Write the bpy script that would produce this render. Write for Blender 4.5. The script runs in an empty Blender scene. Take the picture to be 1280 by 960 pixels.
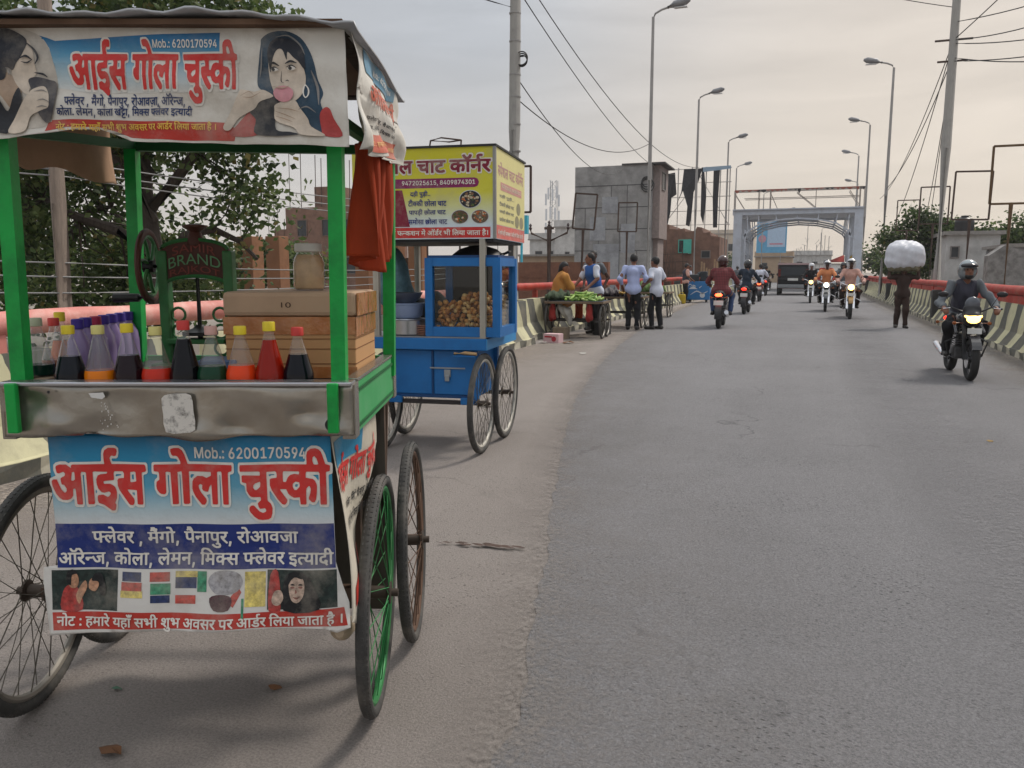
import bpy, bmesh, math, random
import numpy as np
from mathutils import Vector, Matrix
R = math.radians
SC = bpy.context.scene
COL = SC.collection

# ------------------------------------------------------------------ camera
cam = bpy.data.cameras.new('camera')
cam.sensor_width = 36.0
cam.lens = 36.0 * 1000 / 1280
cam.clip_start = 0.05
cam.clip_end = 3000
camo = bpy.data.objects.new('camera', cam)
COL.objects.link(camo)
camo.location = (0, 0, 1.33)
camo.rotation_euler = (R(90 - 7.97), 0, R(20.22))
SC.camera = camo

# ------------------------------------------------------------------ sky, sun, exposure
SUN_EL, SUN_AZ = 50.0, 34.0          # azimuth measured from +Y (the road) towards +X
W = bpy.data.worlds.new('World')
SC.world = W
W.use_nodes = True
nt = W.node_tree
nt.nodes.clear()
out = nt.nodes.new('ShaderNodeOutputWorld')
bg = nt.nodes.new('ShaderNodeBackground')
bg.inputs['Strength'].default_value = 0.1
sky = nt.nodes.new('ShaderNodeTexSky')
sky.sky_type = 'NISHITA'
sky.sun_disc = False
sky.sun_elevation = R(SUN_EL)
sky.sun_rotation = R(SUN_AZ)
sky.dust_density = 4.0
tc = nt.nodes.new('ShaderNodeTexCoord')
sep = nt.nodes.new('ShaderNodeSeparateXYZ')
nt.links.new(tc.outputs['Generated'], sep.inputs[0])
ramp = nt.nodes.new('ShaderNodeValToRGB')       # overcast: brighter towards the zenith
el = ramp.color_ramp.elements
el[0].position = 0.0; el[0].color = (0.55, 0.505, 0.465, 1)
el[1].position = 1.0; el[1].color = (0.97, 0.99, 1.0, 1)
for pos, c in ((0.12, (0.505, 0.487, 0.472)), (0.26, (0.415, 0.43, 0.452)), (0.42, (0.46, 0.482, 0.515)), (0.6, (0.80, 0.82, 0.85))):
    e = el.new(pos); e.color = (*c, 1)
nt.links.new(sep.outputs['Z'], ramp.inputs[0])
# warm glow low down on the sun's side
dot = nt.nodes.new('ShaderNodeVectorMath'); dot.operation = 'DOT_PRODUCT'
nt.links.new(tc.outputs['Generated'], dot.inputs[0])
dot.inputs[1].default_value = (math.sin(R(SUN_AZ - 20)), math.cos(R(SUN_AZ - 20)), 0.12)
glow = nt.nodes.new('ShaderNodeMapRange')
glow.interpolation_type = 'SMOOTHSTEP'
glow.inputs[1].default_value = 0.80; glow.inputs[2].default_value = 1.02
glow.inputs[3].default_value = 0.0; glow.inputs[4].default_value = 0.85
nt.links.new(dot.outputs['Value'], glow.inputs[0])
gm = nt.nodes.new('ShaderNodeMixRGB')
gm.inputs[2].default_value = (0.66, 0.58, 0.49, 1)
nt.links.new(glow.outputs[0], gm.inputs[0]); nt.links.new(ramp.outputs[0], gm.inputs[1])
# soft streaky clouds
mp = nt.nodes.new('ShaderNodeMapping'); mp.inputs['Scale'].default_value = (1.6, 2.2, 9.0)
mp.inputs['Rotation'].default_value = (0.1, 0.18, 0.3)
nt.links.new(tc.outputs['Generated'], mp.inputs[0])
nz = nt.nodes.new('ShaderNodeTexNoise'); nz.inputs['Scale'].default_value = 1.9
nz.inputs['Detail'].default_value = 7; nz.inputs['Roughness'].default_value = 0.55
nz.inputs['Distortion'].default_value = 0.6
nt.links.new(mp.outputs[0], nz.inputs['Vector'])
cr = nt.nodes.new('ShaderNodeMapRange')
cr.inputs[1].default_value = 0.3; cr.inputs[2].default_value = 0.72
cr.inputs[3].default_value = 0.95; cr.inputs[4].default_value = 1.16
nt.links.new(nz.outputs['Fac'], cr.inputs[0])
mul = nt.nodes.new('ShaderNodeMixRGB'); mul.blend_type = 'MULTIPLY'; mul.inputs[0].default_value = 1
nt.links.new(gm.outputs[0], mul.inputs[1]); nt.links.new(cr.outputs[0], mul.inputs[2])
ten = nt.nodes.new('ShaderNodeMixRGB'); ten.blend_type = 'MULTIPLY'; ten.inputs[0].default_value = 1
ten.inputs[2].default_value = (10, 10, 10, 1)
nt.links.new(mul.outputs[0], ten.inputs[1])
mx = nt.nodes.new('ShaderNodeMixRGB'); mx.inputs[0].default_value = 0.92
nt.links.new(sky.outputs[0], mx.inputs[1]); nt.links.new(ten.outputs[0], mx.inputs[2])
nt.links.new(mx.outputs[0], bg.inputs['Color'])
nt.links.new(bg.outputs[0], out.inputs['Surface'])

sun = bpy.data.lights.new('sun', 'SUN')
sun.energy = 1.9
sun.angle = R(11)
sun.color = (1.0, 0.93, 0.84)
suno = bpy.data.objects.new('sun', sun)
COL.objects.link(suno)
suno.rotation_euler = Vector((-math.sin(R(SUN_AZ)) * math.cos(R(SUN_EL)), -math.cos(R(SUN_AZ)) * math.cos(R(SUN_EL)), -math.sin(R(SUN_EL)))).to_track_quat('-Z', 'Y').to_euler()

vs = SC.view_settings
vs.view_transform = 'Standard'; vs.look = 'None'; vs.gamma = 1.0; vs.use_curve_mapping = False
vs.exposure = 0.25
SC.cycles.max_bounces = 6
SC.cycles.transparent_max_bounces = 12
SC.cycles.use_denoising = True
SC.cycles.volume_bounces = 0

# ------------------------------------------------------------------ materials
def lin(c):
    if isinstance(c, str):
        v = [int(c[i:i + 2], 16) / 255 for i in (1, 3, 5)]
        return tuple(x / 12.92 if x <= 0.04045 else ((x + 0.055) / 1.055) ** 2.4 for x in v)
    return tuple(c)
MATS = {}
def N(t, kind, **kw):
    n = t.nodes.new('ShaderNode' + kind)
    for k, v in kw.items():
        setattr(n, k, v)
    return n
def M(name, col, rough=0.6, metal=0.0, var=0.12, scale=6.0, bump=0.0, bscale=40.0, dirt=None, damt=0.0, dscale=3.0, emit=0.0, spec=0.4, coat=0.0, stretch=(1, 1, 1)):
    """paint / cloth / stone with an uneven tint, optional grime patches and bump"""
    if name in MATS:
        return MATS[name]
    m = bpy.data.materials.new(name)
    m.use_nodes = True
    t = m.node_tree
    p = t.nodes['Principled BSDF']
    c = lin(col)
    p.inputs['Roughness'].default_value = rough
    p.inputs['Metallic'].default_value = metal
    p.inputs['Specular IOR Level'].default_value = spec
    if coat:
        p.inputs['Coat Weight'].default_value = coat
    co = N(t, 'TexCoord')
    ma = N(t, 'Mapping'); ma.inputs['Scale'].default_value = stretch
    t.links.new(co.outputs['Object'], ma.inputs[0])
    nz = N(t, 'TexNoise'); nz.inputs['Scale'].default_value = scale; nz.inputs['Detail'].default_value = 8; nz.inputs['Roughness'].default_value = 0.65
    t.links.new(ma.outputs[0], nz.inputs['Vector'])
    rp = N(t, 'ValToRGB')
    rp.color_ramp.elements[0].position = 0.3; rp.color_ramp.elements[1].position = 0.7
    rp.color_ramp.elements[0].color = (*[x * (1 - var) for x in c], 1)
    rp.color_ramp.elements[1].color = (*[min(1, x * (1 + var)) for x in c], 1)
    t.links.new(nz.outputs['Fac'], rp.inputs[0])
    src = rp.outputs[0]
    if dirt is not None and damt > 0:
        n2 = N(t, 'TexNoise'); n2.inputs['Scale'].default_value = dscale; n2.inputs['Detail'].default_value = 10; n2.inputs['Roughness'].default_value = 0.7
        t.links.new(ma.outputs[0], n2.inputs['Vector'])
        r2 = N(t, 'MapRange'); r2.inputs[1].default_value = 0.48; r2.inputs[2].default_value = 0.68; r2.inputs[4].default_value = damt
        t.links.new(n2.outputs['Fac'], r2.inputs[0])
        mi = N(t, 'MixRGB'); mi.inputs[2].default_value = (*lin(dirt), 1)
        t.links.new(r2.outputs[0], mi.inputs[0]); t.links.new(src, mi.inputs[1])
        src = mi.outputs[0]
    t.links.new(src, p.inputs['Base Color'])
    if emit:
        p.inputs['Emission Color'].default_value = (*c, 1)
        p.inputs['Emission Strength'].default_value = emit
    if bump:
        n3 = N(t, 'TexNoise'); n3.inputs['Scale'].default_value = bscale; n3.inputs['Detail'].default_value = 5
        t.links.new(ma.outputs[0], n3.inputs['Vector'])
        b = N(t, 'Bump'); b.inputs['Strength'].default_value = bump; b.inputs['Distance'].default_value = 0.02
        t.links.new(n3.outputs['Fac'], b.inputs['Height']); t.links.new(b.outputs[0], p.inputs['Normal'])
    MATS[name] = m
    return m
def glass(name, tint=(0.93, 0.95, 0.94), gloss=0.04, rough=0.03, milk=0.0):
    """thin clear wall: see-through face on, shiny towards the edge, optionally a little milky"""
    if name in MATS:
        return MATS[name]
    m = bpy.data.materials.new(name); m.use_nodes = True
    t = m.node_tree; t.nodes.clear()
    o = N(t, 'OutputMaterial'); tr = N(t, 'BsdfTransparent'); gl = N(t, 'BsdfGlossy'); mi = N(t, 'MixShader'); lw_ = N(t, 'LayerWeight')
    tr.inputs[0].default_value = (*tint, 1); gl.inputs['Roughness'].default_value = rough
    lw_.inputs['Blend'].default_value = 0.5
    mr = N(t, 'MapRange'); mr.inputs[1].default_value = 0.35; mr.inputs[2].default_value = 1.0; mr.inputs[3].default_value = gloss; mr.inputs[4].default_value = 0.6
    t.links.new(lw_.outputs['Facing'], mr.inputs[0]); t.links.new(mr.outputs[0], mi.inputs[0])
    src = tr.outputs[0]
    if milk:
        df = N(t, 'BsdfDiffuse'); df.inputs[0].default_value = (.8, .8, .78, 1); m2 = N(t, 'MixShader'); m2.inputs[0].default_value = milk
        t.links.new(src, m2.inputs[1]); t.links.new(df.outputs[0], m2.inputs[2]); src = m2.outputs[0]
    t.links.new(src, mi.inputs[1]); t.links.new(gl.outputs[0], mi.inputs[2]); t.links.new(mi.outputs[0], o.inputs[0])
    MATS[name] = m
    return m

# ------------------------------------------------------------------ objects, parts, copies
def tag(o, label=None, cat=None, group=None, kind=None):
    if label: o['label'] = label
    if cat: o['category'] = cat
    if group: o['group'] = group
    if kind: o['kind'] = kind
    return o
def thing(name, label, cat, loc=(0, 0, 0), rz=0.0, group=None):
    o = bpy.data.objects.new(name, None)
    o.empty_display_size = 0.1
    COL.objects.link(o)
    o.location = loc; o.rotation_euler = (0, 0, rz)
    return tag(o, label, cat, group)
def mesh_obj(name, verts, faces, mats, parent=None, fm=None, smooth=False):
    me = bpy.data.meshes.new(name)
    me.from_pydata([tuple(v) for v in verts], [], [tuple(f) for f in faces])
    for m in (mats if isinstance(mats, (list, tuple)) else [mats]):
        me.materials.append(m)
    if fm is not None:
        me.polygons.foreach_set('material_index', np.asarray(fm, dtype=np.int32))
    if smooth:
        me.polygons.foreach_set('use_smooth', [True] * len(me.polygons))
    me.update()
    o = bpy.data.objects.new(name, me)
    COL.objects.link(o)
    if parent is not None:
        o.parent = parent
    return o
def children(o):
    return [c for c in o.children]
def copy_tree(o, parent=None, loc=None, rz=None, label=None, swap=None):
    c = o.copy()
    COL.objects.link(c)
    c.parent = parent
    if swap and c.type == 'MESH' and any((m and m.name in swap) for m in o.data.materials):
        c.data = o.data.copy()
        for i, m in enumerate(o.data.materials):
            if m and m.name in swap: c.data.materials[i] = swap[m.name]
    for ch in children(o):
        copy_tree(ch, c, swap=swap)
    if loc is not None: c.location = loc
    if rz is not None: c.rotation_euler = (c.rotation_euler[0], c.rotation_euler[1], rz)
    if label: c['label'] = label
    return c

def frame_of(d, hint=(0, 0, 1)):
    d = np.asarray(d, float); d = d / (np.linalg.norm(d) + 1e-12)
    h = np.asarray(hint, float)
    if abs(d @ h) > 0.95: h = np.array([1.0, 0, 0]) if abs(d[0]) < 0.9 else np.array([0, 1.0, 0])
    a = np.cross(d, h); a /= np.linalg.norm(a)
    return a, np.cross(a, d)
class MB:
    """collects shapes, builds ONE mesh object"""
    def __init__(s): s.v = []; s.f = []; s.m = []
    def add(s, vs, fs, mi=0):
        b = len(s.v); s.v += [tuple(map(float, v)) for v in vs]; s.f += [tuple(b + i for i in f) for f in fs]; s.m += [mi] * len(fs)
        return s
    def box(s, x0, x1, y0, y1, z0, z1, bev=0.0, mi=0):
        if bev <= 0:
            vs = [(x, y, z) for z in (z0, z1) for y in (y0, y1) for x in (x0, x1)]
            return s.add(vs, [(0, 2, 3, 1), (4, 5, 7, 6), (0, 1, 5, 4), (2, 6, 7, 3), (0, 4, 6, 2), (1, 3, 7, 5)], mi)
        b = min(bev, (x1 - x0) / 2.01, (y1 - y0) / 2.01, (z1 - z0) / 2.01)
        bm = bmesh.new()
        bmesh.ops.create_cube(bm, size=1)
        for v in bm.verts:
            v.co = ((x0 + x1) / 2 + v.co.x * (x1 - x0), (y0 + y1) / 2 + v.co.y * (y1 - y0), (z0 + z1) / 2 + v.co.z * (z1 - z0))
        bmesh.ops.bevel(bm, geom=bm.edges[:], offset=b, segments=2, affect='EDGES', profile=0.5)
        bm.verts.index_update()
        s.add([v.co for v in bm.verts], [[v.index for v in f.verts] for f in bm.faces], mi)
        bm.free()
        return s
    def obox(s, c, ax, ay, hx, hy, z0, z1, mi=0):
        """box with horizontal axes ax, ay"""
        c = np.asarray(c, float); ax = np.asarray(ax, float); ay = np.asarray(ay, float)
        vs = []
        for z in (z0, z1):
            for sy in (-1, 1):
                for sx in (-1, 1):
                    p = c + ax * hx * sx + ay * hy * sy; vs.append((p[0], p[1], z))
        return s.add(vs, [(0, 2, 3, 1), (4, 5, 7, 6), (0, 1, 5, 4), (2, 6, 7, 3), (0, 4, 6, 2), (1, 3, 7, 5)], mi)
    def tube(s, pts, r, n=8, mi=0, cap=True):
        pts = np.asarray(pts, float)
        k = len(pts)
        r = np.broadcast_to(np.asarray(r, float), (k,))
        b = len(s.v); rings = []
        a = None
        for i in range(k):
            d = pts[min(i + 1, k - 1)] - pts[max(i - 1, 0)]
            d = d / (np.linalg.norm(d) + 1e-12)
            if a is None: a, c = frame_of(d)
            else:
                a = a - d * (a @ d); a /= np.linalg.norm(a) + 1e-12; c = np.cross(d, a)
            for j in range(n):
                t = 2 * math.pi * j / n
                s.v.append(tuple(pts[i] + r[i] * (a * math.cos(t) + c * math.sin(t))))
        for i in range(k - 1):
            for j in range(n):
                j2 = (j + 1) % n
                s.f.append((b + i * n + j, b + i * n + j2, b + (i + 1) * n + j2, b + (i + 1) * n + j)); s.m.append(mi)
        if cap:
            s.f.append(tuple(b + j for j in reversed(range(n)))); s.m.append(mi)
            s.f.append(tuple(b + (k - 1) * n + j for j in range(n))); s.m.append(mi)
        return s
    def bar(s, a, b, r, n=8, mi=0): return s.tube([a, b], r, n, mi)
    def beam(s, a, b, w, h, mi=0, hint=(0, 0, 1)):
        """rectangular bar from a to b"""
        a = np.asarray(a, float); b = np.asarray(b, float)
        x, y = frame_of(b - a, hint)
        vs = []
        for p in (a, b):
            for sx, sy in ((-1, -1), (1, -1), (1, 1), (-1, 1)):
                vs.append(p + x * w / 2 * sx + y * h / 2 * sy)
        return s.add(vs, [(3, 2, 1, 0), (4, 5, 6, 7), (0, 1, 5, 4), (1, 2, 6, 5), (2, 3, 7, 6), (3, 0, 4, 7)], mi)
    def lathe(s, prof, c=(0, 0, 0), n=24, axis='z', mi=0):
        """prof: list of (radius, height)"""
        b = len(s.v); c = np.asarray(c, float)
        for r, h in prof:
            for j in range(n):
                t = 2 * math.pi * j / n
                p = (r * math.cos(t), r * math.sin(t), h)
                if axis == 'x': p = (p[2], p[0], p[1])
                elif axis == 'y': p = (p[0], p[2], p[1])
                s.v.append(tuple(c + p))
        for i in range(len(prof) - 1):
            for j in range(n):
                j2 = (j + 1) % n
                q = (b + i * n + j, b + i * n + j2, b + (i + 1) * n + j2, b + (i + 1) * n + j)
                s.f.append(q if axis != 'y' else q[::-1]); s.m.append(mi)
        for i, rev in ((0, True), (len(prof) - 1, False)):
            if prof[i][0] > 1e-5:
                ids = [b + i * n + j for j in range(n)]
                s.f.append(tuple(ids[::-1] if rev else ids)); s.m.append(mi)
        return s
    def torus(s, c, R_, r, n=40, k=8, axis='x', mi=0, sq=1.0):
        b = len(s.v); c = np.asarray(c, float)
        for i in range(n):
            t = 2 * math.pi * i / n
            for j in range(k):
                q = 2 * math.pi * j / k
                rr = R_ + r * math.cos(q); h = r * sq * math.sin(q)
                p = (h, rr * math.cos(t), rr * math.sin(t)) if axis == 'x' else ((rr * math.cos(t), h, rr * math.sin(t)) if axis == 'y' else (rr * math.cos(t), rr * math.sin(t), h))
                s.v.append(tuple(c + p))
        for i in range(n):
            for j in range(k):
                i2 = (i + 1) % n; j2 = (j + 1) % k
                s.f.append((b + i * k + j, b + i2 * k + j, b + i2 * k + j2, b + i * k + j2)); s.m.append(mi)
        return s
    def prism(s, poly, fmap, d0, d1, mi=0):
        """extrude a 2D polygon; fmap(a, b, d) -> xyz"""
        n = len(poly)
        vs = [fmap(a, b, d0) for a, b in poly] + [fmap(a, b, d1) for a, b in poly]
        fs = [tuple(range(n))[::-1], tuple(range(n, 2 * n))] + [(i, (i + 1) % n, n + (i + 1) % n, n + i) for i in range(n)]
        return s.add(vs, fs, mi)
    def build(s, name, mats, parent=None, smooth=False):
        o = mesh_obj(name, s.v, s.f, mats, parent, s.m if isinstance(mats, (list, tuple)) else None, smooth)
        bm = bmesh.new(); bm.from_mesh(o.data)
        bmesh.ops.recalc_face_normals(bm, faces=bm.faces[:])
        bm.to_mesh(o.data); bm.free()
        if smooth:
            try: o.data.set_sharp_from_angle(angle=R(40))
            except Exception: pass
        return o

# ------------------------------------------------------------------ smooth bodies: distance field -> surface nets
def _rot(rx=0, ry=0, rz=0):
    return np.array(Matrix.Rotation(rz, 3, 'Z') @ Matrix.Rotation(ry, 3, 'Y') @ Matrix.Rotation(rx, 3, 'X'))
def cap(a, b, ra, rb=None): return ('cap', np.array(a, float), np.array(b, float), ra, ra if rb is None else rb)
def ell(c, r, rot=None): return ('ell', np.array(c, float), np.array(r, float), rot)
def rbox(c, h, r, rot=None): return ('box', np.array(c, float), np.array(h, float), r, rot)
def _d(p, P):
    if p[0] == 'cap':
        _, a, b, ra, rb = p
        ba = b - a; L2 = ba @ ba + 1e-12
        pa = P - a
        h = np.clip((pa @ ba) / L2, 0, 1)
        q = pa - h[..., None] * ba
        return np.sqrt((q * q).sum(-1)) - (ra + (rb - ra) * h)
    q = P - p[1]
    rot = p[-1]
    if rot is not None: q = q @ rot
    if p[0] == 'ell':
        k0 = np.sqrt(((q / p[2]) ** 2).sum(-1)) + 1e-9
        k1 = np.sqrt(((q / (p[2] ** 2)) ** 2).sum(-1)) + 1e-9
        return k0 * (k0 - 1) / k1
    h = np.abs(q) - (p[2] - p[3])
    return np.sqrt((np.maximum(h, 0) ** 2).sum(-1)) + np.minimum(h.max(-1), 0) - p[3]
def _bb(p):
    if p[0] == 'cap':
        r = max(p[3], p[4]); return np.minimum(p[1], p[2]) - r, np.maximum(p[1], p[2]) + r
    r = p[2].max() if p[-1] is not None else p[2]
    return p[1] - r, p[1] + r
def sdf(name, prims, vox, mat, parent=None, k=0.03, cuts=(), fold=0.0, seed=0, sub=()):
    lo = np.min([_bb(p)[0] for p in prims], 0) - 2.5 * vox - k * .3
    hi = np.max([_bb(p)[1] for p in prims], 0) + 2.5 * vox + k * .3
    n = np.ceil((hi - lo) / vox).astype(int) + 1
    ax = [lo[i] + vox * np.arange(n[i]) for i in range(3)]
    D = np.full(n, 1e3, np.float32)
    for p in prims:
        b0, b1 = _bb(p); pad = k * 1.2 + 3 * vox
        i0 = np.maximum(0, np.floor((b0 - pad - lo) / vox).astype(int)); i1 = np.minimum(n, np.ceil((b1 + pad - lo) / vox).astype(int) + 1)
        sl = tuple(slice(i0[i], i1[i]) for i in range(3))
        P = np.stack(np.meshgrid(*[ax[i][sl[i]] for i in range(3)], indexing='ij'), -1)
        d = _d(p, P).astype(np.float32); o = D[sl]
        if k > 0:
            h = np.maximum(k - np.abs(o - d), 0) / k
            D[sl] = np.minimum(o, d) - h * h * k * 0.25
        else: D[sl] = np.minimum(o, d)
    if cuts or fold or sub:
        G = np.stack(np.meshgrid(*ax, indexing='ij'), -1)
        if fold:
            rs = np.random.RandomState(seed)
            for _ in range(5):
                w = rs.normal(0, 1, 3) * [26, 26, 15]
                D += np.float32(fold * 0.45) * np.sin(G @ w + rs.rand() * 6.28).astype(np.float32)
        for nrm, off in cuts:        # keep the half space  n.p < off
            D = np.maximum(D, (G @ np.asarray(nrm, float) - off).astype(np.float32))
        for p in sub: D = np.maximum(D, -_d(p, G).astype(np.float32))
    D[0] = D[-1] = 1; D[:, 0] = D[:, -1] = 1; D[:, :, 0] = D[:, :, -1] = 1
    ins = D < 0
    nx, ny, nz_ = n
    cnt = np.zeros((nx - 1, ny - 1, nz_ - 1), np.int16); acc = np.zeros((nx - 1, ny - 1, nz_ - 1, 3), np.float32)
    for axis in range(3):
        A = [slice(None)] * 3; B = [slice(None)] * 3
        A[axis] = slice(0, -1); B[axis] = slice(1, None)
        dA, dB = D[tuple(A)], D[tuple(B)]
        cr_ = ins[tuple(A)] != ins[tuple(B)]
        t = np.where(cr_, dA / np.where(cr_, dA - dB, 1), 0)
        o1, o2 = [a for a in range(3) if a != axis]
        for e1 in (0, 1):
            for e2 in (0, 1):
                S = [None] * 3
                S[axis] = slice(0, n[axis] - 1)
                S[o1] = slice(e1, e1 + n[o1] - 1); S[o2] = slice(e2, e2 + n[o2] - 1)
                c_ = cr_[tuple(S)]
                cnt += c_
                acc[..., axis] += np.where(c_, t[tuple(S)], 0)
                acc[..., o1] += c_ * e1; acc[..., o2] += c_ * e2
    act = cnt > 0
    idx = np.full(act.shape, -1, np.int64); idx[act] = np.arange(act.sum())
    I = np.argwhere(act)
    V = lo + vox * (I + acc[act] / cnt[act][:, None])
    F = []
    for axis in range(3):
        o1, o2 = [(1, 2), (2, 0), (0, 1)][axis]
        A = [slice(None)] * 3; B = [slice(None)] * 3
        A[axis] = slice(0, -1); B[axis] = slice(1, None)
        a_, b_ = ins[tuple(A)], ins[tuple(B)]
        E = np.argwhere(a_ != b_)
        fl = a_[tuple(E.T)]
        ok = (E[:, o1] > 0) & (E[:, o2] > 0)
        E = E[ok]; fl = fl[ok]
        def gi(d1, d2):
            q = E.copy(); q[:, o1] -= d1; q[:, o2] -= d2
            return idx[tuple(q.T)]
        q = np.stack([gi(1, 1), gi(0, 1), gi(0, 0), gi(1, 0)], 1)
        q[~fl] = q[~fl][:, ::-1]
        F.append(q)
    F = np.concatenate(F)
    F = F[(F >= 0).all(1)]
    return mesh_obj(name, V, F.tolist(), mat, parent, smooth=True)

# ------------------------------------------------------------------ lettering (outlines stored as small integers)
GLYPH_WHOLE = ['title', 'title_o', 'corner', 'corner_o']
GLYPH_LINES = ['mob', 'fl1', 'fl2', 'fl3', 'fl4', 'note', 'tel', 'm1', 'm2', 'm3', 'm4', 'party']
def _glyphs():
    """letter outlines: whole bold titles first, then single letters and the lines set from them"""
    it = iter(GLYPH_NUMS)
    def shape(q):
        P = []; x = y = 0
        for _ in range(next(it)):
            c = []
            for _ in range(next(it)):
                x += next(it); y += next(it); c.append((x / q, y / q))
            P.append(np.array(c))
        return P
    G = {}
    for nm in GLYPH_WHOLE: G[nm] = [shape(100)]
    letters = [shape(64) for _ in range(next(it))]
    for nm in GLYPH_LINES:
        G[nm] = []
        for _ in range(next(it)):
            k = next(it); x = next(it) / 100
            if letters[k]: G[nm].append([p + (x, 0) for p in letters[k]])
    return G
def fill2d(polys):
    """planar polygons (with holes) -> verts (n,2), faces"""
    cu = bpy.data.curves.new('tmp', 'CURVE'); cu.dimensions = '2D'; cu.fill_mode = 'BOTH'
    for p in polys:
        sp = cu.splines.new('POLY'); sp.points.add(len(p) - 1)
        co = np.zeros((len(p), 4)); co[:, :2] = p; co[:, 3] = 1
        sp.points.foreach_set('co', co.ravel()); sp.use_cyclic_u = True
    ob = bpy.data.objects.new('tmp', cu); COL.objects.link(ob)
    me = bpy.data.meshes.new_from_object(ob.evaluated_get(bpy.context.evaluated_depsgraph_get()))
    v = np.array([x.co[:2] for x in me.vertices]); f = [tuple(p.vertices) for p in me.polygons]
    bpy.data.objects.remove(ob); bpy.data.curves.remove(cu); bpy.data.meshes.remove(me)
    return v, f
def cut_grid(v, f, cell):
    bm = bmesh.new()
    vv = [bm.verts.new((p[0], p[1], 0)) for p in v]
    for q in f:
        try: bm.faces.new([vv[i] for i in q])
        except ValueError: pass
    for ax_ in (0, 1):
        lo, hi = v[:, ax_].min(), v[:, ax_].max()
        k = math.ceil(lo / cell) * cell
        while k < hi:
            co = [0, 0, 0]; co[ax_] = k; no = [0, 0, 0]; no[ax_] = 1
            bmesh.ops.bisect_plane(bm, geom=bm.verts[:] + bm.edges[:] + bm.faces[:], plane_co=co, plane_no=no)
            k += cell
    bm.verts.index_update()
    v = np.array([x.co[:2] for x in bm.verts]); f = [tuple(w.index for w in q.verts) for q in bm.faces]
    bm.free()
    return v, f
def flat(name, polys, mat, parent, surf, lift, cell=0.0):
    """a printed shape lying on a surface: surf(a, b, lift) -> xyz ; cell>0 cuts it so that it can follow waves"""
    v, f = fill2d(polys)
    if len(v) == 0: return None
    if cell > 0: v, f = cut_grid(v, f, cell)
    return mesh_obj(name, [surf(a, b, lift) for a, b in v], f, mat, parent)
def fit(key, x0, x1, y0, y1, ref=None):
    """letters scaled so that (ref or key)'s bounding box fills a rectangle; a list of letters, each a list of outlines"""
    a = np.concatenate([p for g in GL[ref or key] for p in g])
    lo, hi = a.min(0), a.max(0)
    s = np.array([(x1 - x0) / (hi[0] - lo[0]), (y1 - y0) / (hi[1] - lo[1])])
    return [[(p - lo) * s + (x0, y0) for p in g] for g in GL[key]]
def lettering(name, letters, mat, parent, surf, lift, cell=0.0):
    """one mesh for a line of writing; neighbouring letters overlap at the headline, so they alternate in lift"""
    V = []; F = []
    for i, g in enumerate(letters):
        v, f = fill2d(g)
        if len(v) == 0: continue
        if cell > 0: v, f = cut_grid(v, f, cell)
        b = len(V); V += [surf(p[0], p[1], lift + 0.0005 * (i % 3)) for p in v]; F += [tuple(b + k for k in q) for q in f]
    return mesh_obj(name, V, F, mat, parent)
_LAT = {}
def latin(txt, x0, x1, y0, y1, offset=0.0):
    cu = bpy.data.curves.new('tmp', 'FONT'); cu.body = txt; cu.offset = offset; cu.fill_mode = 'FRONT'
    ob = bpy.data.objects.new('tmp', cu); COL.objects.link(ob)
    me = bpy.data.meshes.new_from_object(ob.evaluated_get(bpy.context.evaluated_depsgraph_get()))
    v = np.array([x.co[:2] for x in me.vertices]); f = [tuple(p.vertices) for p in me.polygons]
    bpy.data.objects.remove(ob); bpy.data.curves.remove(cu); bpy.data.meshes.remove(me)
    lo, hi = v.min(0), v.max(0)
    return (v - lo) / (hi - lo) * (x1 - x0, y1 - y0) + (x0, y0), f
def smooth_poly(pts, n=6):
    """closed Catmull-Rom through the points"""
    p = np.asarray(pts, float); k = len(p); o = []
    for i in range(k):
        a, b, c, d = p[i - 1], p[i], p[(i + 1) % k], p[(i + 2) % k]
        for t in np.arange(n) / n:
            o.append(0.5 * ((2 * b) + (c - a) * t + (2 * a - 5 * b + 4 * c - d) * t * t + (3 * b - a - 3 * c + d) * t ** 3))
    return np.array(o)
rnd = random.Random(7)
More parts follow.
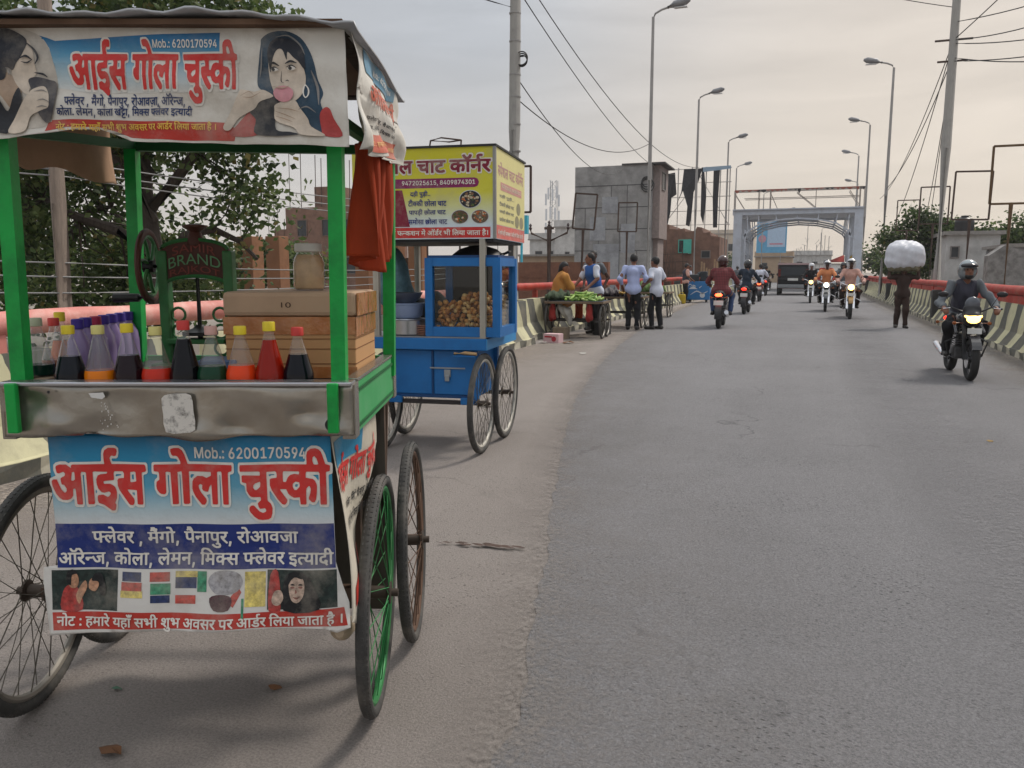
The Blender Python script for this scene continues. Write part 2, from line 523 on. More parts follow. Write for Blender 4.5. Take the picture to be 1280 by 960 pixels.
GLYPH_NUMS = [
9,119,481,-28,-9,5,-9,8,-2,5,2,4,4,2,5,0,12,-10,8,-3,7,2,1,3,-3,3,-11,-1,-3,3,-2,6,2,2,5,3,1,3,-1,3,-16,0,-6,1,-5,4,-4,6,0,12,-2,1,-6,1,-2,1,0,8,0,2,3,1,38,-1,1,1,0,3,0,2,
-3,1,-42,0,-1,2,0,6,1,3,155,1,1,1,0,14,2,6,8,5,12,1,8,-2,5,-4,3,-6,6,-14,9,-2,2,-1,-1,-9,-7,-1,-2,-1,0,-2,0,-50,-1,-2,-2,0,-9,0,-2,0,-1,2,0,50,-2,3,-29,0,-2,-3,0,-7,17,-2,
5,-3,3,-5,1,-4,-1,-13,-2,-9,-4,-5,-6,0,-7,5,0,3,4,8,1,6,-2,5,-3,0,-5,-4,-1,-3,0,-22,-2,-2,-1,0,-11,0,-2,12,-14,-1,-6,2,-7,4,-5,8,-14,0,0,-2,16,-16,-1,-3,-1,-2,-4,-3,-3,0,-4,
1,-10,8,-13,15,-4,8,0,10,3,2,13,1,1,4,-1,5,-3,2,-19,-1,-1,-2,0,-45,1,-2,6,-4,2,-3,2,-5,-1,-9,-3,-7,-6,-3,-14,-1,141,-355,16,-19,10,-11,3,-2,4,0,6,2,3,11,1,10,-4,4,1,4,4,-1,
3,-4,1,-10,-2,-6,1,-7,6,-3,8,0,8,4,6,6,2,14,1,2,1,0,2,-30,1,-3,-1,0,-52,-2,-2,-1,0,-9,0,-2,0,-1,2,0,50,-1,2,-9,1,-2,-3,0,-50,-1,-2,-9,0,-3,1,-1,23,-1,3,-3,0,-2,-1,-1,-11,-5,
-5,-8,-2,-12,0,-8,4,-7,6,-8,14,-1,6,1,2,4,2,8,0,9,-16,6,-5,3,-1,4,3,0,4,-5,6,-6,1,-2,9,2,2,8,3,1,1,1,3,-4,3,-11,-3,-5,1,-2,7,0,3,2,2,8,2,16,0,11,-6,0,4,3,2,72,0,1,1,-1,6,0,
10,3,6,9,4,13,0,4,-1,2,-1,1,-4,-3,-7,-4,-1,-7,1,-4,-4,1,-4,3,-6,3,0,75,0,3,-2,1,-8,-2,-2,-8,-1,-1,-2,0,-50,-2,-2,-9,0,-3,1,0,22,-1,1,-20,1,-2,-1,4,-4,11,-10,1,-3,-1,-5,-3,
-3,-3,0,-4,0,-3,2,-21,22,-4,8,0,9,3,3,13,1,1,7,-3,4,-20,0,-2,-3,0,-10,-1,-2,-19,-1,-5,-1,0,-3,2,-1,13,0,6,-2,5,-3,3,-5,1,-4,-1,-10,-5,-8,3,-3,-1,-4,-2,-5,-3,-1,98,208,10,-14,
13,-5,8,-2,6,1,12,4,5,8,4,12,0,10,-3,9,3,2,1,0,1,0,5,-50,1,-2,-1,-1,-52,-1,-1,-3,-1,-9,0,-2,2,0,50,-1,3,-9,-1,-1,-52,0,-1,-3,-1,-9,0,-2,0,0,2,-1,52,-8,1,-3,-1,-1,-33,-1,-2,
-3,-2,-8,1,-4,2,-3,3,-2,3,-1,5,1,7,7,4,0,10,-1,2,-1,1,-10,1,0,9,2,2,59,0,1,1,0,3,-5,8,-4,2,-7,0,-3,2,-2,5,0,4,3,1,5,1,11,0,7,-4,5,-7,6,-15,2,-1,102,-1,1,-3,-1,-7,-8,-2,-1,
-2,-1,-51,-1,-1,-10,0,-2,1,-1,51,-1,3,-7,0,-3,-1,0,-2,-1,-51,-2,-1,-9,0,-2,1,-1,32,-2,-1,-3,-3,-4,-8,-5,0,-7,2,-2,3,1,6,-5,2,-4,-3,1,-5,5,-7,11,-10,1,-3,-1,-3,-4,-4,10,120,
25,4,0,8,5,1,5,0,3,-1,1,-3,-1,-8,-2,-4,-3,-1,-4,9,97,-4,5,0,7,5,1,3,-1,5,-9,1,-6,-3,-1,-3,0,-3,7,-379,8,9,1,4,1,-1,15,-3,1,-10,-1,-1,-16,13,360,-1,5,0,5,8,6,4,10,2,10,-1,1,
1,1,3,-2,1,-36,0,-2,-3,0,-12,0,-2,7,-494,2,4,0,4,2,0,10,-1,3,-5,-1,-3,-12,8,572,25,6,0,3,1,-4,9,-5,4,-4,-2,-1,-5,2,-6,11,73,481,-33,-7,3,-6,4,-7,6,-4,6,0,7,1,3,8,5,11,0,1,
3,-1,1,-11,1,-6,4,-6,8,-2,11,-8,3,-2,3,0,12,-3,4,-1,3,1,11,2,3,151,1,3,2,0,9,1,5,6,7,9,4,13,0,7,-2,7,-5,5,-7,5,-13,8,-1,3,-2,0,-12,-1,-4,-3,-1,-5,-1,-1,-2,0,-47,-2,-5,-5,-1,
-14,1,-2,3,-1,9,-5,-6,-3,-2,-7,-1,-8,3,-2,-4,-3,-2,-16,0,-3,3,-1,8,-13,0,-8,2,-1,0,-1,-8,-5,-5,-4,-2,-7,0,-12,10,-16,18,-2,-2,1,-11,7,-7,3,-7,0,-11,-2,-5,-4,-6,-8,-4,-16,0,
75,-354,16,-19,10,-14,4,-5,-3,-14,-1,-3,1,-2,5,0,47,-1,2,-2,-1,0,-1,0,-47,-1,-3,-2,-2,-3,-1,-14,1,-3,3,0,10,-2,0,-6,-4,-8,-2,-12,1,-10,3,-4,4,-6,7,-8,17,0,5,1,3,8,3,7,2,-5,
9,1,9,6,4,11,2,13,0,7,-3,5,2,67,0,2,2,1,12,2,6,3,3,5,3,8,1,14,0,4,-2,4,-3,0,-8,-2,-6,-2,-2,-3,-1,-9,0,-1,-2,2,-3,80,-1,3,-3,0,-13,-3,-3,-6,-1,-2,-2,0,-47,-1,-4,-3,-2,-13,0,
-6,3,-6,-4,-8,0,-10,8,-14,15,-1,0,-1,-7,-3,-8,0,-7,-3,-8,-4,-2,82,205,9,-4,2,-7,6,-11,13,-2,-2,0,-14,-2,-3,-17,0,-3,1,-1,4,0,47,0,1,-2,1,-1,-51,-4,-3,-16,0,-3,5,0,48,-2,1,
-1,-2,0,-27,-2,-4,-2,-2,-5,-2,-8,0,-4,2,-5,3,-5,8,0,12,2,4,5,3,1,3,-1,2,-8,1,-3,1,-1,4,1,12,1,2,3,1,55,0,1,2,-3,3,-12,1,-2,2,-2,5,-1,4,1,7,2,2,8,1,13,0,9,-4,5,-6,7,-15,2,-2,
102,-1,2,-3,0,-13,-3,-3,-6,-1,-1,-2,0,-47,-2,-4,-3,-2,-12,0,-3,1,-2,2,-1,50,-1,1,-1,1,-1,-49,-1,-3,-1,-2,-3,-1,-13,0,-3,1,-2,3,0,16,-1,2,-8,-2,4,-6,-1,-8,-8,-7,6,-164,21,2,
0,0,5,-2,0,-4,0,0,-2,5,-87,2,1,-2,1,0,2,3,-3,4,6,468,4,4,0,3,4,-3,1,-4,-1,-1,-2,7,-379,11,2,-1,2,2,0,7,-3,0,-2,-1,0,-6,8,434,-1,2,-2,1,3,0,6,-2,1,-21,-1,10,0,6,-3,6,-294,-1,
2,-2,7,6,-3,1,-4,0,-2,-2,6,-175,-2,13,2,1,1,-1,1,-11,0,-2,-1,8,358,-1,2,-2,4,2,6,0,2,1,-2,1,-9,0,-3,-1,7,135,30,-3,-20,19,-7,9,-2,5,0,6,2,4,3,1,11,0,2,5,-1,4,-2,3,-17,0,-2,
2,1,8,2,2,72,0,2,1,-1,2,-2,6,-4,4,-3,1,-8,0,-2,1,-2,8,0,2,3,1,14,1,6,-2,8,-8,6,-17,10,-1,1,-3,2,0,6,4,8,1,9,-1,8,-6,2,0,0,4,3,2,95,0,2,-2,0,-9,-8,-1,-2,-3,0,-50,-1,-2,-10,
0,-2,1,-1,32,-1,0,-3,-2,-5,-10,-2,-1,-5,1,-5,2,-1,3,0,6,-1,2,-5,0,-3,-3,0,-4,2,-4,14,-14,1,-3,-1,-4,-5,-3,-5,0,-11,10,-6,8,-3,6,0,12,2,5,4,4,6,3,5,0,8,0,9,-3,11,4,1,1,-1,5,
-50,1,-3,-1,0,-52,-2,-2,-1,0,-8,0,-3,1,0,1,0,50,-2,3,-4,0,-1,-3,0,-10,-2,-7,-2,-4,-5,-7,0,-1,11,-13,1,-4,-2,-4,-7,-2,-4,1,-14,16,-11,2,-3,2,-2,3,0,5,2,5,4,2,7,0,6,-2,1,1,-1,
2,-8,2,-5,4,-3,5,-1,6,-7,1,-2,-1,0,-2,-1,-51,-3,-1,-9,0,-2,15,-17,0,-8,3,-6,7,-17,0,-2,-1,0,-1,14,-13,2,-3,-1,-3,-4,-5,136,575,0,-11,10,-11,11,-6,7,-2,5,0,6,4,5,9,0,5,-1,1,
1,2,6,-2,5,-23,1,-3,-1,0,-52,-1,-1,-3,-1,-7,0,-3,1,0,25,-1,3,-10,0,-2,-8,-3,-2,-3,0,-6,0,-4,2,-3,3,-2,5,-1,8,3,4,31,1,1,3,-1,9,-3,1,-37,-1,-1,-2,0,-50,-1,-2,-1,0,-8,0,-3,1,
-1,1,0,52,-2,1,-30,0,-2,-3,0,-7,16,-1,5,-2,3,-4,2,-7,0,-14,-4,-10,-3,-3,-4,0,-6,3,-1,5,3,8,2,6,-2,5,-4,0,-5,-3,-2,-4,0,-23,-3,-1,-7,0,-3,1,-1,11,-15,-1,-8,2,-7,7,-2,7,1,11,
2,5,3,3,8,4,17,1,1,1,0,2,-36,1,-1,2,1,8,2,2,75,0,2,1,-9,6,-6,11,-1,3,2,3,7,2,3,0,8,-11,5,-2,5,2,6,11,5,0,6,-2,1,-3,0,-3,-3,-7,-4,-6,-8,-4,1,-1,35,0,2,1,-1,14,1,5,3,3,3,2,6,
2,11,0,4,-1,3,-1,1,-4,-2,-6,-1,-1,-4,-1,-6,2,-3,-2,-2,-3,2,-6,3,-4,50,0,2,-2,0,-9,-7,-2,-1,-11,-2,-6,-3,-5,-7,-6,5,-6,11,-10,2,-3,0,-3,-5,-5,74,-315,1,-2,12,-15,-1,-10,3,-4,
4,-2,5,-1,12,-2,1,-6,1,-2,3,0,6,2,2,37,0,2,-3,-2,-8,-9,-2,-5,-4,0,-4,2,-1,3,-2,4,0,9,7,-1,23,-1,1,-43,0,-2,2,1,8,1,1,144,0,1,-3,-1,-8,-13,-1,-2,-19,-11,-1,-5,-2,-4,-3,-3,-5,
0,-3,3,-4,7,-4,5,-1,12,4,5,0,3,-7,0,-3,-2,-2,-10,-4,-16,0,-8,2,-6,4,-4,4,-3,8,0,9,2,7,3,4,3,4,7,3,9,2,0,5,-2,3,-28,0,-1,-1,-1,-2,0,-51,-2,-1,-10,0,-1,2,0,50,-2,3,-8,0,-2,-1,
-1,-2,0,-50,-1,-2,9,130,24,4,0,8,5,1,3,0,5,-9,1,-7,-3,-2,-3,1,-3,9,-377,-2,5,0,8,5,1,20,-1,2,-14,1,-3,-1,0,-19,1,-4,7,-24,6,6,0,2,1,1,14,-2,3,-9,-1,-1,-16,6,86,11,3,0,0,3,
-4,3,-3,0,0,-3,11,88,28,-8,-6,5,-11,11,-13,16,-1,6,0,8,1,3,2,3,5,3,7,0,-15,1,-3,2,-1,4,0,12,2,3,4,0,67,1,0,2,-2,2,-11,0,-3,3,-2,6,0,8,1,3,3,1,4,2,14,0,8,-3,5,-4,3,-5,6,-14,
3,-2,8,0,5,1,11,0,11,-2,6,1,99,0,3,0,2,-3,0,-16,-2,-1,-7,-1,-1,-2,0,-47,-1,-3,-2,-3,-14,0,-4,1,-2,3,-1,18,-7,-2,2,-5,1,-8,-5,-6,-5,-2,-6,0,-3,1,-12,11,-7,8,-1,0,-1,-15,-2,
-3,-16,-1,-5,2,-4,-2,-8,0,-3,2,-14,16,-10,1,-5,2,-1,-3,0,-14,-2,-3,-3,-1,-14,0,-3,3,-2,11,-15,1,-8,4,-5,5,-3,1,-1,0,-1,-2,8,-8,0,-8,-2,-3,-5,-5,96,572,0,-15,12,-15,17,-2,-2,
0,-20,-1,-4,-3,-2,-16,1,-3,3,0,24,-2,1,-4,-7,-5,-3,-11,0,-9,7,-1,-22,-2,-3,-2,-1,-14,0,-3,1,-2,3,-1,8,-5,-6,-3,-2,-8,0,-6,3,-2,0,-1,-4,-2,-2,-17,-1,-3,3,0,6,-2,2,-11,1,-6,
1,-6,4,-5,6,-2,6,-1,11,1,5,5,9,-8,2,-2,1,0,16,2,3,3,0,63,0,1,2,-5,11,0,8,2,3,10,3,8,-1,6,-10,3,-2,2,2,3,8,3,2,9,1,8,-3,2,-3,1,-7,-5,-13,2,-1,12,0,3,2,2,15,3,5,3,3,10,3,12,
0,7,-2,3,-2,1,-3,0,-7,-2,-6,-4,-3,-9,0,-1,-2,1,-2,3,-1,47,0,3,0,2,-3,0,-16,-2,-1,-5,-2,-2,-12,-4,-6,-4,-5,1,-3,12,-11,2,-3,-1,-7,-1,-3,-6,-5,47,-320,2,-2,2,-2,8,-15,1,-10,
5,-5,8,-2,11,-7,1,-2,2,-1,3,0,11,-3,8,0,11,2,3,4,1,144,0,5,-2,0,-15,-3,-4,-11,-1,-1,-17,-2,-2,-16,-2,-4,-2,-1,-3,3,-5,5,-1,14,4,8,-1,2,-2,3,-8,-1,-8,-2,-2,-13,-4,-22,0,-11,
5,-8,7,0,-9,-3,-3,-14,-1,-4,1,-2,5,0,47,-2,2,-1,-2,-1,-50,-4,-3,6,-178,26,2,-1,1,1,0,5,-1,2,-3,-4,6,310,5,4,1,1,2,-3,1,-3,-1,0,-1,9,-380,1,3,0,4,3,0,13,0,1,-2,1,-5,0,-2,-2,
0,-10,4,283,0,13,11,-13,1,0,-2,4,153,-6,2,3,-1,5,-12,-1,5,-325,-4,2,-1,5,5,-3,1,-3,-1,8,361,-4,6,1,23,0,2,2,-2,2,-28,0,-2,-1,0,-1,6,55,0,2,-2,5,3,11,0,-15,1,-2,-1,61,1,24,
5,-1,-1,2,0,43,1,1,7,0,3,-1,12,-31,2,1,11,30,1,1,9,0,0,-46,-6,0,-1,1,-1,25,-1,0,-1,-3,-8,-22,-2,-1,-5,0,-2,1,-11,26,0,-26,-2,-1,2,16,12,-1,-5,3,-4,6,-1,6,1,10,3,6,5,4,5,1,
9,-1,5,-4,4,-6,1,-9,-2,-7,-3,-5,-4,-3,-6,-2,16,-2,7,3,1,3,2,2,3,1,5,-1,5,-2,3,-3,3,-3,1,-3,-1,-3,-3,-1,-3,-1,-5,1,-5,1,-2,3,-3,2,19,5,-1,-1,2,0,42,1,2,5,0,1,-1,1,-11,5,1,7,
0,5,-2,3,-3,3,-7,0,-10,-3,-8,-2,-3,-4,-2,-8,-1,-6,2,-2,-1,14,9,6,3,1,3,2,2,7,0,5,-2,4,-2,2,-3,2,-4,-2,-2,-1,-3,-8,1,-4,1,-4,3,-2,1,8,5,-1,-2,2,0,5,3,3,5,-1,3,-4,-1,-4,-3,-1,
2,8,5,-1,-2,2,0,5,3,3,5,-1,3,-4,-1,-4,-3,-1,8,-5,24,-2,3,1,5,2,2,5,-1,3,-4,-1,-4,-3,-1,0,2,21,14,-1,-5,3,-4,5,-1,5,1,8,4,8,11,16,2,1,6,0,1,-1,0,-1,-9,-14,1,-1,5,0,3,-2,4,-4,
2,-6,-1,-9,-3,-5,-5,-3,-6,-1,12,-3,8,3,-1,3,1,2,2,2,4,-1,6,-3,2,-2,2,-2,0,-3,-2,-3,-5,0,-5,1,29,6,-1,-1,1,0,5,18,20,2,3,1,4,0,3,-2,2,-5,2,-5,-3,-2,-5,-6,0,-2,1,2,6,4,5,5,2,
8,1,4,-1,3,-3,3,-4,1,-3,0,-7,-3,-6,-13,-14,0,-2,16,0,1,-2,0,-4,-2,-1,2,17,14,-1,-5,3,-4,6,-2,9,1,15,2,6,4,5,6,3,8,-1,6,-3,5,-7,2,-13,-1,-10,-4,-8,-4,-4,-3,-1,-5,-1,16,-3,8,
4,0,4,2,2,5,2,7,-1,9,-2,4,-3,4,-3,2,-4,-2,-2,-2,-2,-4,-1,-5,0,-5,1,-8,2,-4,1,20,7,-1,-1,1,0,5,10,1,1,1,0,26,0,2,-1,0,-7,-5,-2,0,-1,7,2,2,8,6,8,0,1,-2,0,-36,2,-1,8,-1,0,-5,
-1,-1,1,14,9,-1,-2,1,1,2,17,35,-1,1,-18,0,-2,1,0,5,3,1,28,0,0,-2,0,-6,-18,-36,-2,-2,1,38,13,-1,-4,2,-3,3,-2,4,0,3,2,1,5,0,4,-5,5,-1,3,1,2,2,2,3,0,3,-3,5,-4,3,-3,0,-6,-2,-5,
0,-1,1,2,22,2,1,23,0,1,-2,-1,-4,-17,-1,-1,-2,0,-5,0,-1,6,0,5,-1,4,-2,3,-3,3,-7,0,-6,-1,-5,-4,-4,-5,-3,-6,-1,2,19,12,-1,-1,0,-1,2,9,14,-7,2,-5,4,-2,6,0,9,3,5,5,4,4,1,8,-1,5,
-2,4,-6,1,-6,-1,-7,-3,-7,-11,-17,-2,-1,12,-1,24,3,-1,3,1,3,3,1,3,-1,6,-2,2,-3,2,-2,0,-3,-2,-3,-5,0,-5,1,24,25,-1,-2,1,0,8,-19,0,-2,2,1,6,16,28,3,1,5,0,1,-2,-15,-27,1,-1,9,
0,1,13,6,1,1,-2,0,-11,1,-1,4,0,1,-2,0,-4,-6,-2,0,-7,-1,-1,2,28,24,-1,-1,1,0,8,-1,1,-5,-1,-6,1,-3,1,-2,3,-2,6,0,14,-5,2,0,5,40,1,2,-1,0,-5,-1,-1,-9,0,0,-8,0,-2,1,0,9,0,1,-1,
0,-4,-1,-1,-7,-1,-3,-1,0,-16,-2,-1,9,-14,16,4,1,4,3,0,13,-1,2,-9,0,-1,-1,0,-14,1,-2,1,41,14,-1,-7,6,-4,6,-1,6,1,6,3,4,4,1,7,0,5,-2,8,2,1,1,0,4,-2,1,-29,0,-1,2,0,4,46,0,0,-5,
-5,-1,-1,-1,0,-32,-1,-2,-5,0,-2,1,0,21,-1,0,-2,-1,-4,-7,-2,-1,-5,2,0,1,0,4,-1,2,-3,0,-3,-2,0,-4,3,-4,7,-7,1,-2,-3,-3,-2,-1,1,13,-12,39,-5,10,-3,2,-6,0,-1,4,0,2,4,1,6,0,4,-1,
2,-3,3,-5,3,-9,-1,-2,2,24,25,-1,-1,1,-1,7,-10,0,-6,1,-4,4,-1,5,1,7,3,4,6,2,10,0,1,1,0,2,-1,1,-22,0,-1,2,0,4,38,0,1,-5,-2,-1,-4,0,-1,-2,0,-32,-1,-1,9,-16,14,4,1,5,3,0,6,-7,
1,-5,-2,-1,-3,0,-2,1,-2,1,27,20,-1,-12,11,-4,5,-2,4,-1,4,2,3,5,0,4,-1,1,1,2,3,-1,4,-2,1,-12,0,-1,2,0,3,1,2,26,0,2,-1,0,-5,-5,-2,0,-7,-2,-4,-7,-7,12,-12,0,-2,-2,-2,-2,-1,1,
7,2,-11,3,17,1,1,6,0,1,-4,-4,-14,-3,-1,2,23,27,-1,-1,2,0,12,-1,2,-10,0,-1,-5,-3,-1,-4,0,-4,4,-1,2,-1,4,2,2,4,1,0,10,-1,2,-7,1,0,5,41,0,0,-5,-5,-1,-1,-2,0,-32,-2,-1,7,-17,23,
1,0,8,0,2,0,0,10,-1,2,-10,0,1,18,-13,39,-5,4,-3,1,-4,-1,-2,0,-2,4,1,2,2,1,-1,5,0,2,4,1,6,0,4,-1,2,-3,4,-7,2,-8,-1,-1,-5,0,1,8,-11,45,-2,2,1,5,2,2,5,-1,1,-3,0,-4,-3,-1,1,25,
25,-1,-1,2,0,32,-2,1,-7,0,-1,-22,-2,-1,-5,0,-4,3,-2,5,1,4,4,1,1,1,0,8,-2,1,-5,0,-1,1,0,5,37,1,2,-1,0,-5,-5,-1,-1,-1,0,-33,-2,-1,1,27,6,-1,-2,2,0,31,0,2,-4,1,-1,1,0,4,3,1,1,
1,-2,6,-3,3,-2,0,-4,0,-2,1,-1,4,1,2,8,0,6,-1,4,-5,4,-11,6,0,1,-2,-1,-4,-4,-1,-2,-1,0,-33,-2,-1,2,18,25,-1,-1,1,0,8,-1,1,-6,-1,-6,1,-3,2,-2,2,-2,6,0,14,-5,2,0,5,39,0,0,-5,-5,
-1,-1,-2,0,-32,-2,-1,9,-15,16,5,1,4,3,0,13,-1,2,-10,0,-1,-1,0,-14,1,-2,1,26,24,-1,-1,2,0,16,-2,1,-6,0,-2,-6,-5,-1,-3,1,-2,3,-1,2,-1,3,1,3,2,2,18,0,1,1,0,7,-2,1,-21,0,-1,2,
0,4,38,0,0,-5,-5,-1,-1,-2,0,-32,-2,-1,1,15,5,-1,-1,2,0,31,-1,2,-4,1,0,4,1,2,17,0,2,-2,-1,-4,-1,-1,-4,0,-1,-2,0,-32,-2,-1,1,24,-15,-18,-5,2,-5,3,-5,5,0,2,1,1,3,2,2,0,8,-7,7,
-1,3,1,1,3,-3,2,-7,-1,-2,4,1,2,8,2,4,-1,4,-2,2,-3,1,-4,-1,-4,-1,-3,-6,-3,1,64,38,-1,-1,1,0,15,-1,2,-4,-1,-1,-5,-1,-3,-3,-3,-4,-1,-9,1,-4,2,-4,4,-5,11,1,2,3,1,3,-1,4,-8,5,-4,
4,-1,3,3,-1,2,-2,3,-2,2,-3,0,-1,1,0,4,7,3,1,2,-1,2,-3,2,-7,-2,-2,0,-2,3,1,3,9,3,5,-1,4,-1,2,-3,1,-3,0,-6,-1,-4,4,0,3,0,1,2,0,7,-5,2,0,4,1,2,34,0,1,-2,0,-4,-2,-1,-4,0,-1,-2,
0,-32,-2,-1,-4,0,-1,1,-1,33,-1,1,-6,0,-2,-2,0,-32,-1,-1,2,8,15,-8,-2,2,1,5,3,2,4,-1,2,-3,-1,-4,-3,-1,38,17,7,-1,2,0,21,-6,0,2,-8,-1,-4,-1,-3,-4,-2,-7,-1,-6,2,-3,3,-5,8,-3,
8,2,2,4,1,7,-13,3,-3,3,-1,2,1,1,3,-2,4,-4,4,-1,2,2,3,2,1,14,0,1,1,0,4,-2,0,-33,0,-1,2,0,4,50,0,0,-5,-5,-1,-1,-2,0,-32,-2,-1,2,64,38,-1,-1,1,0,15,-1,2,-4,-1,-1,-5,-1,-3,-3,
-3,-4,-1,-9,1,-4,2,-4,4,-5,11,1,2,3,1,3,-1,4,-8,5,-4,4,-1,3,3,-1,2,-2,3,-2,2,-3,0,-1,1,0,4,7,3,1,2,-1,2,-3,2,-7,-2,-2,0,-2,3,1,3,9,3,5,-1,4,-1,2,-3,1,-3,0,-6,-1,-4,4,0,3,0,
1,2,0,7,-5,2,0,4,1,2,34,0,1,-2,0,-4,-2,-1,-4,0,-1,-2,0,-32,-2,-1,-4,0,-1,1,-1,33,-1,1,-6,0,-2,-2,0,-32,-1,-1,17,7,44,-4,2,-3,3,-3,6,1,3,4,1,2,-1,4,-6,4,-2,4,2,3,6,1,1,3,-1,
3,-1,-1,-6,-4,-5,-6,-2,2,11,8,11,-3,2,-3,3,-1,4,1,4,3,1,20,-1,1,-2,-1,-4,-10,0,-2,-6,8,-14,23,0,4,1,2,23,0,2,-2,0,-4,-2,-1,-22,0,1,38,36,-1,-1,2,0,21,-6,0,2,-8,-1,-4,-1,-3,
-4,-2,-7,-1,-6,2,-3,3,-5,8,-3,8,2,2,4,1,7,-13,3,-3,3,-1,2,1,1,3,-2,4,-4,4,-1,2,2,3,2,1,14,0,1,1,0,4,-2,0,-33,0,-1,2,0,4,50,0,0,-5,-5,-1,-1,-2,0,-32,-2,-1,2,42,24,-1,-1,1,-1,
8,-9,-1,-6,1,-4,4,-1,6,1,6,3,4,6,3,9,-1,1,1,0,2,-1,1,-21,0,-1,1,0,5,2,1,49,0,1,-2,0,-4,-1,-1,-18,0,-1,0,-1,-2,0,-6,11,0,3,-2,2,-3,1,-9,-3,-9,-1,-1,-2,0,-5,2,0,2,2,4,1,5,-1,
4,-3,1,-5,-5,0,-15,-1,-1,9,-15,14,4,1,4,3,0,6,-7,1,-4,-3,-1,-2,0,-3,2,-2,3,23,41,-1,-2,1,-11,0,-7,1,-6,3,-6,5,-7,9,-1,5,2,2,1,1,7,0,1,1,0,5,-2,2,-10,0,-1,2,0,4,55,0,0,-5,-5,
-1,-1,-2,0,-32,-2,-1,20,-17,7,7,1,3,1,1,1,-10,1,-5,2,-3,4,0,8,2,4,4,3,11,0,1,1,-1,2,-18,0,-1,-1,0,-7,-1,-4,-5,-6,0,-2,7,-5,9,12,7,2,0,4,2,1,4,-1,2,-5,1,-4,-3,-1,-2,1,-2,1,
53,15,-16,-8,2,-3,2,-2,3,0,6,1,5,3,4,6,2,-6,3,-2,2,-2,4,0,4,1,5,3,3,5,3,5,0,1,1,-2,1,-15,0,-1,1,0,4,0,1,2,1,32,0,1,-2,0,-4,-1,-1,-7,0,-1,-2,0,-6,-12,-1,-3,-4,0,-3,3,-2,6,-1,
10,3,1,-1,2,-4,-1,-2,-6,-3,0,-5,-1,-1,-11,-2,-3,-2,0,-2,1,-3,5,-2,4,0,7,3,3,-1,2,-4,0,-2,-7,-2,1,33,5,-1,-1,2,0,32,-1,1,-3,0,-1,2,0,4,3,1,1,10,3,4,5,3,9,0,8,-1,6,-3,5,-5,5,
-6,2,-4,-2,-1,-6,1,-7,7,-8,5,-6,1,-5,-3,-2,-4,1,-3,1,-1,6,-1,1,-4,-1,-1,-5,-1,-1,-2,0,-32,-2,-1,2,31,24,-1,-1,1,-1,8,-9,-1,-6,1,-4,4,-1,6,1,6,3,4,6,3,9,-1,1,1,0,2,-1,1,-21,
0,-1,2,0,4,41,0,1,-4,-1,-1,-8,-1,-2,-1,0,-8,1,-1,10,0,1,-5,-2,-1,-6,-1,-3,-2,-1,-15,-1,-1,9,-15,14,4,1,4,3,0,6,-7,1,-4,-3,-1,-2,0,-3,2,-2,2,31,19,-1,-12,12,-5,8,-1,4,2,3,8,
0,1,0,1,4,-1,3,-2,1,-10,0,-1,1,0,5,2,1,44,-1,0,-5,-5,-1,-1,-1,0,-32,-1,-2,-5,0,-2,1,0,13,-1,2,-15,1,-1,-1,0,-1,11,-11,0,-2,-2,-2,-2,-1,7,-1,24,7,0,4,1,0,9,-1,2,-8,0,-2,-1,
1,47,23,-8,-13,7,-6,1,-2,2,0,4,2,2,5,0,5,-2,2,0,5,1,1,3,-2,2,-2,1,-9,-1,-5,4,-2,3,0,4,2,5,4,2,10,1,1,1,-1,2,-1,0,-17,0,-1,2,0,3,1,2,33,-1,0,-5,-5,-1,-1,-1,-1,-8,-13,-1,-2,
0,-1,-2,1,-2,1,0,8,0,4,-1,3,-2,2,-3,1,-8,-2,-3,-3,-3,2,-2,1,-2,-2,-3,2,20,12,-1,-6,5,-3,5,-1,5,0,6,3,4,4,2,5,1,11,-1,1,-2,-1,-4,-11,0,-3,-2,-1,-2,0,-2,1,-3,7,-8,0,-2,-2,-2,
-2,-1,8,-15,37,0,4,1,2,23,0,2,-2,-1,-4,-1,-1,-22,0,2,24,26,-1,-1,1,0,8,-6,0,-8,0,-4,2,-3,3,-2,5,-1,4,1,2,5,2,2,2,0,2,-3,4,-6,0,-1,1,0,5,38,1,2,-1,0,-5,-5,-1,-1,-1,0,-33,-2,
-1,11,-16,15,5,1,5,3,0,14,-1,2,-6,0,-2,-1,0,-9,-2,-3,-3,-3,1,-2,1,38,25,-4,-4,6,-10,2,-4,2,-3,3,-2,4,0,7,2,5,4,3,9,2,0,3,-1,1,-16,0,-1,2,0,4,34,1,2,-1,0,-5,-1,-1,-7,0,-1,-1,
-1,-9,-11,-1,-3,-2,-1,-3,0,-3,1,-2,2,-2,3,-1,2,1,1,3,2,2,5,0,4,-2,1,-5,-2,-5,3,-6,-4,-2,1,33,6,-1,-1,0,0,2,-1,32,-1,1,-3,0,-1,2,0,4,4,1,-2,6,-2,3,-2,1,-3,-1,-1,-4,1,-7,-1,
-1,-6,1,-2,3,0,4,0,6,2,3,4,3,8,0,5,-2,3,-4,5,-11,6,0,1,-2,-1,-4,-5,-1,-1,-2,0,-32,-1,-1,1,36,14,-1,-6,2,-4,4,-2,4,0,6,1,5,3,4,4,3,7,1,0,5,-2,1,-15,0,-1,1,0,5,2,1,32,0,1,-2,
0,-4,-1,-1,-7,0,-1,-1,0,-11,-1,-1,-7,0,-4,-1,-3,-4,-1,-3,2,-4,5,-3,4,0,8,3,2,-1,2,-3,0,-3,-5,-2,-5,-1,1,49,15,-10,-8,7,-4,6,0,7,2,6,-2,4,0,4,1,3,3,3,4,1,10,0,1,2,-2,1,-20,
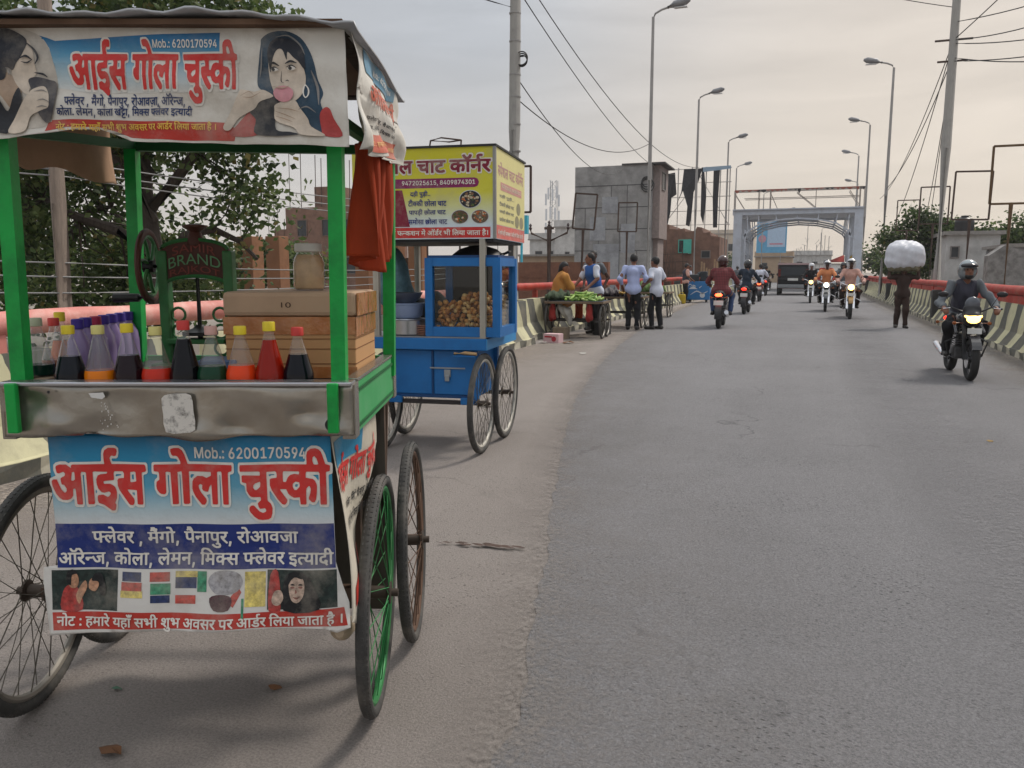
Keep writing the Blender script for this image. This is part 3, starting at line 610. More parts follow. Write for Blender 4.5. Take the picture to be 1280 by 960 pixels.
0,-1,1,0,5,2,1,34,0,1,-2,0,-4,-1,-1,-5,0,-1,-9,-14,-1,-3,-1,-1,-1,1,-2,1,0,6,0,8,-1,4,-4,1,-4,0,-5,-2,-3,-3,-2,-4,-2,-2,1,-2,4,5,4,0,2,-1,2,-3,1,-3,1,-4,-2,-2,-2,-1,-3,1,-3,
9,-10,-2,-3,1,19,-14,43,-4,2,-3,4,-3,5,1,2,6,2,3,-5,1,0,0,3,3,2,5,-1,2,-4,2,4,1,1,5,-2,1,-2,-1,-3,-4,-6,-6,-2,2,36,34,-1,-1,1,0,13,-1,2,-9,0,-1,-5,-3,-1,-4,0,-4,3,-1,3,-1,
4,2,2,3,1,1,1,-8,2,-4,3,-1,7,2,5,3,1,4,1,7,-2,3,-3,1,-3,1,-12,1,0,7,0,2,1,0,10,-2,1,-6,1,0,5,22,0,0,-5,-6,-2,-1,-33,-1,-1,6,-28,32,2,0,1,0,-1,3,-2,1,-2,-2,2,37,22,-1,-11,11,
-6,1,-3,3,-1,4,2,2,6,1,4,-1,2,1,0,1,-6,2,-4,3,-2,4,1,6,3,3,5,2,7,-1,3,-2,3,-3,2,5,18,0,1,-2,-1,-4,-6,-2,0,-34,-6,0,-2,1,0,33,-5,2,0,-8,-1,-5,-2,-4,-3,-4,0,-1,7,-8,1,-3,-3,
-2,6,-12,30,4,-1,1,1,-2,3,-3,2,-3,-2,1,54,38,-1,-1,1,0,15,-1,2,-4,-1,-1,-5,-1,-3,-3,-3,-4,-1,-9,1,-4,2,-4,4,-5,11,1,2,3,1,3,-1,4,-8,5,-4,4,-1,3,3,-1,2,-2,3,-2,2,-3,0,-1,1,
0,4,7,3,1,2,-1,2,-3,2,-7,-2,-2,0,-2,3,1,3,9,3,5,-1,4,-1,2,-3,1,-3,0,-6,-1,-4,4,0,3,0,1,1,0,7,-1,2,-4,1,1,5,18,0,0,-5,-5,-1,-1,-1,-1,-33,-1,-1,1,46,17,-1,-4,1,-6,3,-5,4,-2,
3,3,3,3,1,10,-7,6,-1,4,1,1,3,-1,2,-4,1,-5,-1,-3,0,-4,3,-2,5,0,5,2,4,4,1,9,1,1,1,0,1,-2,1,-22,0,-1,1,0,5,2,1,37,0,1,-2,0,-4,-7,-2,0,-7,-1,-2,-12,0,-2,0,-1,-2,1,-2,10,0,6,-3,
2,-5,0,-5,-1,-3,-2,-2,-3,-2,-5,-1,1,16,-13,39,-2,3,-1,4,0,5,1,4,3,2,4,1,6,0,4,-1,0,-3,-1,-3,-6,1,-3,-3,-1,-3,3,-6,0,-1,1,32,12,-1,-6,5,-3,5,-1,4,0,6,2,4,4,2,16,2,0,6,-2,1,
-22,0,-1,1,0,5,2,1,37,-1,0,-5,-5,-1,-1,-2,0,-32,-2,-1,-4,0,-2,1,0,19,-2,1,-7,0,-4,-2,-1,-2,0,-2,1,-3,7,-7,0,-2,-3,-3,1,8,13,-1,-2,2,0,38,2,2,5,0,1,-2,0,-39,-1,-1,3,21,13,-1,
-6,4,-4,5,1,9,5,6,-4,6,0,8,3,4,4,3,5,2,8,-1,6,-3,3,-5,0,-8,-3,-6,3,-4,2,-3,0,-8,-2,-4,-5,-4,-8,-2,12,-5,8,6,0,3,1,2,2,1,2,0,2,-3,5,-5,1,-3,0,-4,-3,-1,-5,1,-3,9,3,19,5,-1,4,
3,1,4,-2,4,-5,2,-3,-2,-2,-2,-1,-4,1,34,12,-1,-4,2,-3,3,-2,4,0,3,7,1,4,-5,6,-1,5,2,2,5,-1,3,-3,3,-4,1,-5,0,-1,1,0,6,8,9,0,2,-15,0,-1,1,0,5,2,1,26,0,1,-2,-1,-5,-10,-11,1,-1,
6,-3,4,-4,1,-6,-1,-7,-3,-4,-5,-3,-7,-1,2,8,17,-13,-2,3,1,5,2,1,5,-1,2,-3,-1,-4,-2,-1,46,-5,12,-4,1,-6,3,-5,4,-2,3,3,3,3,1,10,-7,6,-1,4,1,1,3,-1,2,-4,1,-5,-1,-3,0,-4,3,-2,5,
0,5,2,4,4,1,9,1,1,1,0,1,-2,1,-22,0,-1,1,0,5,2,1,37,0,1,-2,0,-4,-7,-2,0,-7,-1,-2,-12,0,-2,0,-1,-2,1,-2,10,0,6,-3,2,-5,0,-5,-1,-3,-2,-2,-3,-2,-5,-1,3,39,15,-1,-6,2,-3,4,-1,4,
1,5,-4,5,0,7,2,4,4,2,10,0,2,-2,-1,-5,-7,0,-2,-1,0,-2,2,-2,8,0,1,0,1,7,2,3,3,2,1,1,-2,1,-26,0,-1,2,0,4,48,0,0,-4,-1,-2,-9,0,-1,-1,0,-1,5,-5,2,-5,-1,-8,-3,-6,-5,-5,-6,-3,-6,
-1,11,-6,7,3,0,4,0,5,2,3,3,-6,3,-4,4,-1,-5,-4,0,-3,-3,1,-2,7,20,10,1,1,-1,4,-2,2,-2,0,-1,-2,0,-2,1,34,30,-1,-1,1,-1,7,-10,0,-6,1,-2,2,-2,3,0,9,-6,1,-1,1,0,4,1,1,23,0,1,-2,
-1,-4,-7,-2,-2,-3,0,-2,2,-2,2,-1,3,1,4,2,2,2,-1,16,-28,0,-1,2,0,4,43,0,1,-5,-2,-1,-4,0,-1,-2,0,-32,-1,-1,2,36,24,-1,-1,1,0,8,-1,1,-5,-1,-6,1,-3,1,-2,3,-2,6,0,14,-5,2,0,5,2,
1,50,-1,0,-5,-1,-1,-18,0,-1,-1,0,-7,10,0,3,-2,3,-3,1,-3,0,-6,-3,-9,-2,-1,-2,0,-4,2,0,2,2,5,1,4,-1,3,-3,2,-3,-2,-2,-3,-1,-16,9,-15,16,4,1,4,3,0,13,-1,2,-9,0,-1,-1,0,-14,1,-2,
16,0,0,1,86,2,143,3,201,4,226,5,252,6,277,7,339,8,401,8,462,9,524,10,585,8,647,11,709,12,770,13,832,38,14,0,15,61,16,129,17,129,18,185,5,226,19,251,5,277,20,302,21,362,22,
362,23,362,24,418,19,444,5,470,25,495,21,552,26,552,27,607,25,633,28,690,18,690,19,731,5,756,18,782,24,823,29,849,17,951,30,1007,27,1081,19,1107,5,1132,31,1158,18,1260,16,
1301,32,1301,33,1337,19,1411,39,34,0,24,76,15,102,27,170,3,196,5,221,15,247,16,315,20,315,26,374,19,430,5,455,34,481,27,557,15,583,27,651,5,677,35,702,36,784,27,834,19,860,
5,886,37,911,20,937,38,997,39,1057,5,1125,14,1151,15,1212,16,1280,17,1280,18,1335,5,1376,40,1402,41,1451,42,1486,27,1544,43,1569,44,1621,30,14,0,15,61,16,129,17,129,18,185,
5,226,19,251,5,277,20,302,21,362,22,362,23,362,24,418,19,444,5,470,25,495,21,552,26,552,27,607,25,633,28,690,18,690,19,731,5,756,18,782,24,823,29,849,17,951,33,1007,27,1081,
36,31,0,18,102,16,143,32,143,33,179,19,253,5,279,34,304,24,380,15,406,27,474,19,500,5,526,15,551,16,619,20,619,26,679,19,734,5,760,37,785,20,811,38,871,39,931,5,999,14,1024,
15,1085,16,1153,17,1153,18,1209,5,1250,40,1275,41,1324,42,1359,27,1417,43,1443,44,1495,52,26,0,24,56,45,81,5,132,4,157,5,183,46,208,20,261,27,321,18,347,16,388,5,388,42,414,
46,472,27,525,47,551,5,551,39,576,48,644,44,714,5,740,49,765,28,833,48,833,5,904,50,929,17,1006,39,1061,18,1129,5,1170,25,1195,18,1252,5,1293,29,1318,51,1421,52,1478,18,1478,
5,1519,37,1545,15,1571,42,1639,27,1697,5,1722,33,1748,27,1822,53,1848,27,1905,5,1931,46,1956,21,2010,5,2010,54,2035,22,12,0,13,62,10,123,7,185,8,246,7,308,11,370,6,431,9,493,
11,554,19,616,5,642,55,667,13,729,8,790,12,852,55,913,10,975,13,1037,56,1098,8,1160,9,1221,10,43,0,46,52,44,105,5,131,25,157,28,213,57,213,44,271,3,297,3,322,14,45,0,44,50,
38,76,34,137,44,213,5,239,58,264,24,334,15,360,27,428,5,454,59,479,27,543,45,569,14,25,0,27,57,25,83,57,140,44,197,5,223,58,249,24,319,15,345,27,412,5,438,59,464,27,527,45,
553,14,39,0,20,68,24,127,39,153,27,221,5,247,58,272,24,342,15,368,27,436,5,462,59,488,27,551,45,577,45,20,0,16,60,22,60,5,60,39,85,48,153,44,223,5,249,25,275,27,331,45,357,
44,408,52,434,5,434,60,459,32,536,34,572,49,648,26,716,5,772,20,797,16,857,22,857,5,857,31,883,51,985,52,1043,18,1043,5,1083,48,1109,44,1179,5,1205,37,1231,15,1257,42,1324,
27,1382,5,1408,33,1434,27,1508,53,1534,27,1591,5,1617,46,1642,21,1695,54,1695,
]
GL = _glyphs()
# ================================================================== ground and road
def ground_mat(name, c0, c1, grit, pits=0.0, crack=0.0, patch=0.25):
    m = bpy.data.materials.new(name); m.use_nodes = True
    t = m.node_tree; p = t.nodes['Principled BSDF']
    p.inputs['Roughness'].default_value = 0.88; p.inputs['Specular IOR Level'].default_value = 0.25
    co = N(t, 'TexCoord')
    def noise(sc, det=6, ro=0.6, st=None):
        v = co.outputs['Object']
        if st:
            ma = N(t, 'Mapping'); ma.inputs['Scale'].default_value = st; t.links.new(v, ma.inputs[0]); v = ma.outputs[0]
        n = N(t, 'TexNoise'); n.inputs['Scale'].default_value = sc; n.inputs['Detail'].default_value = det; n.inputs['Roughness'].default_value = ro
        t.links.new(v, n.inputs['Vector']); return n.outputs['Fac']
    def rng(v, a, b, c=0.0, d=1.0):
        r = N(t, 'MapRange'); r.inputs[1].default_value = a; r.inputs[2].default_value = b; r.inputs[3].default_value = c; r.inputs[4].default_value = d
        t.links.new(v, r.inputs[0]); return r.outputs[0]
    def mix(f, a, b, mode='MIX'):
        x = N(t, 'MixRGB'); x.blend_type = mode
        for s, i in ((f, 0), (a, 1), (b, 2)):
            if isinstance(s, (int, float)): x.inputs[i].default_value = s
            elif isinstance(s, tuple): x.inputs[i].default_value = (*s, 1)
            else: t.links.new(s, x.inputs[i])
        return x.outputs[0]
    base = mix(rng(noise(0.35, 8, 0.6), 0.35, 0.65), c0, c1)
    # long tyre-worn streaks
    base = mix(rng(noise(0.9, 6, 0.6, (1.0, 0.09, 1)), 0.42, 0.66, 0, patch), base, tuple(x * 1.35 for x in c1))
    base = mix(rng(noise(2.3, 9, 0.7), 0.52, 0.72, 0, patch), base, tuple(x * 0.72 for x in c0))
    g = noise(118, 4, 0.8)
    base = mix(grit, base, mix(rng(g, 0.36, 0.66), tuple(x * 0.42 for x in c0), tuple(x * 1.6 for x in c1)))
    h = g
    if pits:
        ma = N(t, 'Mapping'); ma.inputs['Scale'].default_value = (30, 52, 30); t.links.new(co.outputs['Object'], ma.inputs[0])
        vo = N(t, 'TexVoronoi'); vo.inputs['Scale'].default_value = 1.0; vo.inputs['Randomness'].default_value = 1
        t.links.new(ma.outputs[0], vo.inputs['Vector'])
        pit = rng(vo.outputs['Distance'], 0.10, 0.26, 1, 0)
        area = rng(noise(0.8, 5, 0.6), 0.42, 0.62)
        pm = N(t, 'Math'); pm.operation = 'MULTIPLY'; t.links.new(pit, pm.inputs[0]); t.links.new(area, pm.inputs[1])
        pf = N(t, 'Math'); pf.operation = 'MULTIPLY'; t.links.new(pm.outputs[0], pf.inputs[0]); pf.inputs[1].default_value = pits
        base = mix(pf.outputs[0], base, tuple(x * 0.3 for x in c0))
        sb = N(t, 'Math'); sb.operation = 'SUBTRACT'; t.links.new(h, sb.inputs[0]); t.links.new(pf.outputs[0], sb.inputs[1]); h = sb.outputs[0]
    if crack:
        wn = N(t, 'TexNoise'); wn.inputs['Scale'].default_value = 1.7; wn.inputs['Detail'].default_value = 6
        t.links.new(co.outputs['Object'], wn.inputs['Vector'])
        wm = mix(0.55, co.outputs['Object'], wn.outputs['Color'])
        vc = N(t, 'TexVoronoi'); vc.feature = 'DISTANCE_TO_EDGE'; vc.inputs['Scale'].default_value = 0.55
        t.links.new(wm, vc.inputs['Vector'])
        ck = rng(vc.outputs['Distance'], 0.0, 0.007, 1, 0)
        cm = N(t, 'Math'); cm.operation = 'MULTIPLY'; t.links.new(ck, cm.inputs[0]); t.links.new(rng(noise(0.5, 4), 0.46, 0.58, 0, crack), cm.inputs[1])
        base = mix(cm.outputs[0], base, tuple(x * 0.35 for x in c0))
    t.links.new(base, p.inputs['Base Color'])
    b = N(t, 'Bump'); b.inputs['Strength'].default_value = 0.8; b.inputs['Distance'].default_value = 0.012
    t.links.new(h, b.inputs['Height']); t.links.new(b.outputs[0], p.inputs['Normal'])
    return m
MB().box(-600, 600, -60, 1500, -0.3, -0.006).build('ground', ground_mat('dusty_earth', (0.20, 0.175, 0.15), (0.27, 0.24, 0.21), 0.2))['kind'] = 'structure'
SEAM = [(-0.60, -4), (-0.63, 0.5), (-0.71, 1.6), (-0.78, 2.23), (-0.93, 2.74), (-1.06, 3.3), (-1.29, 4.14), (-1.70, 5.7), (-2.24, 8.0), (-2.75, 11), (-3.25, 14.7), (-3.75, 20), (-4.3, 30), (-4.6, 45), (-4.65, 140)]
def seam_line(off, jit, seed):
    r_ = random.Random(seed); o = []
    for (xa, ya), (xb, yb) in zip(SEAM, SEAM[1:]):
        n = max(2, int((yb - ya) / 0.09) if yb < 16 else 14)
        for i in range(n):
            t = i / n
            o.append((xa + (xb - xa) * t + off + r_.uniform(-jit, jit), ya + (yb - ya) * t))
    o.append((SEAM[-1][0] + off, SEAM[-1][1]))
    return o
def strip(name, left, right, z, mat):
    n = len(left)
    v = [(x, y, z) for x, y in left] + [(x, y, z) for x, y in right]
    return mesh_obj(name, v, [(i, n + i, n + i + 1, i + 1) for i in range(n - 1)], mat)
L0 = seam_line(0, 0.016, 3)
strip('shoulder', [(-5.05, y) for x, y in L0], [(x + 0.3, y) for x, y in L0], 0.0, ground_mat('dusty_concrete', (0.212, 0.186, 0.170), (0.262, 0.234, 0.216), 0.4, 0.55, 0.25, 0.4))['kind'] = 'structure'
strip('road', L0, [(3.2, y) for x, y in L0], 0.005, ground_mat('asphalt', (0.150, 0.147, 0.151), (0.196, 0.192, 0.199), 0.5, 0.9, 0.6, 0.36))['kind'] = 'structure'
def dust_strip(name, line, prof, z, mat):
    """loose dust: prof = list of (offset, amount); the noise in the material breaks it up"""
    k = len(prof); v = []; at = []
    for x, y in line:
        for o_, d_ in prof: v.append((x + o_, y, z)); at.append(d_)
    n_ = len(line)
    o = mesh_obj(name, v, [(i * k + j, i * k + j + 1, (i + 1) * k + j + 1, (i + 1) * k + j) for i in range(n_ - 1) for j in range(k - 1)], mat)
    o.data.attributes.new('dust', 'FLOAT', 'POINT').data.foreach_set('value', at)
    o['kind'] = 'structure'
def dust_mat(name, col, scale=3.0, fine=60):
    m = bpy.data.materials.new(name); m.use_nodes = True; t = m.node_tree; p = t.nodes['Principled BSDF']; o_ = t.nodes['Material Output']
    p.inputs['Roughness'].default_value = .95; p.inputs['Specular IOR Level'].default_value = .1
    co = N(t, 'TexCoord'); at = N(t, 'Attribute'); at.attribute_name = 'dust'
    n1 = N(t, 'TexNoise'); n1.inputs['Scale'].default_value = scale; n1.inputs['Detail'].default_value = 9; n1.inputs['Roughness'].default_value = .7; t.links.new(co.outputs['Object'], n1.inputs['Vector'])
    n2 = N(t, 'TexNoise'); n2.inputs['Scale'].default_value = fine; n2.inputs['Detail'].default_value = 4; t.links.new(co.outputs['Object'], n2.inputs['Vector'])
    ad = N(t, 'Math'); ad.operation = 'ADD'; t.links.new(n1.outputs['Fac'], ad.inputs[0]); t.links.new(n2.outputs['Fac'], ad.inputs[1])
    mr = N(t, 'MapRange'); mr.inputs[1].default_value = .78; mr.inputs[2].default_value = 1.22; t.links.new(ad.outputs[0], mr.inputs[0])
    mu = N(t, 'Math'); mu.operation = 'MULTIPLY'; mu.use_clamp = True; t.links.new(mr.outputs[0], mu.inputs[0]); t.links.new(at.outputs['Fac'], mu.inputs[1])
    rp = N(t, 'ValToRGB'); rp.color_ramp.elements[0].color = (*[x * .75 for x in col], 1); rp.color_ramp.elements[1].color = (*[min(1, x * 1.2) for x in col], 1); t.links.new(n2.outputs['Fac'], rp.inputs[0]); t.links.new(rp.outputs[0], p.inputs['Base Color'])
    tr = N(t, 'BsdfTransparent'); mi = N(t, 'MixShader'); t.links.new(mu.outputs[0], mi.inputs[0]); t.links.new(tr.outputs[0], mi.inputs[1]); t.links.new(p.outputs[0], mi.inputs[2]); t.links.new(mi.outputs[0], o_.inputs['Surface'])
    return m
DUST = dust_mat('loose_dust', (.235, .212, .196))
dust_strip('road_edge_dust', L0, [(-.3, .0), (-.1, .35), (-.02, .75), (.03, .6), (.18, .32), (.7, .16), (1.4, 0)], 0.0095, DUST)
dust_strip('sand_drift', [(0, y) for x, y in L0 if y > 2], [(-4.7, 1.3), (-4.3, .9), (-3.6, .25), (-3.0, 0)], 0.004, dust_mat('pale_sand', (.31, .27, .235), 2.0, 40))
dust_strip('tyre_track_dust', [(.95 + .05 * math.sin(y * .4), y) for x, y in L0], [(-.5, 0), (-.1, .55), (.3, .5), (.75, 0)], 0.0095, dust_mat('polished_track', (.225, .22, .226), 1.2, 50))
gut = [(3.0 + 0.12 * math.sin(y * 1.3) - 0.12 * math.sin(y * .37) - .15, y) for x, y in L0 if y >= 2]
dust_strip('gutter_dust', [(3.2, y) for x, y in gut], [(0, 1.6), (-.15, 1.4), (-.45, .6), (-.9, 0)], 0.011, dust_mat('gutter_grit', (.27, .24, .205), 2.5, 45))

# ================================================================== crash barriers with rails
def barrier_mat(yel, blk, base):
    m = bpy.data.materials.new('striped_barrier_paint'); m.use_nodes = True
    t = m.node_tree; p = t.nodes['Principled BSDF']; p.inputs['Roughness'].default_value = 0.8
    co = N(t, 'TexCoord'); sp = N(t, 'SeparateXYZ'); t.links.new(co.outputs['Object'], sp.inputs[0])
    def math_(op, a, b):
        n = N(t, 'Math'); n.operation = op
        for s, i in ((a, 0), (b, 1)):
            if isinstance(s, (int, float)): n.inputs[i].default_value = s
            else: t.links.new(s, n.inputs[i])
        return n.outputs[0]
    nz = N(t, 'TexNoise'); nz.inputs['Scale'].default_value = 9; nz.inputs['Detail'].default_value = 8; t.links.new(co.outputs['Object'], nz.inputs['Vector'])
    y = math_('ADD', math_('ADD', sp.outputs['Y'], math_('MULTIPLY', sp.outputs['Z'], 0.28)), math_('MULTIPLY', nz.outputs['Fac'], 0.05))
    st = math_('GREATER_THAN', math_('FRACT', math_('DIVIDE', y, 0.86), 0), 0.5)
    kb = math_('LESS_THAN', sp.outputs['Z'], 0.115)
    ks = math_('GREATER_THAN', math_('FRACT', math_('DIVIDE', sp.outputs['Y'], 0.6), 0), 0.5)
    def mix(f, a, b):
        x = N(t, 'MixRGB')
        for s, i in ((f, 0), (a, 1), (b, 2)):
            if isinstance(s, (int, float)): x.inputs[i].default_value = s
            elif isinstance(s, tuple): x.inputs[i].default_value = (*s, 1)
            else: t.links.new(s, x.inputs[i])
        return x.outputs[0]
    col = mix(st, yel, blk)
    col = mix(kb, col, mix(ks, tuple(x * 1.0 for x in base), blk))
    r2 = N(t, 'MapRange'); r2.inputs[1].default_value = 0.45; r2.inputs[2].default_value = 0.75; r2.inputs[4].default_value = 0.6
    n2 = N(t, 'TexNoise'); n2.inputs['Scale'].default_value = 3.5; n2.inputs['Detail'].default_value = 9; n2.inputs['Roughness'].default_value = 0.7; t.links.new(co.outputs['Object'], n2.inputs['Vector'])
    t.links.new(n2.outputs['Fac'], r2.inputs[0])
    col = mix(r2.outputs[0], col, (0.25, 0.22, 0.16))
    t.links.new(col, p.inputs['Base Color'])
    b = N(t, 'Bump'); b.inputs['Strength'].default_value = 0.3; b.inputs['Distance'].default_value = 0.02
    t.links.new(nz.outputs['Fac'], b.inputs['Height']); t.links.new(b.outputs[0], p.inputs['Normal'])
    return m
BMAT = barrier_mat((0.55, 0.52, 0.33), (0.10, 0.10, 0.085), (0.45, 0.42, 0.33))
BPROF = [(0, 0), (0, .12), (.03, .13), (.15, .34), (.20, .80), (.38, .80), (.43, .34), (.5, .12), (.5, 0)]
def barrier(x, sgn, y0, y1, label, group):
    b = MB(); n = int((y1 - y0) / 0.43)
    k = len(BPROF)
    vs = []; fs = []
    for i in range(n + 1):
        yy = (y1 - y0) * i / n
        # the stripes sit on shallow ribs
        for a, z in BPROF:
            rib = 0.018 * (1 if i % 2 else -1) if 0.1 < z < 0.75 else 0
            vs.append((sgn * (a + rib), yy, z))
    for i in range(n):
        for j in range(k - 1): fs.append((i * k + j, i * k + j + 1, (i + 1) * k + j + 1, (i + 1) * k + j))
    fs += [tuple(range(k)), tuple(n * k + j for j in range(k))]
    o = b.add(vs, fs).build('crash_barrier', BMAT)
    o.location = (x, y0, 0)
    tag(o, label, 'barrier', group)
BK = M('blackened_concrete', (0.05, 0.05, 0.048), 0.85, var=0.3)
RIGHT = [(-2, 10.2), (10.55, 23.9), (24.35, 37.7), (38.15, 51.4), (51.8, 61)]
for a, b in RIGHT:
    barrier(3.08, 1, a, b, 'yellow and black striped concrete crash barrier along the right edge of the road', 'barriers along the right kerb')
for x_, a, b in [(-4.72, -1.62, 5.4), (-4.72, 5.75, 14.1), (-4.98, 14.7, 27.2), (-4.98, 27.7, 40.6), (-5.0, 41.2, 60)]:
    barrier(x_, -1, a, b, 'yellow and black striped concrete crash barrier along the left edge behind the carts', 'barriers along the left kerb')
for y in (10.2, 23.9, 37.7, 51.4):
    tag(MB().box(3.1, 3.5, y + .03, y + .32, 0, 0.86, 0.02).build('barrier_pier', BK), 'dark pier closing a joint between striped barriers on the right', 'pier', 'barrier piers')
RED = M('red_rail_paint', '#a8291a', 0.55, var=0.25, scale=4, dirt=(0.28, 0.17, 0.12), damt=0.5)
REDP = M('faded_pink_rail_paint', '#c98076', 0.6, var=0.2, scale=3, dirt='#e3c4b8', damt=0.7, dscale=2.0)
def rail(x, y0, y1, r, z, m, label, second=None):
    t = thing('guard_rail', label, 'guard rail', (x, y0, 0))
    MB().tube([(0, (y1 - y0) * i / 40, z + 0.006 * math.sin(i * 1.7)) for i in range(41)], r, 14).build('rail_pipe', m, t, True)
    if second: MB().box(-0.03, 0.03, 0, y1 - y0, second - .08, second + .05).build('lower_rail', m, t)
    n = int((y1 - y0) / 2.6)
    for i in range(n + 1):
        MB().box(-0.05, 0.05, i * 2.6 + .02, i * 2.6 + .09, 0.79, z).build('rail_post', m, t)
rail(3.34, 2.0, 60, 0.085, 1.02, RED, 'red pipe guard rail on top of the right hand barrier', 0.88)
rail(-5.4, 13.4, 60, 0.08, 1.03, RED, 'red pipe guard rail on the left barrier beyond the blue cart')
rail(-5.0, -1.5, 13.3, 0.085, 0.99, REDP, 'faded pink pipe guard rail on the left barrier behind the green cart')

# ================================================================== street lamps, poles, wires
GALV = M('weathered_galvanised_steel', (0.33, 0.32, 0.31), 0.6, 0.25, var=0.15, scale=2)
LAMPG = M('lamp_housing_grey', (0.22, 0.22, 0.23), 0.5, 0.2)
LENS = M('lamp_lens', (0.6, 0.6, 0.6), 0.2)
def lamp():
    t = thing('street_lamp', None, 'street lamp')
    MB().tube([(0, 0, 0), (0, 0, 4), (0, 0, 8.75)], [0.075, 0.06, 0.042], 12).build('pole', GALV, t, True)
    MB().box(-.14, .14, -.14, .14, 0, .03).box(-.06, .06, -.11, -.05, .6, 1.0).build('base_plate', GALV, t)
    MB().tube([(0, 0, 8.7), (0.06, 0, 8.84), (0.25, 0, 8.93), (0.55, 0, 9.0)], 0.032, 8).build('arm', GALV, t, True)
    h = MB(); h.tube([(0.42, 0, 8.97), (0.62, 0, 9.03), (0.95, 0, 9.1), (1.08, 0, 9.12)], [0.05, 0.11, 0.11, 0.04], 10).build('lamp_head', LAMPG, t, True)
    MB().box(0.62, 1.0, -.07, .07, 8.925, 8.945).build('lens', LENS, t)
    return t
L_LAB = ['left kerb street lamp nearest the camera, tallest in the picture on the left side', 'second left kerb street lamp, standing in front of the torn hoarding frame', 'third left kerb street lamp, just left of the white gate', 'fourth left kerb street lamp, rising beside the left leg of the gate']
R_LAB = ['right kerb street lamp nearest the camera, its arm high above the white bundle', 'second right kerb street lamp, left of the trees', 'third right kerb street lamp, close to the right leg of the gate']
lp = lamp(); first = True
for i, (x, y) in enumerate(((-5.2, 27.5), (-5.42, 40.9), (-5.28, 54.6), (-5.9, 68.3))):
    o = lp if first else copy_tree(lp)
    first = False
    o.location = (x, y, 0); o.scale = (1.097, 1.097, 1.097); o['label'] = L_LAB[i]; o['group'] = 'street lamps'
for i, (x, y) in enumerate(((3.2, 42.2), (3.19, 57.6), (3.3, 72.3))):
    o = copy_tree(lp, loc=(x, y, 0), rz=math.pi); o.scale = (1.217, 1.217, 1.217); o['label'] = R_LAB[i]
for i, (x, y, rz) in enumerate(((-5.0, 92, 0), (3.9, 84, math.pi), (-3.4, 118, 0), (-0.6, 150, 0), (1.9, 170, 0))):
    o = copy_tree(lp, loc=(x, y, 0), rz=rz); o['label'] = 'slim street lamp far away beyond the gate'; o['group'] = 'far street lamps beyond the gate'
CONC = M('weathered_concrete', (0.36, 0.35, 0.33), 0.85, var=0.2, scale=3, dirt=(0.2, 0.19, 0.18), damt=0.5, bump=0.15)
WOOD = M('grey_weathered_wood', (0.25, 0.20, 0.165), 0.85, var=0.3, scale=5, stretch=(4, 4, .6), bump=0.3)
BLKW = M('black_cable', (0.03, 0.03, 0.03), 0.6)
GRYW = M('grey_wire', (0.22, 0.22, 0.22), 0.5)
IRON = M('rusty_dark_iron', (0.075, 0.05, 0.04), 0.8, var=0.3)
t = thing('utility_pole', 'concrete utility pole with a cable coil, rising behind the yellow sign of the blue cart', 'utility pole', (-5.42, 14.8, 0))
MB().tube([(0, 0, 0), (0.02, 0, 4), (0.06, 0, 9.3)], [.13, .11, .085], 10).build('pole', CONC, t, True)
c = MB()
for k in range(3): c.torus((0.17, -.02 * k, 5.25 + .02 * k), 0.1 + .01 * k, 0.012, 24, 6, 'y')
c.bar((0.02, 0, 5.33), (0.2, 0, 5.33), .012).build('cable_coil', BLKW, t, True)
for z in (3.2, 3.6, 4.1, 4.6, 5.0, 5.6, 6.1): MB().lathe([(.112, z), (.112, z + .025)], (.03, 0, 0), 12).build('band', GALV, t)
t = thing('utility_pole', 'concrete utility pole with a fan of wires beyond the right barrier', 'utility pole', (3.66, 27.7, 0))
MB().tube([(0, 0, 0), (0, 0, 5), (0, 0, 11.5)], [.165, .14, .10], 10).build('pole', CONC, t, True)
MB().beam((-.5, 0, 8.1), (.5, 0, 8.1), .05, .05).beam((-.4, 0, 7.5), (.4, 0, 7.5), .05, .05).build('crossarm', IRON, t)
t = thing('utility_pole', 'weathered wooden pole standing in front of the big tree at the far left', 'utility pole', (-7.05, 6.05, 0))
MB().tube([(0, 0, 0), (.03, 0, 2), (.06, 0, 5.2)], [.078, .07, .06], 10).build('pole', WOOD, t, True)
t = thing('utility_pole', 'short dark iron pole with two raised arms and insulators beyond the seated woman', 'utility pole', (-8.25, 26, 0))
m_ = MB().tube([(0, 0, 0), (0, 0, 2.85)], [.1, .09], 8)
m_.beam((-.16, 0, 2.78), (.16, 0, 2.78), .08, .08).bar((0, 0, 2.35), (-.62, 0, 2.62), .04).bar((0, 0, 2.35), (.62, 0, 2.62), .04).bar((-.62, 0, 2.6), (-.66, 0, 2.75), .03).bar((.62, 0, 2.6), (.66, 0, 2.75), .03)
m_.build('pole', IRON, t)
for x, z in ((-.66, 2.74), (0, 2.83), (.66, 2.74)):
    MB().lathe([(.04, 0), (.06, .06), (.03, .1), (.055, .14), (.02, .2)], (x, 0, z), 10).build('insulator', M('dark_porcelain', (.05, .03, .03), .3), t, True)
def wire(a, b, sag, r, label, mat=BLKW, grp=None, n=24):
    a = np.array(a, float); b = np.array(b, float)
    P = [a + (b - a) * i / n - np.array([0, 0, 4 * sag * (i / n) * (1 - i / n)]) for i in range(n + 1)]
    tag(MB().tube(P, r, 5).build('overhead_wire', mat), label, 'wire', grp)
PL = (-5.38, 14.8); PR = (3.66, 27.7)
gl = 'wires meeting at the left concrete pole'
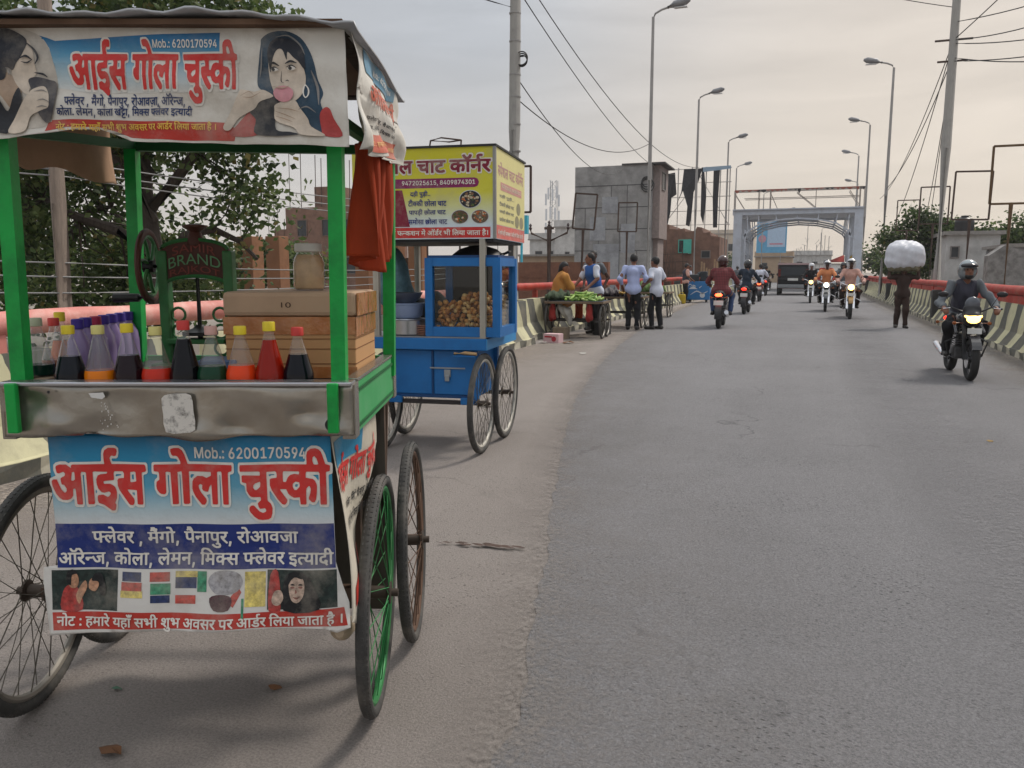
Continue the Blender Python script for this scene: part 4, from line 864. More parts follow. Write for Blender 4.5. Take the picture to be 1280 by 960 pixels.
for z, q, s in ((8.2, (-12, 4, 9.8), .5), (6.6, (-11, 9, 7.6), .3), (6.2, (-13, 9, 9.0), .3), (5.0, (-10, 45, 7.0), .9), (7.6, (-12, 12, 8.6), .4), (7.0, (-5.3, 40.9, 6.4), 1.0), (6.6, (-8.2, 52, 7.4), .9), (4.6, (-5.2, 27.5, 5.6), .6)):
    wire((PL[0], PL[1], z), q, s, .011, 'black cable strung from the left concrete pole across the grey sky', BLKW, gl)
gr = 'wires fanning from the right concrete pole'
for z, q, s in ((8.1, (9, 16, 8.6), .9), (8.0, (10, 16, 7.4), .8), (7.5, (10, 14, 6.5), .7), (8.1, (7, 20, 11), .2), (7.6, (9, 18, 6.2), .6), (8.1, (4.2, 60, 6.2), .8), (7.6, (3.2, 42.2, 5.2), .5), (7.9, (6, 50, 3.6), .6), (7.4, (5.4, 46, 4.2), .4), (8.1, (4.4, 52, 3.8), .5), (9.2, (8, 15, 10.4), .5), (8.6, (11, 17, 9.6), .8)):
    wire((PR[0], PR[1], z), q, s, .015, 'thin cable fanning out from the right concrete pole', BLKW, gr)
wire((-6, 30, 14), (PR[0], PR[1], 9.0), .5, .012, 'single cable crossing high above the road towards the right concrete pole')
for z0, z1, s in ((2.42, 2.95, .12), (2.33, 2.8, .12), (2.27, 2.72, .16), (1.42, 1.5, .1), (1.28, 1.36, .08), (1.12, 1.3, .1)):
    wire((-8.2, 3.2, z0 + .2), (-7.0, 6.08, z0), s * .4, .008, 'grey service wire running past the wooden pole behind the green cart', GRYW, 'service wires behind the green cart')
    wire((-7.0, 6.08, z0), (-7.6, 19, z1), s, .008, 'grey service wire running past the wooden pole behind the green cart', GRYW, 'service wires behind the green cart')

# ================================================================== empty advertising frames
def ad_frame(x, y, z0, z1, w, tilt, label, m=IRON, post_x=0.0, rod=.022):
    t = thing('sign_frame', label, 'sign frame', (x, y, 0))
    h = (z1 - z0); c = math.cos(tilt); s_ = math.sin(tilt)
    P = [(-w / 2, z0), (w / 2, z0), (w / 2, z1), (-w / 2, z1)]
    P = [((a) * c + (b - z0) * s_, z0 + (b - z0) * c - a * s_) for a, b in P]
    f = MB()
    for i in range(4):
        a, b = P[i], P[(i + 1) % 4]; f.beam((a[0], 0, a[1]), (b[0], 0, b[1]), .04, .04, 0, (0, 1, 0))
    f.build('frame', m, t)
    MB().tube([(post_x - s_ * .8, 0, 0), (post_x, 0, z0 + .02)], .04, 8).build('post', m, t)
ad_frame(-5.62, 15.5, 2.52, 3.42, .62, 0, 'empty dark iron sign frame on a post right beside the yellow sign')
ad_frame(-5.55, 20.4, 2.43, 3.32, .58, .09, 'empty sign frame tilted to the right, in front of the concrete building')
ad_frame(-5.5, 25.5, 2.6, 3.5, .6, .02, 'empty upright sign frame in front of the concrete building, left of the nearest left lamp')
OCHRE = M('dull_ochre_iron', '#5f4a33', .7, var=.3)
ad_frame(3.62, 18.3, 2.65, 3.75, .74, .0, 'large empty sign frame on an ochre post at the far right', OCHRE)
ad_frame(3.62, 22.6, 2.6, 3.75, .8, .02, 'empty dark sign frame second from the right edge', IRON)
ad_frame(3.62, 29.0, 2.85, 4.0, .82, .0, 'empty sign frame partly behind the right concrete pole', IRON)
ad_frame(3.62, 36.5, 3.0, 4.2, .8, .0, 'small empty sign frame against the right hand trees', IRON)
# wire hoop stand on the roof of nothing: an empty frame behind the blue cart
t = thing('sign_frame', 'empty wire frame standing above the blue cart sign', 'sign frame', (-5.4, 11.6, 0))
f = MB()
f.tube([(-.3, 0, 2.95), (-.22, 0, 3.35)], .014).tube([(.26, 0, 2.95), (.3, 0, 3.33)], .014)
f.tube([(-.22, 0, 3.35), (.0, -.08, 3.37), (.3, 0, 3.33)], .012).tube([(-.22, 0, 3.35), (.05, .1, 3.33), (.3, 0, 3.33)], .012)
f.build('frame', IRON, t); MB().bar((-.3, 0, 0), (-.3, 0, 2.97), .02).bar((.26, 0, 0), (.26, 0, 2.97), .02).build('post', IRON, t)
# rusty brackets of the small rectangle above the green cart's roof are built with that cart

# ================================================================== steel gate over the road
GATE = M('pale_blue_grey_steel', '#b9c0cb', .55, var=.1, scale=2, dirt=(.3, .27, .25), damt=.3)
GATED = M('darker_grey_steel', '#6e7278', .6, var=.15)  # darker grey than the columns, for the lattice bars
t = thing('road_gate', 'pale steel gate spanning the road with a curved portal and a bare frame on top', 'gate', (-1.02, 62, 0))
HW = 4.1
for sx in (-1, 1):
    c = MB()
    for yy in (0, 4.2, 8.4):
        c.box(sx * HW - .30, sx * HW + .30, yy - .16, yy + .16, 0, 5.45)
    for yy in (0, 2.1, 4.2, 6.3, 8.4):
        c.box(sx * (HW - .55) - .06, sx * (HW - .55) + .06, yy - .06, yy + .06, 0, 4.4)
    c.build('column', GATE, t)
    l = MB()
    for yy in (0, 4.2):
        for k in range(7):
            l.beam((sx * (HW - .5), yy + .2, k * .62 + .3), (sx * (HW - .5), yy + 4, (k + (1 if k % 2 else -1) * .8) * .62 + .3), .06, .06)
    l.build('column_lattice', GATED, t)
b = MB()
for yy in (0, 8.4):
    b.box(-HW - .38, HW + .38, yy - .16, yy + .16, 5.45, 5.78)
    b.box(-HW - .38, HW + .38, yy - .3, yy + .3, 5.78, 5.86)
b.box(-HW - .3, HW + .3, .16, 8.3, 5.62, 5.7)
b.build('top_beam', GATE, t)
for yy in (0.0, 2.8, 5.6, 8.4):
    a = MB()
    pts = [(-HW + .35, 3.7), (-HW + .75, 4.3), (-HW + 1.5, 4.78), (-HW + 2.7, 5.05), (0, 5.15), (HW - 2.7, 5.05), (HW - 1.5, 4.78), (HW - .75, 4.3), (HW - .35, 3.7)]
    for p, q in zip(pts, pts[1:]): a.beam((p[0], yy, p[1]), (q[0], yy, q[1]), .11, .12, 0, (0, 1, 0))
    for p in pts[1:-1]: a.beam((p[0], yy, p[1]), (p[0] * 1.04, yy, 5.5), .07, .07, 0, (0, 1, 0))
    a.build('portal_arch', GATE, t)
f = MB()
for yy in (-.1, 1.0):
    f.beam((-4.3, yy, 7.2), (4.3, yy, 7.2), .09, .09).beam((-3.7, yy, 6.62), (4.1, yy, 6.62), .05, .05)
    for x in (-4.4, -2.7, -1.9, 1.2, 4.1, 4.4): f.beam((x, yy, 5.86), (x, yy, 7.2), .05, .05)
    for x0, x1 in ((-4.4, -3.7), (-1.9, -1.4), (-.1, 1.2), (3.4, 4.1)): f.beam((x0, yy, 7.0), (x1, yy, 5.9), .05, .05)
f.build('banner_frame', M('rusty_light_steel', (.30, .26, .23), .7, var=.3), t)
r_ = random.Random(5)
for mi, m in enumerate((M('torn_red_cloth', '#8d5347', .9), M('torn_dark_cloth', '#3a3436', .9))):
    b = MB()
    x = -4.4
    while x < 4.3:
        w = r_.uniform(.12, .5); d = r_.choice((.1, .14, .2, .3)) * r_.uniform(.6, 1.2)
        if (int(x * 1.3 + 10) % 3 == 0) == (mi == 1): b.add([(x, -.16, 7.24), (x + w, -.16, 7.24), (x + w * .9, -.18, 7.24 - d * .6), (x + w * .5, -.2, 7.22 - d), (x + w * .1, -.17, 7.24 - d * .5)] + [(x, -.15, 7.24), (x + w, -.15, 7.24), (x + w * .9, -.165, 7.24 - d * .6), (x + w * .5, -.185, 7.22 - d), (x + w * .1, -.155, 7.24 - d * .5)], [(0, 1, 2, 3, 4), (9, 8, 7, 6, 5), (0, 5, 6, 1), (1, 6, 7, 2), (2, 7, 8, 3), (3, 8, 9, 4), (4, 9, 5, 0)])
        x += w
    b.build('torn_banner', m, t)

# ================================================================== buildings
def bmat(name, col, **k): return M(name, col, .9, var=k.pop('var', .2), bump=.25, bscale=12, **k)
GREYC = bmat('stained_grey_cement', '#8f8e8d', scale=1.2, dirt='#636262', damt=.75, dscale=.9, var=.25)
GREYC2 = bmat('patched_cement', '#95979b', scale=1.6, dirt='#5d5c60', damt=.6, dscale=1.1)
BRICK = bmat('brown_raw_brick', '#7d6052', scale=3, dirt='#4d3a33', damt=.6, dscale=2)
def building(name, label, loc, rz=0, cat='building', group=None): return thing(name, label, cat, loc, rz, group)
WIN = M('dark_window', (.03, .035, .04), .2)
def window(t, x, z, w, h, y, frame, axis='y', sgn=-1):
    """axis 'y': on a face looking along y ; 'x': on a face looking along x"""
    d = .05
    f = MB(); p = MB()
    def bx(mb, a0, a1, z0, z1, o0, o1):
        lo, hi = sorted((y + sgn * o0, y + sgn * o1))
        if axis == 'y': mb.box(a0, a1, lo, hi, z0, z1)
        else: mb.box(lo, hi, a0, a1, z0, z1)
    for a0, a1, z0, z1 in ((x, x + w, z, z + d), (x, x + w, z + h - d, z + h), (x, x + d, z + d, z + h - d), (x + w - d, x + w, z + d, z + h - d)): bx(f, a0, a1, z0, z1, -.02, .05)
    bx(p, x + d, x + w - d, z + d, z + h - d, -.02, .012)
    o = f.build('window', frame, t); p.build('pane', WIN, o)
# the blank grey concrete block
t = building('concrete_building', 'tall blank grey cement building behind the vegetable sellers', (-12.75, 45, 0))
MB().box(0, 4.35, 0, 3.2, 0, 7.2).build('wall', GREYC, t)
p = MB(); p.box(1.1, 2.6, -.02, 0.0, .1, 2.9).box(1.6, 2.5, -.03, 0.0, 4.6, 5.5).box(.9, 1.8, -.025, 0, 3.1, 4.4).box(2.7, 3.5, -.02, 0, 2.4, 4.0)
p.build('cement_patch', GREYC2, t)
p = MB()
for z in (1.2, 2.5, 3.7, 4.9, 6.1): p.box(.02, 4.33, -.012, 0, z, z + .045)
for x, z0, z1 in ((.6, 3.7, 4.9), (1.4, 2.5, 3.7), (2.1, 4.9, 6.1), (3.0, 3.7, 6.1), (3.6, 1.2, 2.5), (2.6, 1.2, 3.7)): p.box(x, x + .03, -.011, 0, z0 + .05, z1)
p.build('shutter_line', bmat('dark_cement_line', '#4f4e50'), t)
MB().box(2.7, 5.1, -.1, 3.3, 7.2, 7.28).build('roof', bmat('dark_roof_slab', '#4c4a4a'), t)
g = MB().box(4.351, 4.75, .5, 3.1, 3.2, 7.19).box(4.351, 4.62, .9, 2.8, 0, 3.19); g.build('side_wall', bmat('pinkish_plaster', '#8d807c'), t)
window(t, 1.0, 5.9, 1.1, 1.0, 4.75, M('window_frame_grey', (.2, .18, .17)), 'x', 1)
c = MB()
for k in range(3): c.torus((4.1 + .03 * k, -.08, 6.25 - .10 * k), .27 + .04 * k, .03, 20, 6, 'y')
c.build('cable_bundle', BLKW, t, True)
# ruined brick building with hoarding
t = building('brick_ruin', 'half ruined brown brick building with rebar left of the gate', (-9.6, 53, 0))
w = MB()
prof = [(0, 4.1), (.5, 4.15), (.52, 4.4), (.9, 4.38), (.95, 4.1), (1.5, 4.05), (1.9, 4.12), (1.95, 3.9), (2.6, 3.95), (2.7, 4.2), (3.0, 4.15), (3.1, 3.8), (3.5, 3.85), (3.6, 3.6), (4.15, 3.55)]
w.prism([(0, 0)] + prof + [(4.15, 0)], lambda a, b, d: (a, d, b), 0, 5)
w.build('wall', BRICK, t)
window(t, 1.55, 2.55, .75, .85, 0, M('turquoise_paint', '#4fb3a4', .6), 'y', -1)
MB().box(1.9, 2.4, -.24, -.06, 2.5, 3.4, .01).build('shutter', M('turquoise_paint', '#4fb3a4', .6), t)
window(t, 3.0, 2.2, .6, .5, 0, M('window_frame_grey', (.2, .18, .17)))
r_ = random.Random(11)
s = MB()
for k in range(30):
    x = r_.uniform(-.4, 2.6); s.bar((x, -.5 - r_.random(), 0), (x + r_.uniform(-.35, .35), -.4 - r_.random(), r_.uniform(1.4, 3.4)), .022, 5)
for z in (1.2, 1.9, 2.4): s.bar((-.5, -.8, z), (2.3, -.9, z + .1), .03, 5)
s.build('scaffold_pole', IRON, t)
b = MB()
for k in range(7): b.box(3.1 + k * .16, 3.2 + k * .16, -.7, -.64, 0, r_.uniform(1.5, 2.2))
b.build('plank', M('pale_plank', '#a58a6c', .85, var=.3), t)
tag(sdf('parked_motorcycle_cover', [ell((-7.6, 51.6, .55), (.55, .9, .6))], .08, M('dark_tarp', (.05, .05, .05), .8), k=0, fold=.05), 'dark tarpaulin heap at the foot of the brown brick ruin', 'tarp')
t = thing('hoarding_frame', 'bare hoarding scaffold with torn black sheets hanging from it', 'hoarding', (-9.3, 54.5, 0))
f = MB()
for x in (0, .9, 1.8, 2.7, 3.6, 4.2): f.bar((x, 0, 0), (x, 0, 8.1), .045, 6)
for z in (4.4, 5.3, 6.2, 7.1, 8.0): f.bar((-.1, 0, z), (4.3, 0, z), .03, 6)
f.bar((0, 0, 4.4), (2.7, 0, 8), .03, 6).bar((4.2, 0, 4.4), (2, 0, 8), .03, 6)
f.build('frame', M('pale_steel', (.42, .40, .38), .6, var=.2), t)
TORN = M('black_torn_sheet', (.035, .036, .04), .85, var=.3)
for i, poly in enumerate(([(0, 7.7), (.75, 7.8), (.8, 6.4), (.5, 6.2), (.45, 5.2), (.25, 4.4), (0, 4.6)], [(1.3, 8), (2.5, 8), (2.2, 7.2), (1.9, 6.5), (1.85, 5.2), (1.7, 4.3), (1.45, 4.4), (1.6, 5.6), (1.2, 6.6), (.8, 5.6), (1.1, 6.5)], [(2.45, 8.05), (2.6, 8.05), (2.75, 6.2), (2.6, 4.4), (2.4, 5)], [(3.2, 8.05), (3.6, 8.05), (3.55, 6), (3.5, 4.2), (3.25, 4.2), (3.2, 6)])):
    MB().prism(poly, lambda a, b, d: (a + .05 * math.sin(b * 3), -.1 + d + .08 * math.sin(b * 2 + a * 3), b), 0, .03).build('torn_sheet', TORN, t)
MB().prism([(2.5, 7.75), (4.25, 7.9), (4.25, 8.1), (2.5, 8.05)], lambda a, b, d: (a, -.2 + d, b), 0, .02).build('sheet_strip', M('faded_blue_sheet', '#8fa3b5', .8), t)
# low houses beyond the left rail
def house(name, label, x, y, w, d, h, mat, wins=(), roof=.12, group=None, rz=0, parapet=True):
    t = building(name, label, (x, y, 0), rz, 'house', group)
    MB().box(0, w, 0, d, 0, h).build('wall', mat, t)
    MB().box(-.15, w + .15, -.2, d + .15, h, h + roof).build('roof', bmat('roof_slab_grey', '#8b8783'), t)
    if parapet:
        q = MB()
        for a in ((-.1, w + .1, -.15, .02), (-.1, w + .1, d - .05, d + .1), (-.1, .02, .03, d - .06), (w - .02, w + .1, .03, d - .06)): q.box(*a, h + roof, h + roof + .6)
        q.build('parapet', mat, t)
    for (wx, wz, ww, wh) in wins: window(t, wx, wz, ww, wh, 0, M('window_frame_grey', (.2, .18, .17)))
    return t
WHT = bmat('whitewash_plaster', '#b9b8b6', scale=1.5, dirt='#86827e', damt=.55, dscale=1.2)
BEI = bmat('beige_plaster', '#a5907a', scale=1.5, dirt='#7b6653', damt=.4)
CREAM = bmat('cream_plaster', '#bdb1a1', scale=1.5, dirt='#8a7c6c', damt=.4)
house('house', 'white flat roofed house between the yellow sign and the grey cement building', -27.5, 80, 3.4, 6, 4.6, WHT, [(.6, 2.6, .8, .9), (2, 2.7, .6, .8)])
house('house', 'grey white two storey house left of the cement building, below the phone mast', -23.5, 76, 4.2, 6, 5.6, WHT, [(1.0, 2.4, .5, .9), (2.2, 3.0, 1.0, 1.0), (3.4, 1.2, .5, .7)])
house('house', 'long low beige building beyond the dark iron pole', -17.2, 48, 5.6, 4, 2.3, BEI, [(4.6, 1.2, .6, .8)], parapet=False)
tag(MB().box(-14.6, -13.9, 40, 40.3, 3.3, 4.25, .01).box(-14.5, -14.0, 39.98, 40, 3.5, 4.1).box(-14.3, -14.2, 40.1, 40.2, 0, 3.3).build('turquoise_board', M('turquoise_board_paint', '#3fa7bd', .6)), 'turquoise board on a post seen just right of the yellow sign', 'board')
tag(MB().box(-13.5, -7.4, 31, 31.3, 0, 1.72).box(-13.5, -7.4, 30.98, 31, 1.1, 1.16).build('brick_wall', bmat('dull_red_brick', '#75503f', scale=4, dirt='#503830', damt=.5)), 'long low dull red brick wall behind the woman in the ochre shawl', 'wall')
# phone mast
t = thing('phone_mast', 'lattice phone mast with white antenna panels in the hazy distance', 'mast', (-34.2, 110, 0))
f = MB()
for sx, sy in ((-.5, -.5), (.5, -.5), (.5, .5), (-.5, .5)): f.bar((sx, sy, 0), (sx * .8, sy * .8, 14), .06, 5)
for k in range(14):
    f.bar((-.5, -.5, k), (.5, -.5, k + 1), .035, 4).bar((.5, -.5, k), (-.5, -.5, k + 1), .035, 4).bar((-.5, -.5, k), (.5, -.5, k), .03, 4)
f.build('mast_frame', M('mast_grey', (.3, .31, .33), .6), t)
for k, (x, z) in enumerate(((-.95, 11.4), (-.6, 12.2), (0, 12), (.6, 12.3), (.95, 11.2), (-.9, 9.3), (-.3, 9.6), (.4, 9.4), (.95, 9.0), (-.95, 7.4), (.9, 7.2))):
    MB().box(x - .13, x + .13, -.85, -.7, z - .8, z + .8, .02).build('antenna_panel', M('antenna_white', (.6, .62, .65), .5), t)
# raw brick columns and unfinished houses beyond the rail, seen through the carts
t = building('unfinished_house', 'unfinished brown brick house with rebar, seen through the green cart', (-29.5, 41, 0))
MB().box(0, 5.5, 0, 5, 0, 5.1).box(-1.3, 0, .6, 4.6, 0, 3.9).box(1.8, 3.4, .4, 4, 5.1, 6.3).build('wall', BRICK, t)
for wx, wz in ((.8, 3.4), (2.5, 3.4), (4.1, 3.4), (.8, 1.2), (4.1, 1.2)): window(t, wx, wz, .7, 1.0, 0, M('window_frame_brown', (.15, .1, .08)))
b = MB()
for x in (.2, 1.0, 2.0, 2.4, 3.3, 4.3, 5.3): b.bar((x, .2, 5.0), (x + .05, .2, 7.6 + (x * 7) % 1.5), .03, 4)
b.build('rebar', IRON, t)
COLB = bmat('raw_brick_column', '#8a6247', scale=6, dirt='#5f4433', damt=.5)
for i, (x, y, h, lab) in enumerate(((-10.98, 14, 2.06, 'short raw brick column with rebar, right behind the ice crusher'), (-11.78, 16, 2.16, 'raw brick column with long rebar, left of the lidded jar'), (-10.6, 18, 2.0, 'raw brick column just right of the hanging orange cloth'), (-9.75, 18, 2.3, 'raw brick column behind the left edge of the glass snack case'), (-9.1, 18, 2.2, 'raw brick column directly behind the glass snack case'))):
    t = thing('brick_column', lab, 'column', (x, y, 0), 0, 'raw brick columns')
    MB().box(-.19, .19, -.19, .19, 0, h, .015).build('shaft', COLB, t)
    b = MB()
    for sx, sy in ((-.12, -.12), (.12, -.12), (.12, .12), (-.12, .12)): b.bar((sx, sy, h - .05), (sx * 1.2, sy, h + rnd.uniform(.35, 1.3)), .009, 4)
    b.build('rebar', IRON, t)
tag(MB().box(-11.2, -8.3, 19.2, 19.4, 0, 1.7).build('plank_wall', M('dark_planks', '#4b3a2e', .9, var=.4, scale=3, stretch=(5, 5, .5))), 'dark plank wall behind the blue cart', 'wall')
# right hand side
t = building('white_house', 'small whitewashed flat roofed house right of the right concrete pole', (5.3, 38, 0))
MB().box(0, 1.95, 0, 4, 0, 2.85).build('wall', WHT, t)
MB().box(-.15, 2.1, -.2, 4.1, 2.85, 3.0).build('roof', bmat('roof_slab_grey', '#8b8783'), t)
window(t, .15, 1.9, .35, .5, 0, M('window_frame_grey', (.2, .18, .17)))
t = thing('water_tank', 'black plastic water tank on the roof of the small white house', 'water tank', (6.0, 38.6, 3.0))
MB().lathe([(.36, 0), (.38, .05), (.36, .12), (.38, .2), (.36, .28), (.38, .36), (.36, .44), (.3, .52), (.14, .6)], n=20).build('tank_body', M('black_plastic', (.02, .02, .022), .4), t, True)
MB().lathe([(.15, .59), (.15, .66), (.03, .68)], n=16).build('lid', M('black_plastic', (.02, .02, .022), .4), t, True)
RUB = bmat('rough_rubble_stone', '#83817f', scale=5, dirt='#4f4c4a', damt=.8, dscale=4, var=.35)
rr = random.Random(9)
w = MB()
prof = [(4.35 + .35 * i, 1.75 + .25 * math.sin(i * .9) + .1 * math.sin(i * 2.3)) for i in range(14)]
w.prism([(4.35, 0)] + prof + [(8.9, 0)], lambda a, b, d: (a, d, b), 24, 24.6)
tag(w.build('rubble_wall', RUB), 'rough grey rubble wall behind the right barrier under the ochre sign frame', 'wall')
house('house', 'low grey house behind the rubble wall at the far right', 6.6, 33, 4, 4, 2.2, GREYC2, [(.6, .9, .7, .8)], parapet=False)
t = thing('satellite_dish', 'dark satellite dish on a mount left of the ochre frame post', 'satellite dish', (4.75, 24.3, 1.72))
MB().lathe([(.0, .0), (.16, .03), (.27, .1), (.28, .1), (.16, .05), (0, .02)], (0, 0, 0), 18, 'y').build('dish', M('dish_grey', (.12, .12, .13), .5), t, True)
MB().bar((0, .02, -.3), (0, .03, .02), .025).bar((0, 0, -.1), (0, .32, .02), .012).build('mount', IRON, t)
house('house', 'grey white house far down the road beyond the gate', -2.4, 122, 5.2, 6, 3.6, WHT, [(.6, 1.8, .8, 1), (2.6, 1.8, .8, 1)])
house('house', 'wide white shed far down the road, behind the striped umbrella', 0.2, 112, 5.4, 6, 2.3, M('white_shed_paint', (.75, .75, .74), .7), [(.4, 1.2, .7, .6), (3.2, 1.2, .9, .6)], parapet=False)
house('house', 'tall hazy apartment block far beyond the left leg of the gate', -16, 140, 7, 8, 7.6, CREAM, [(1, 2, 1, 1.2), (3, 2, 1, 1.2), (5, 2, 1, 1.2), (1, 4.8, 1, 1.2), (3, 4.8, 1, 1.2), (5, 4.8, 1, 1.2)])
house('house', 'hazy brown house seen through the gate behind the car', -6.6, 108, 4.5, 6, 3.2, BEI, [(.8, 1.6, .7, .9), (2.8, 1.6, .7, .9)])
house('house', 'pale two storey house far away to the right of the road', 8.5, 96, 5, 6, 4.4, CREAM, [(.8, 2.8, .8, 1), (3, 2.8, .8, 1)])
house('house', 'grey flat roofed house beyond the right barrier and trees', 9.5, 60, 6, 6, 3.4, GREYC2, [(1, 1.8, .9, 1), (3.6, 1.8, .9, 1)])
t = thing('billboard', 'big pale blue billboard seen through the gate', 'billboard', (-5.75, 95, 0))
MB().box(0, 3.2, 0, .15, 3.45, 7.1).build('panel', M('billboard_blue', '#5f9fc4', .6, var=.15, scale=1), t)
p = MB(); p.box(1.15, 3.05, -.012, 0, 4.1, 6.8); p.build('pale_panel', M('billboard_pale', '#a9bfd6', .6), t)
p = MB(); p.lathe([(0, -.014), (.42, -.014), (.42, 0)], (.62, 0, 5.0), 20, 'y'); p.build('round_emblem', M('billboard_pink', '#b98a9a', .6), t)
MB().box(1.4, 2.8, -.022, -.012, 4.35, 4.5).box(1.4, 2.2, -.022, -.012, 6.4, 6.5).build('pink_strip', M('billboard_rose', '#c07f8d', .6), t)
MB().bar((.6, .3, 0), (.6, .3, 7), .09).bar((2.6, .3, 0), (2.6, .3, 7), .09).build('post', GALV, t)
t = thing('pylon_cluster', 'tangle of thin hazy lattice poles far beyond the gate', 'poles', (-1.6, 104, 0))
f = MB(); r_ = random.Random(4)
for k in range(9): f.bar((k * .45, 0, 0), (k * .45, 0, r_.uniform(3.5, 6.2)), .04, 4)
for k in range(22):
    x = r_.uniform(0, 3.6); z = r_.uniform(2, 5); f.bar((x, 0, z), (x + r_.uniform(-.6, .6), 0, z + r_.uniform(.2, .8)), .025, 4)
f.build('lattice', GALV, t)
t = thing('umbrella', 'red white and green market umbrella far down the road at the right', 'umbrella', (2.45, 68, 0))
UM = [M('umbrella_red', '#b4382f', .8), M('umbrella_green', '#2f7a4b', .8), M('umbrella_white', '#c9c5bb', .8)]
u = MB(); 
for k in range(8):
    a0, a1 = k * math.pi / 4, (k + 1) * math.pi / 4
    for z_, flip in ((0, 0), (-.012, 1)):
        u.add([(0, 0, 2.65 + z_), (1.3 * math.cos(a0), 1.3 * math.sin(a0), 2.1 + z_), (1.3 * math.cos(a1), 1.3 * math.sin(a1), 2.1 + z_)], [(0, 1, 2)], (0, 2, 1, 2, 0, 0, 2, 1)[k] if False else (1, 1, 2, 0, 0, 0, 2, 1)[k])
u.build('canopy', UM, t); MB().bar((0, 0, 0), (0, 0, 2.68), .025).build('shaft', GALV, t)
tag(MB().lathe([(0, 0), (.5, .02), (.42, .35), (.05, .7)], (3.15, 66, 2.05), 14).bar((3.15, 66, 0), (3.15, 66, 2.1), .03).build('yellow_canopy', M('mustard_cloth', '#c19a2e', .8)), 'small mustard canopy beside the striped umbrella', 'canopy')

# ================================================================== trees
LEAF = [M('leaf_dark', (.034, .056, .02), .55, var=.3, spec=.3), M('leaf_mid', (.07, .11, .034), .55, var=.3, spec=.3), M('leaf_light', (.13, .17, .06), .6, var=.3, spec=.3), M('leaf_yellowish', (.19, .16, .05), .7, var=.3)]
BARK = M('dark_bark', (.055, .042, .034), .9, var=.4, scale=8, bump=.5, stretch=(3, 3, .7))
for m in LEAF:      # light shines through the leaves
    t_ = m.node_tree; p_ = t_.nodes['Principled BSDF']; o_ = t_.nodes['Material Output']
    tl = N(t_, 'BsdfTranslucent'); ms = N(t_, 'MixShader'); ms.inputs[0].default_value = .42
    src = p_.inputs['Base Color'].links[0].from_socket
    t_.links.new(src, tl.inputs[0]); t_.links.new(p_.outputs[0], ms.inputs[1]); t_.links.new(tl.outputs[0], ms.inputs[2]); t_.links.new(ms.outputs[0], o_.inputs['Surface'])
def tree(label, loc, trunk, limbs, blobs, n, size, seed, mix=(.4, .38, .19, .03), clump=26, cat='tree', name='tree', spread=.32, tr=.12, group=None):
    rs = np.random.RandomState(seed)
    t = thing(name, label, cat, loc, 0, group)
    b = MB(); b.tube(trunk, np.linspace(tr, tr * .55, len(trunk)), 9)
    tips = []
    for L_ in limbs:
        b.tube(L_, np.linspace(tr * .62, tr * .16, len(L_)), 7); tips.append(L_[-1])
    cents = []
    per = max(1, n // clump)
    vol = np.array([bl[1][0] * bl[1][1] * bl[1][2] for bl in blobs]); vol = vol / vol.sum()
    for i in range(per):
        bl = blobs[rs.choice(len(blobs), p=vol)]
        d = rs.normal(size=3); d /= np.linalg.norm(d)
        r_ = rs.uniform(.25, 1.0) ** .45 * rs.uniform(.82, 1.12)
        cents.append(np.array(bl[0]) + d * np.array(bl[1]) * r_)
    cents = np.array(cents)
    # twigs reach from the nearest limb end towards some clumps
    ends = np.array([p for L_ in limbs for p in L_[1:]] + [trunk[-1]], float)
    for c in cents[::max(1, len(cents) // 90)]:
        e = ends[np.argmin(((ends - c) ** 2).sum(1))]
        mid = (e + c) / 2 + rs.normal(size=3) * .06 * np.linalg.norm(c - e)
        b.tube([e, mid, c], [tr * .13, tr * .09, tr * .04], 4)
    b.build('trunk', BARK, t, True)
    m_ = len(cents) * clump
    ctr = np.repeat(cents, clump, 0) + rs.normal(size=(m_, 3)) * np.array([1, 1, .7]) * spread * np.repeat(rs.uniform(.5, 1.2, (len(cents), 1)), clump, 0)
    up = rs.normal(size=(m_, 3)) * [1, 1, .55] + [0, 0, -.5]
    up /= np.linalg.norm(up, axis=1)[:, None]
    sd = np.cross(up, rs.normal(size=(m_, 3))); sd /= np.linalg.norm(sd, axis=1)[:, None]
    nr = np.cross(up, sd)
    ln = size * rs.uniform(.6, 1.25, (m_, 1)); wd = ln * rs.uniform(.28, .42, (m_, 1))
    V = np.empty((m_, 4, 3))
    V[:, 0] = ctr; V[:, 1] = ctr + up * ln * .5 + sd * wd - nr * ln * .06; V[:, 2] = ctr + up * ln; V[:, 3] = ctr + up * ln * .5 - sd * wd - nr * ln * .06
    tone = np.repeat(rs.choice(4, len(cents), p=mix), clump); k = rs.rand(m_) < .3; tone[k] = rs.choice(4, k.sum(), p=mix)
    F = np.arange(m_ * 4).reshape(-1, 4)
    mesh_obj('crown', V.reshape(-1, 3), F.tolist(), LEAF, t, tone)
    return t
def arc(a, b, lift, n=5, jit=.0, seed=0):
    a = np.array(a, float); b = np.array(b, float); r_ = np.random.RandomState(seed)
    return [tuple(a + (b - a) * i / n + np.array([0, 0, lift * math.sin(math.pi * i / n)]) + (r_.normal(size=3) * jit if 0 < i < n else 0)) for i in range(n + 1)]
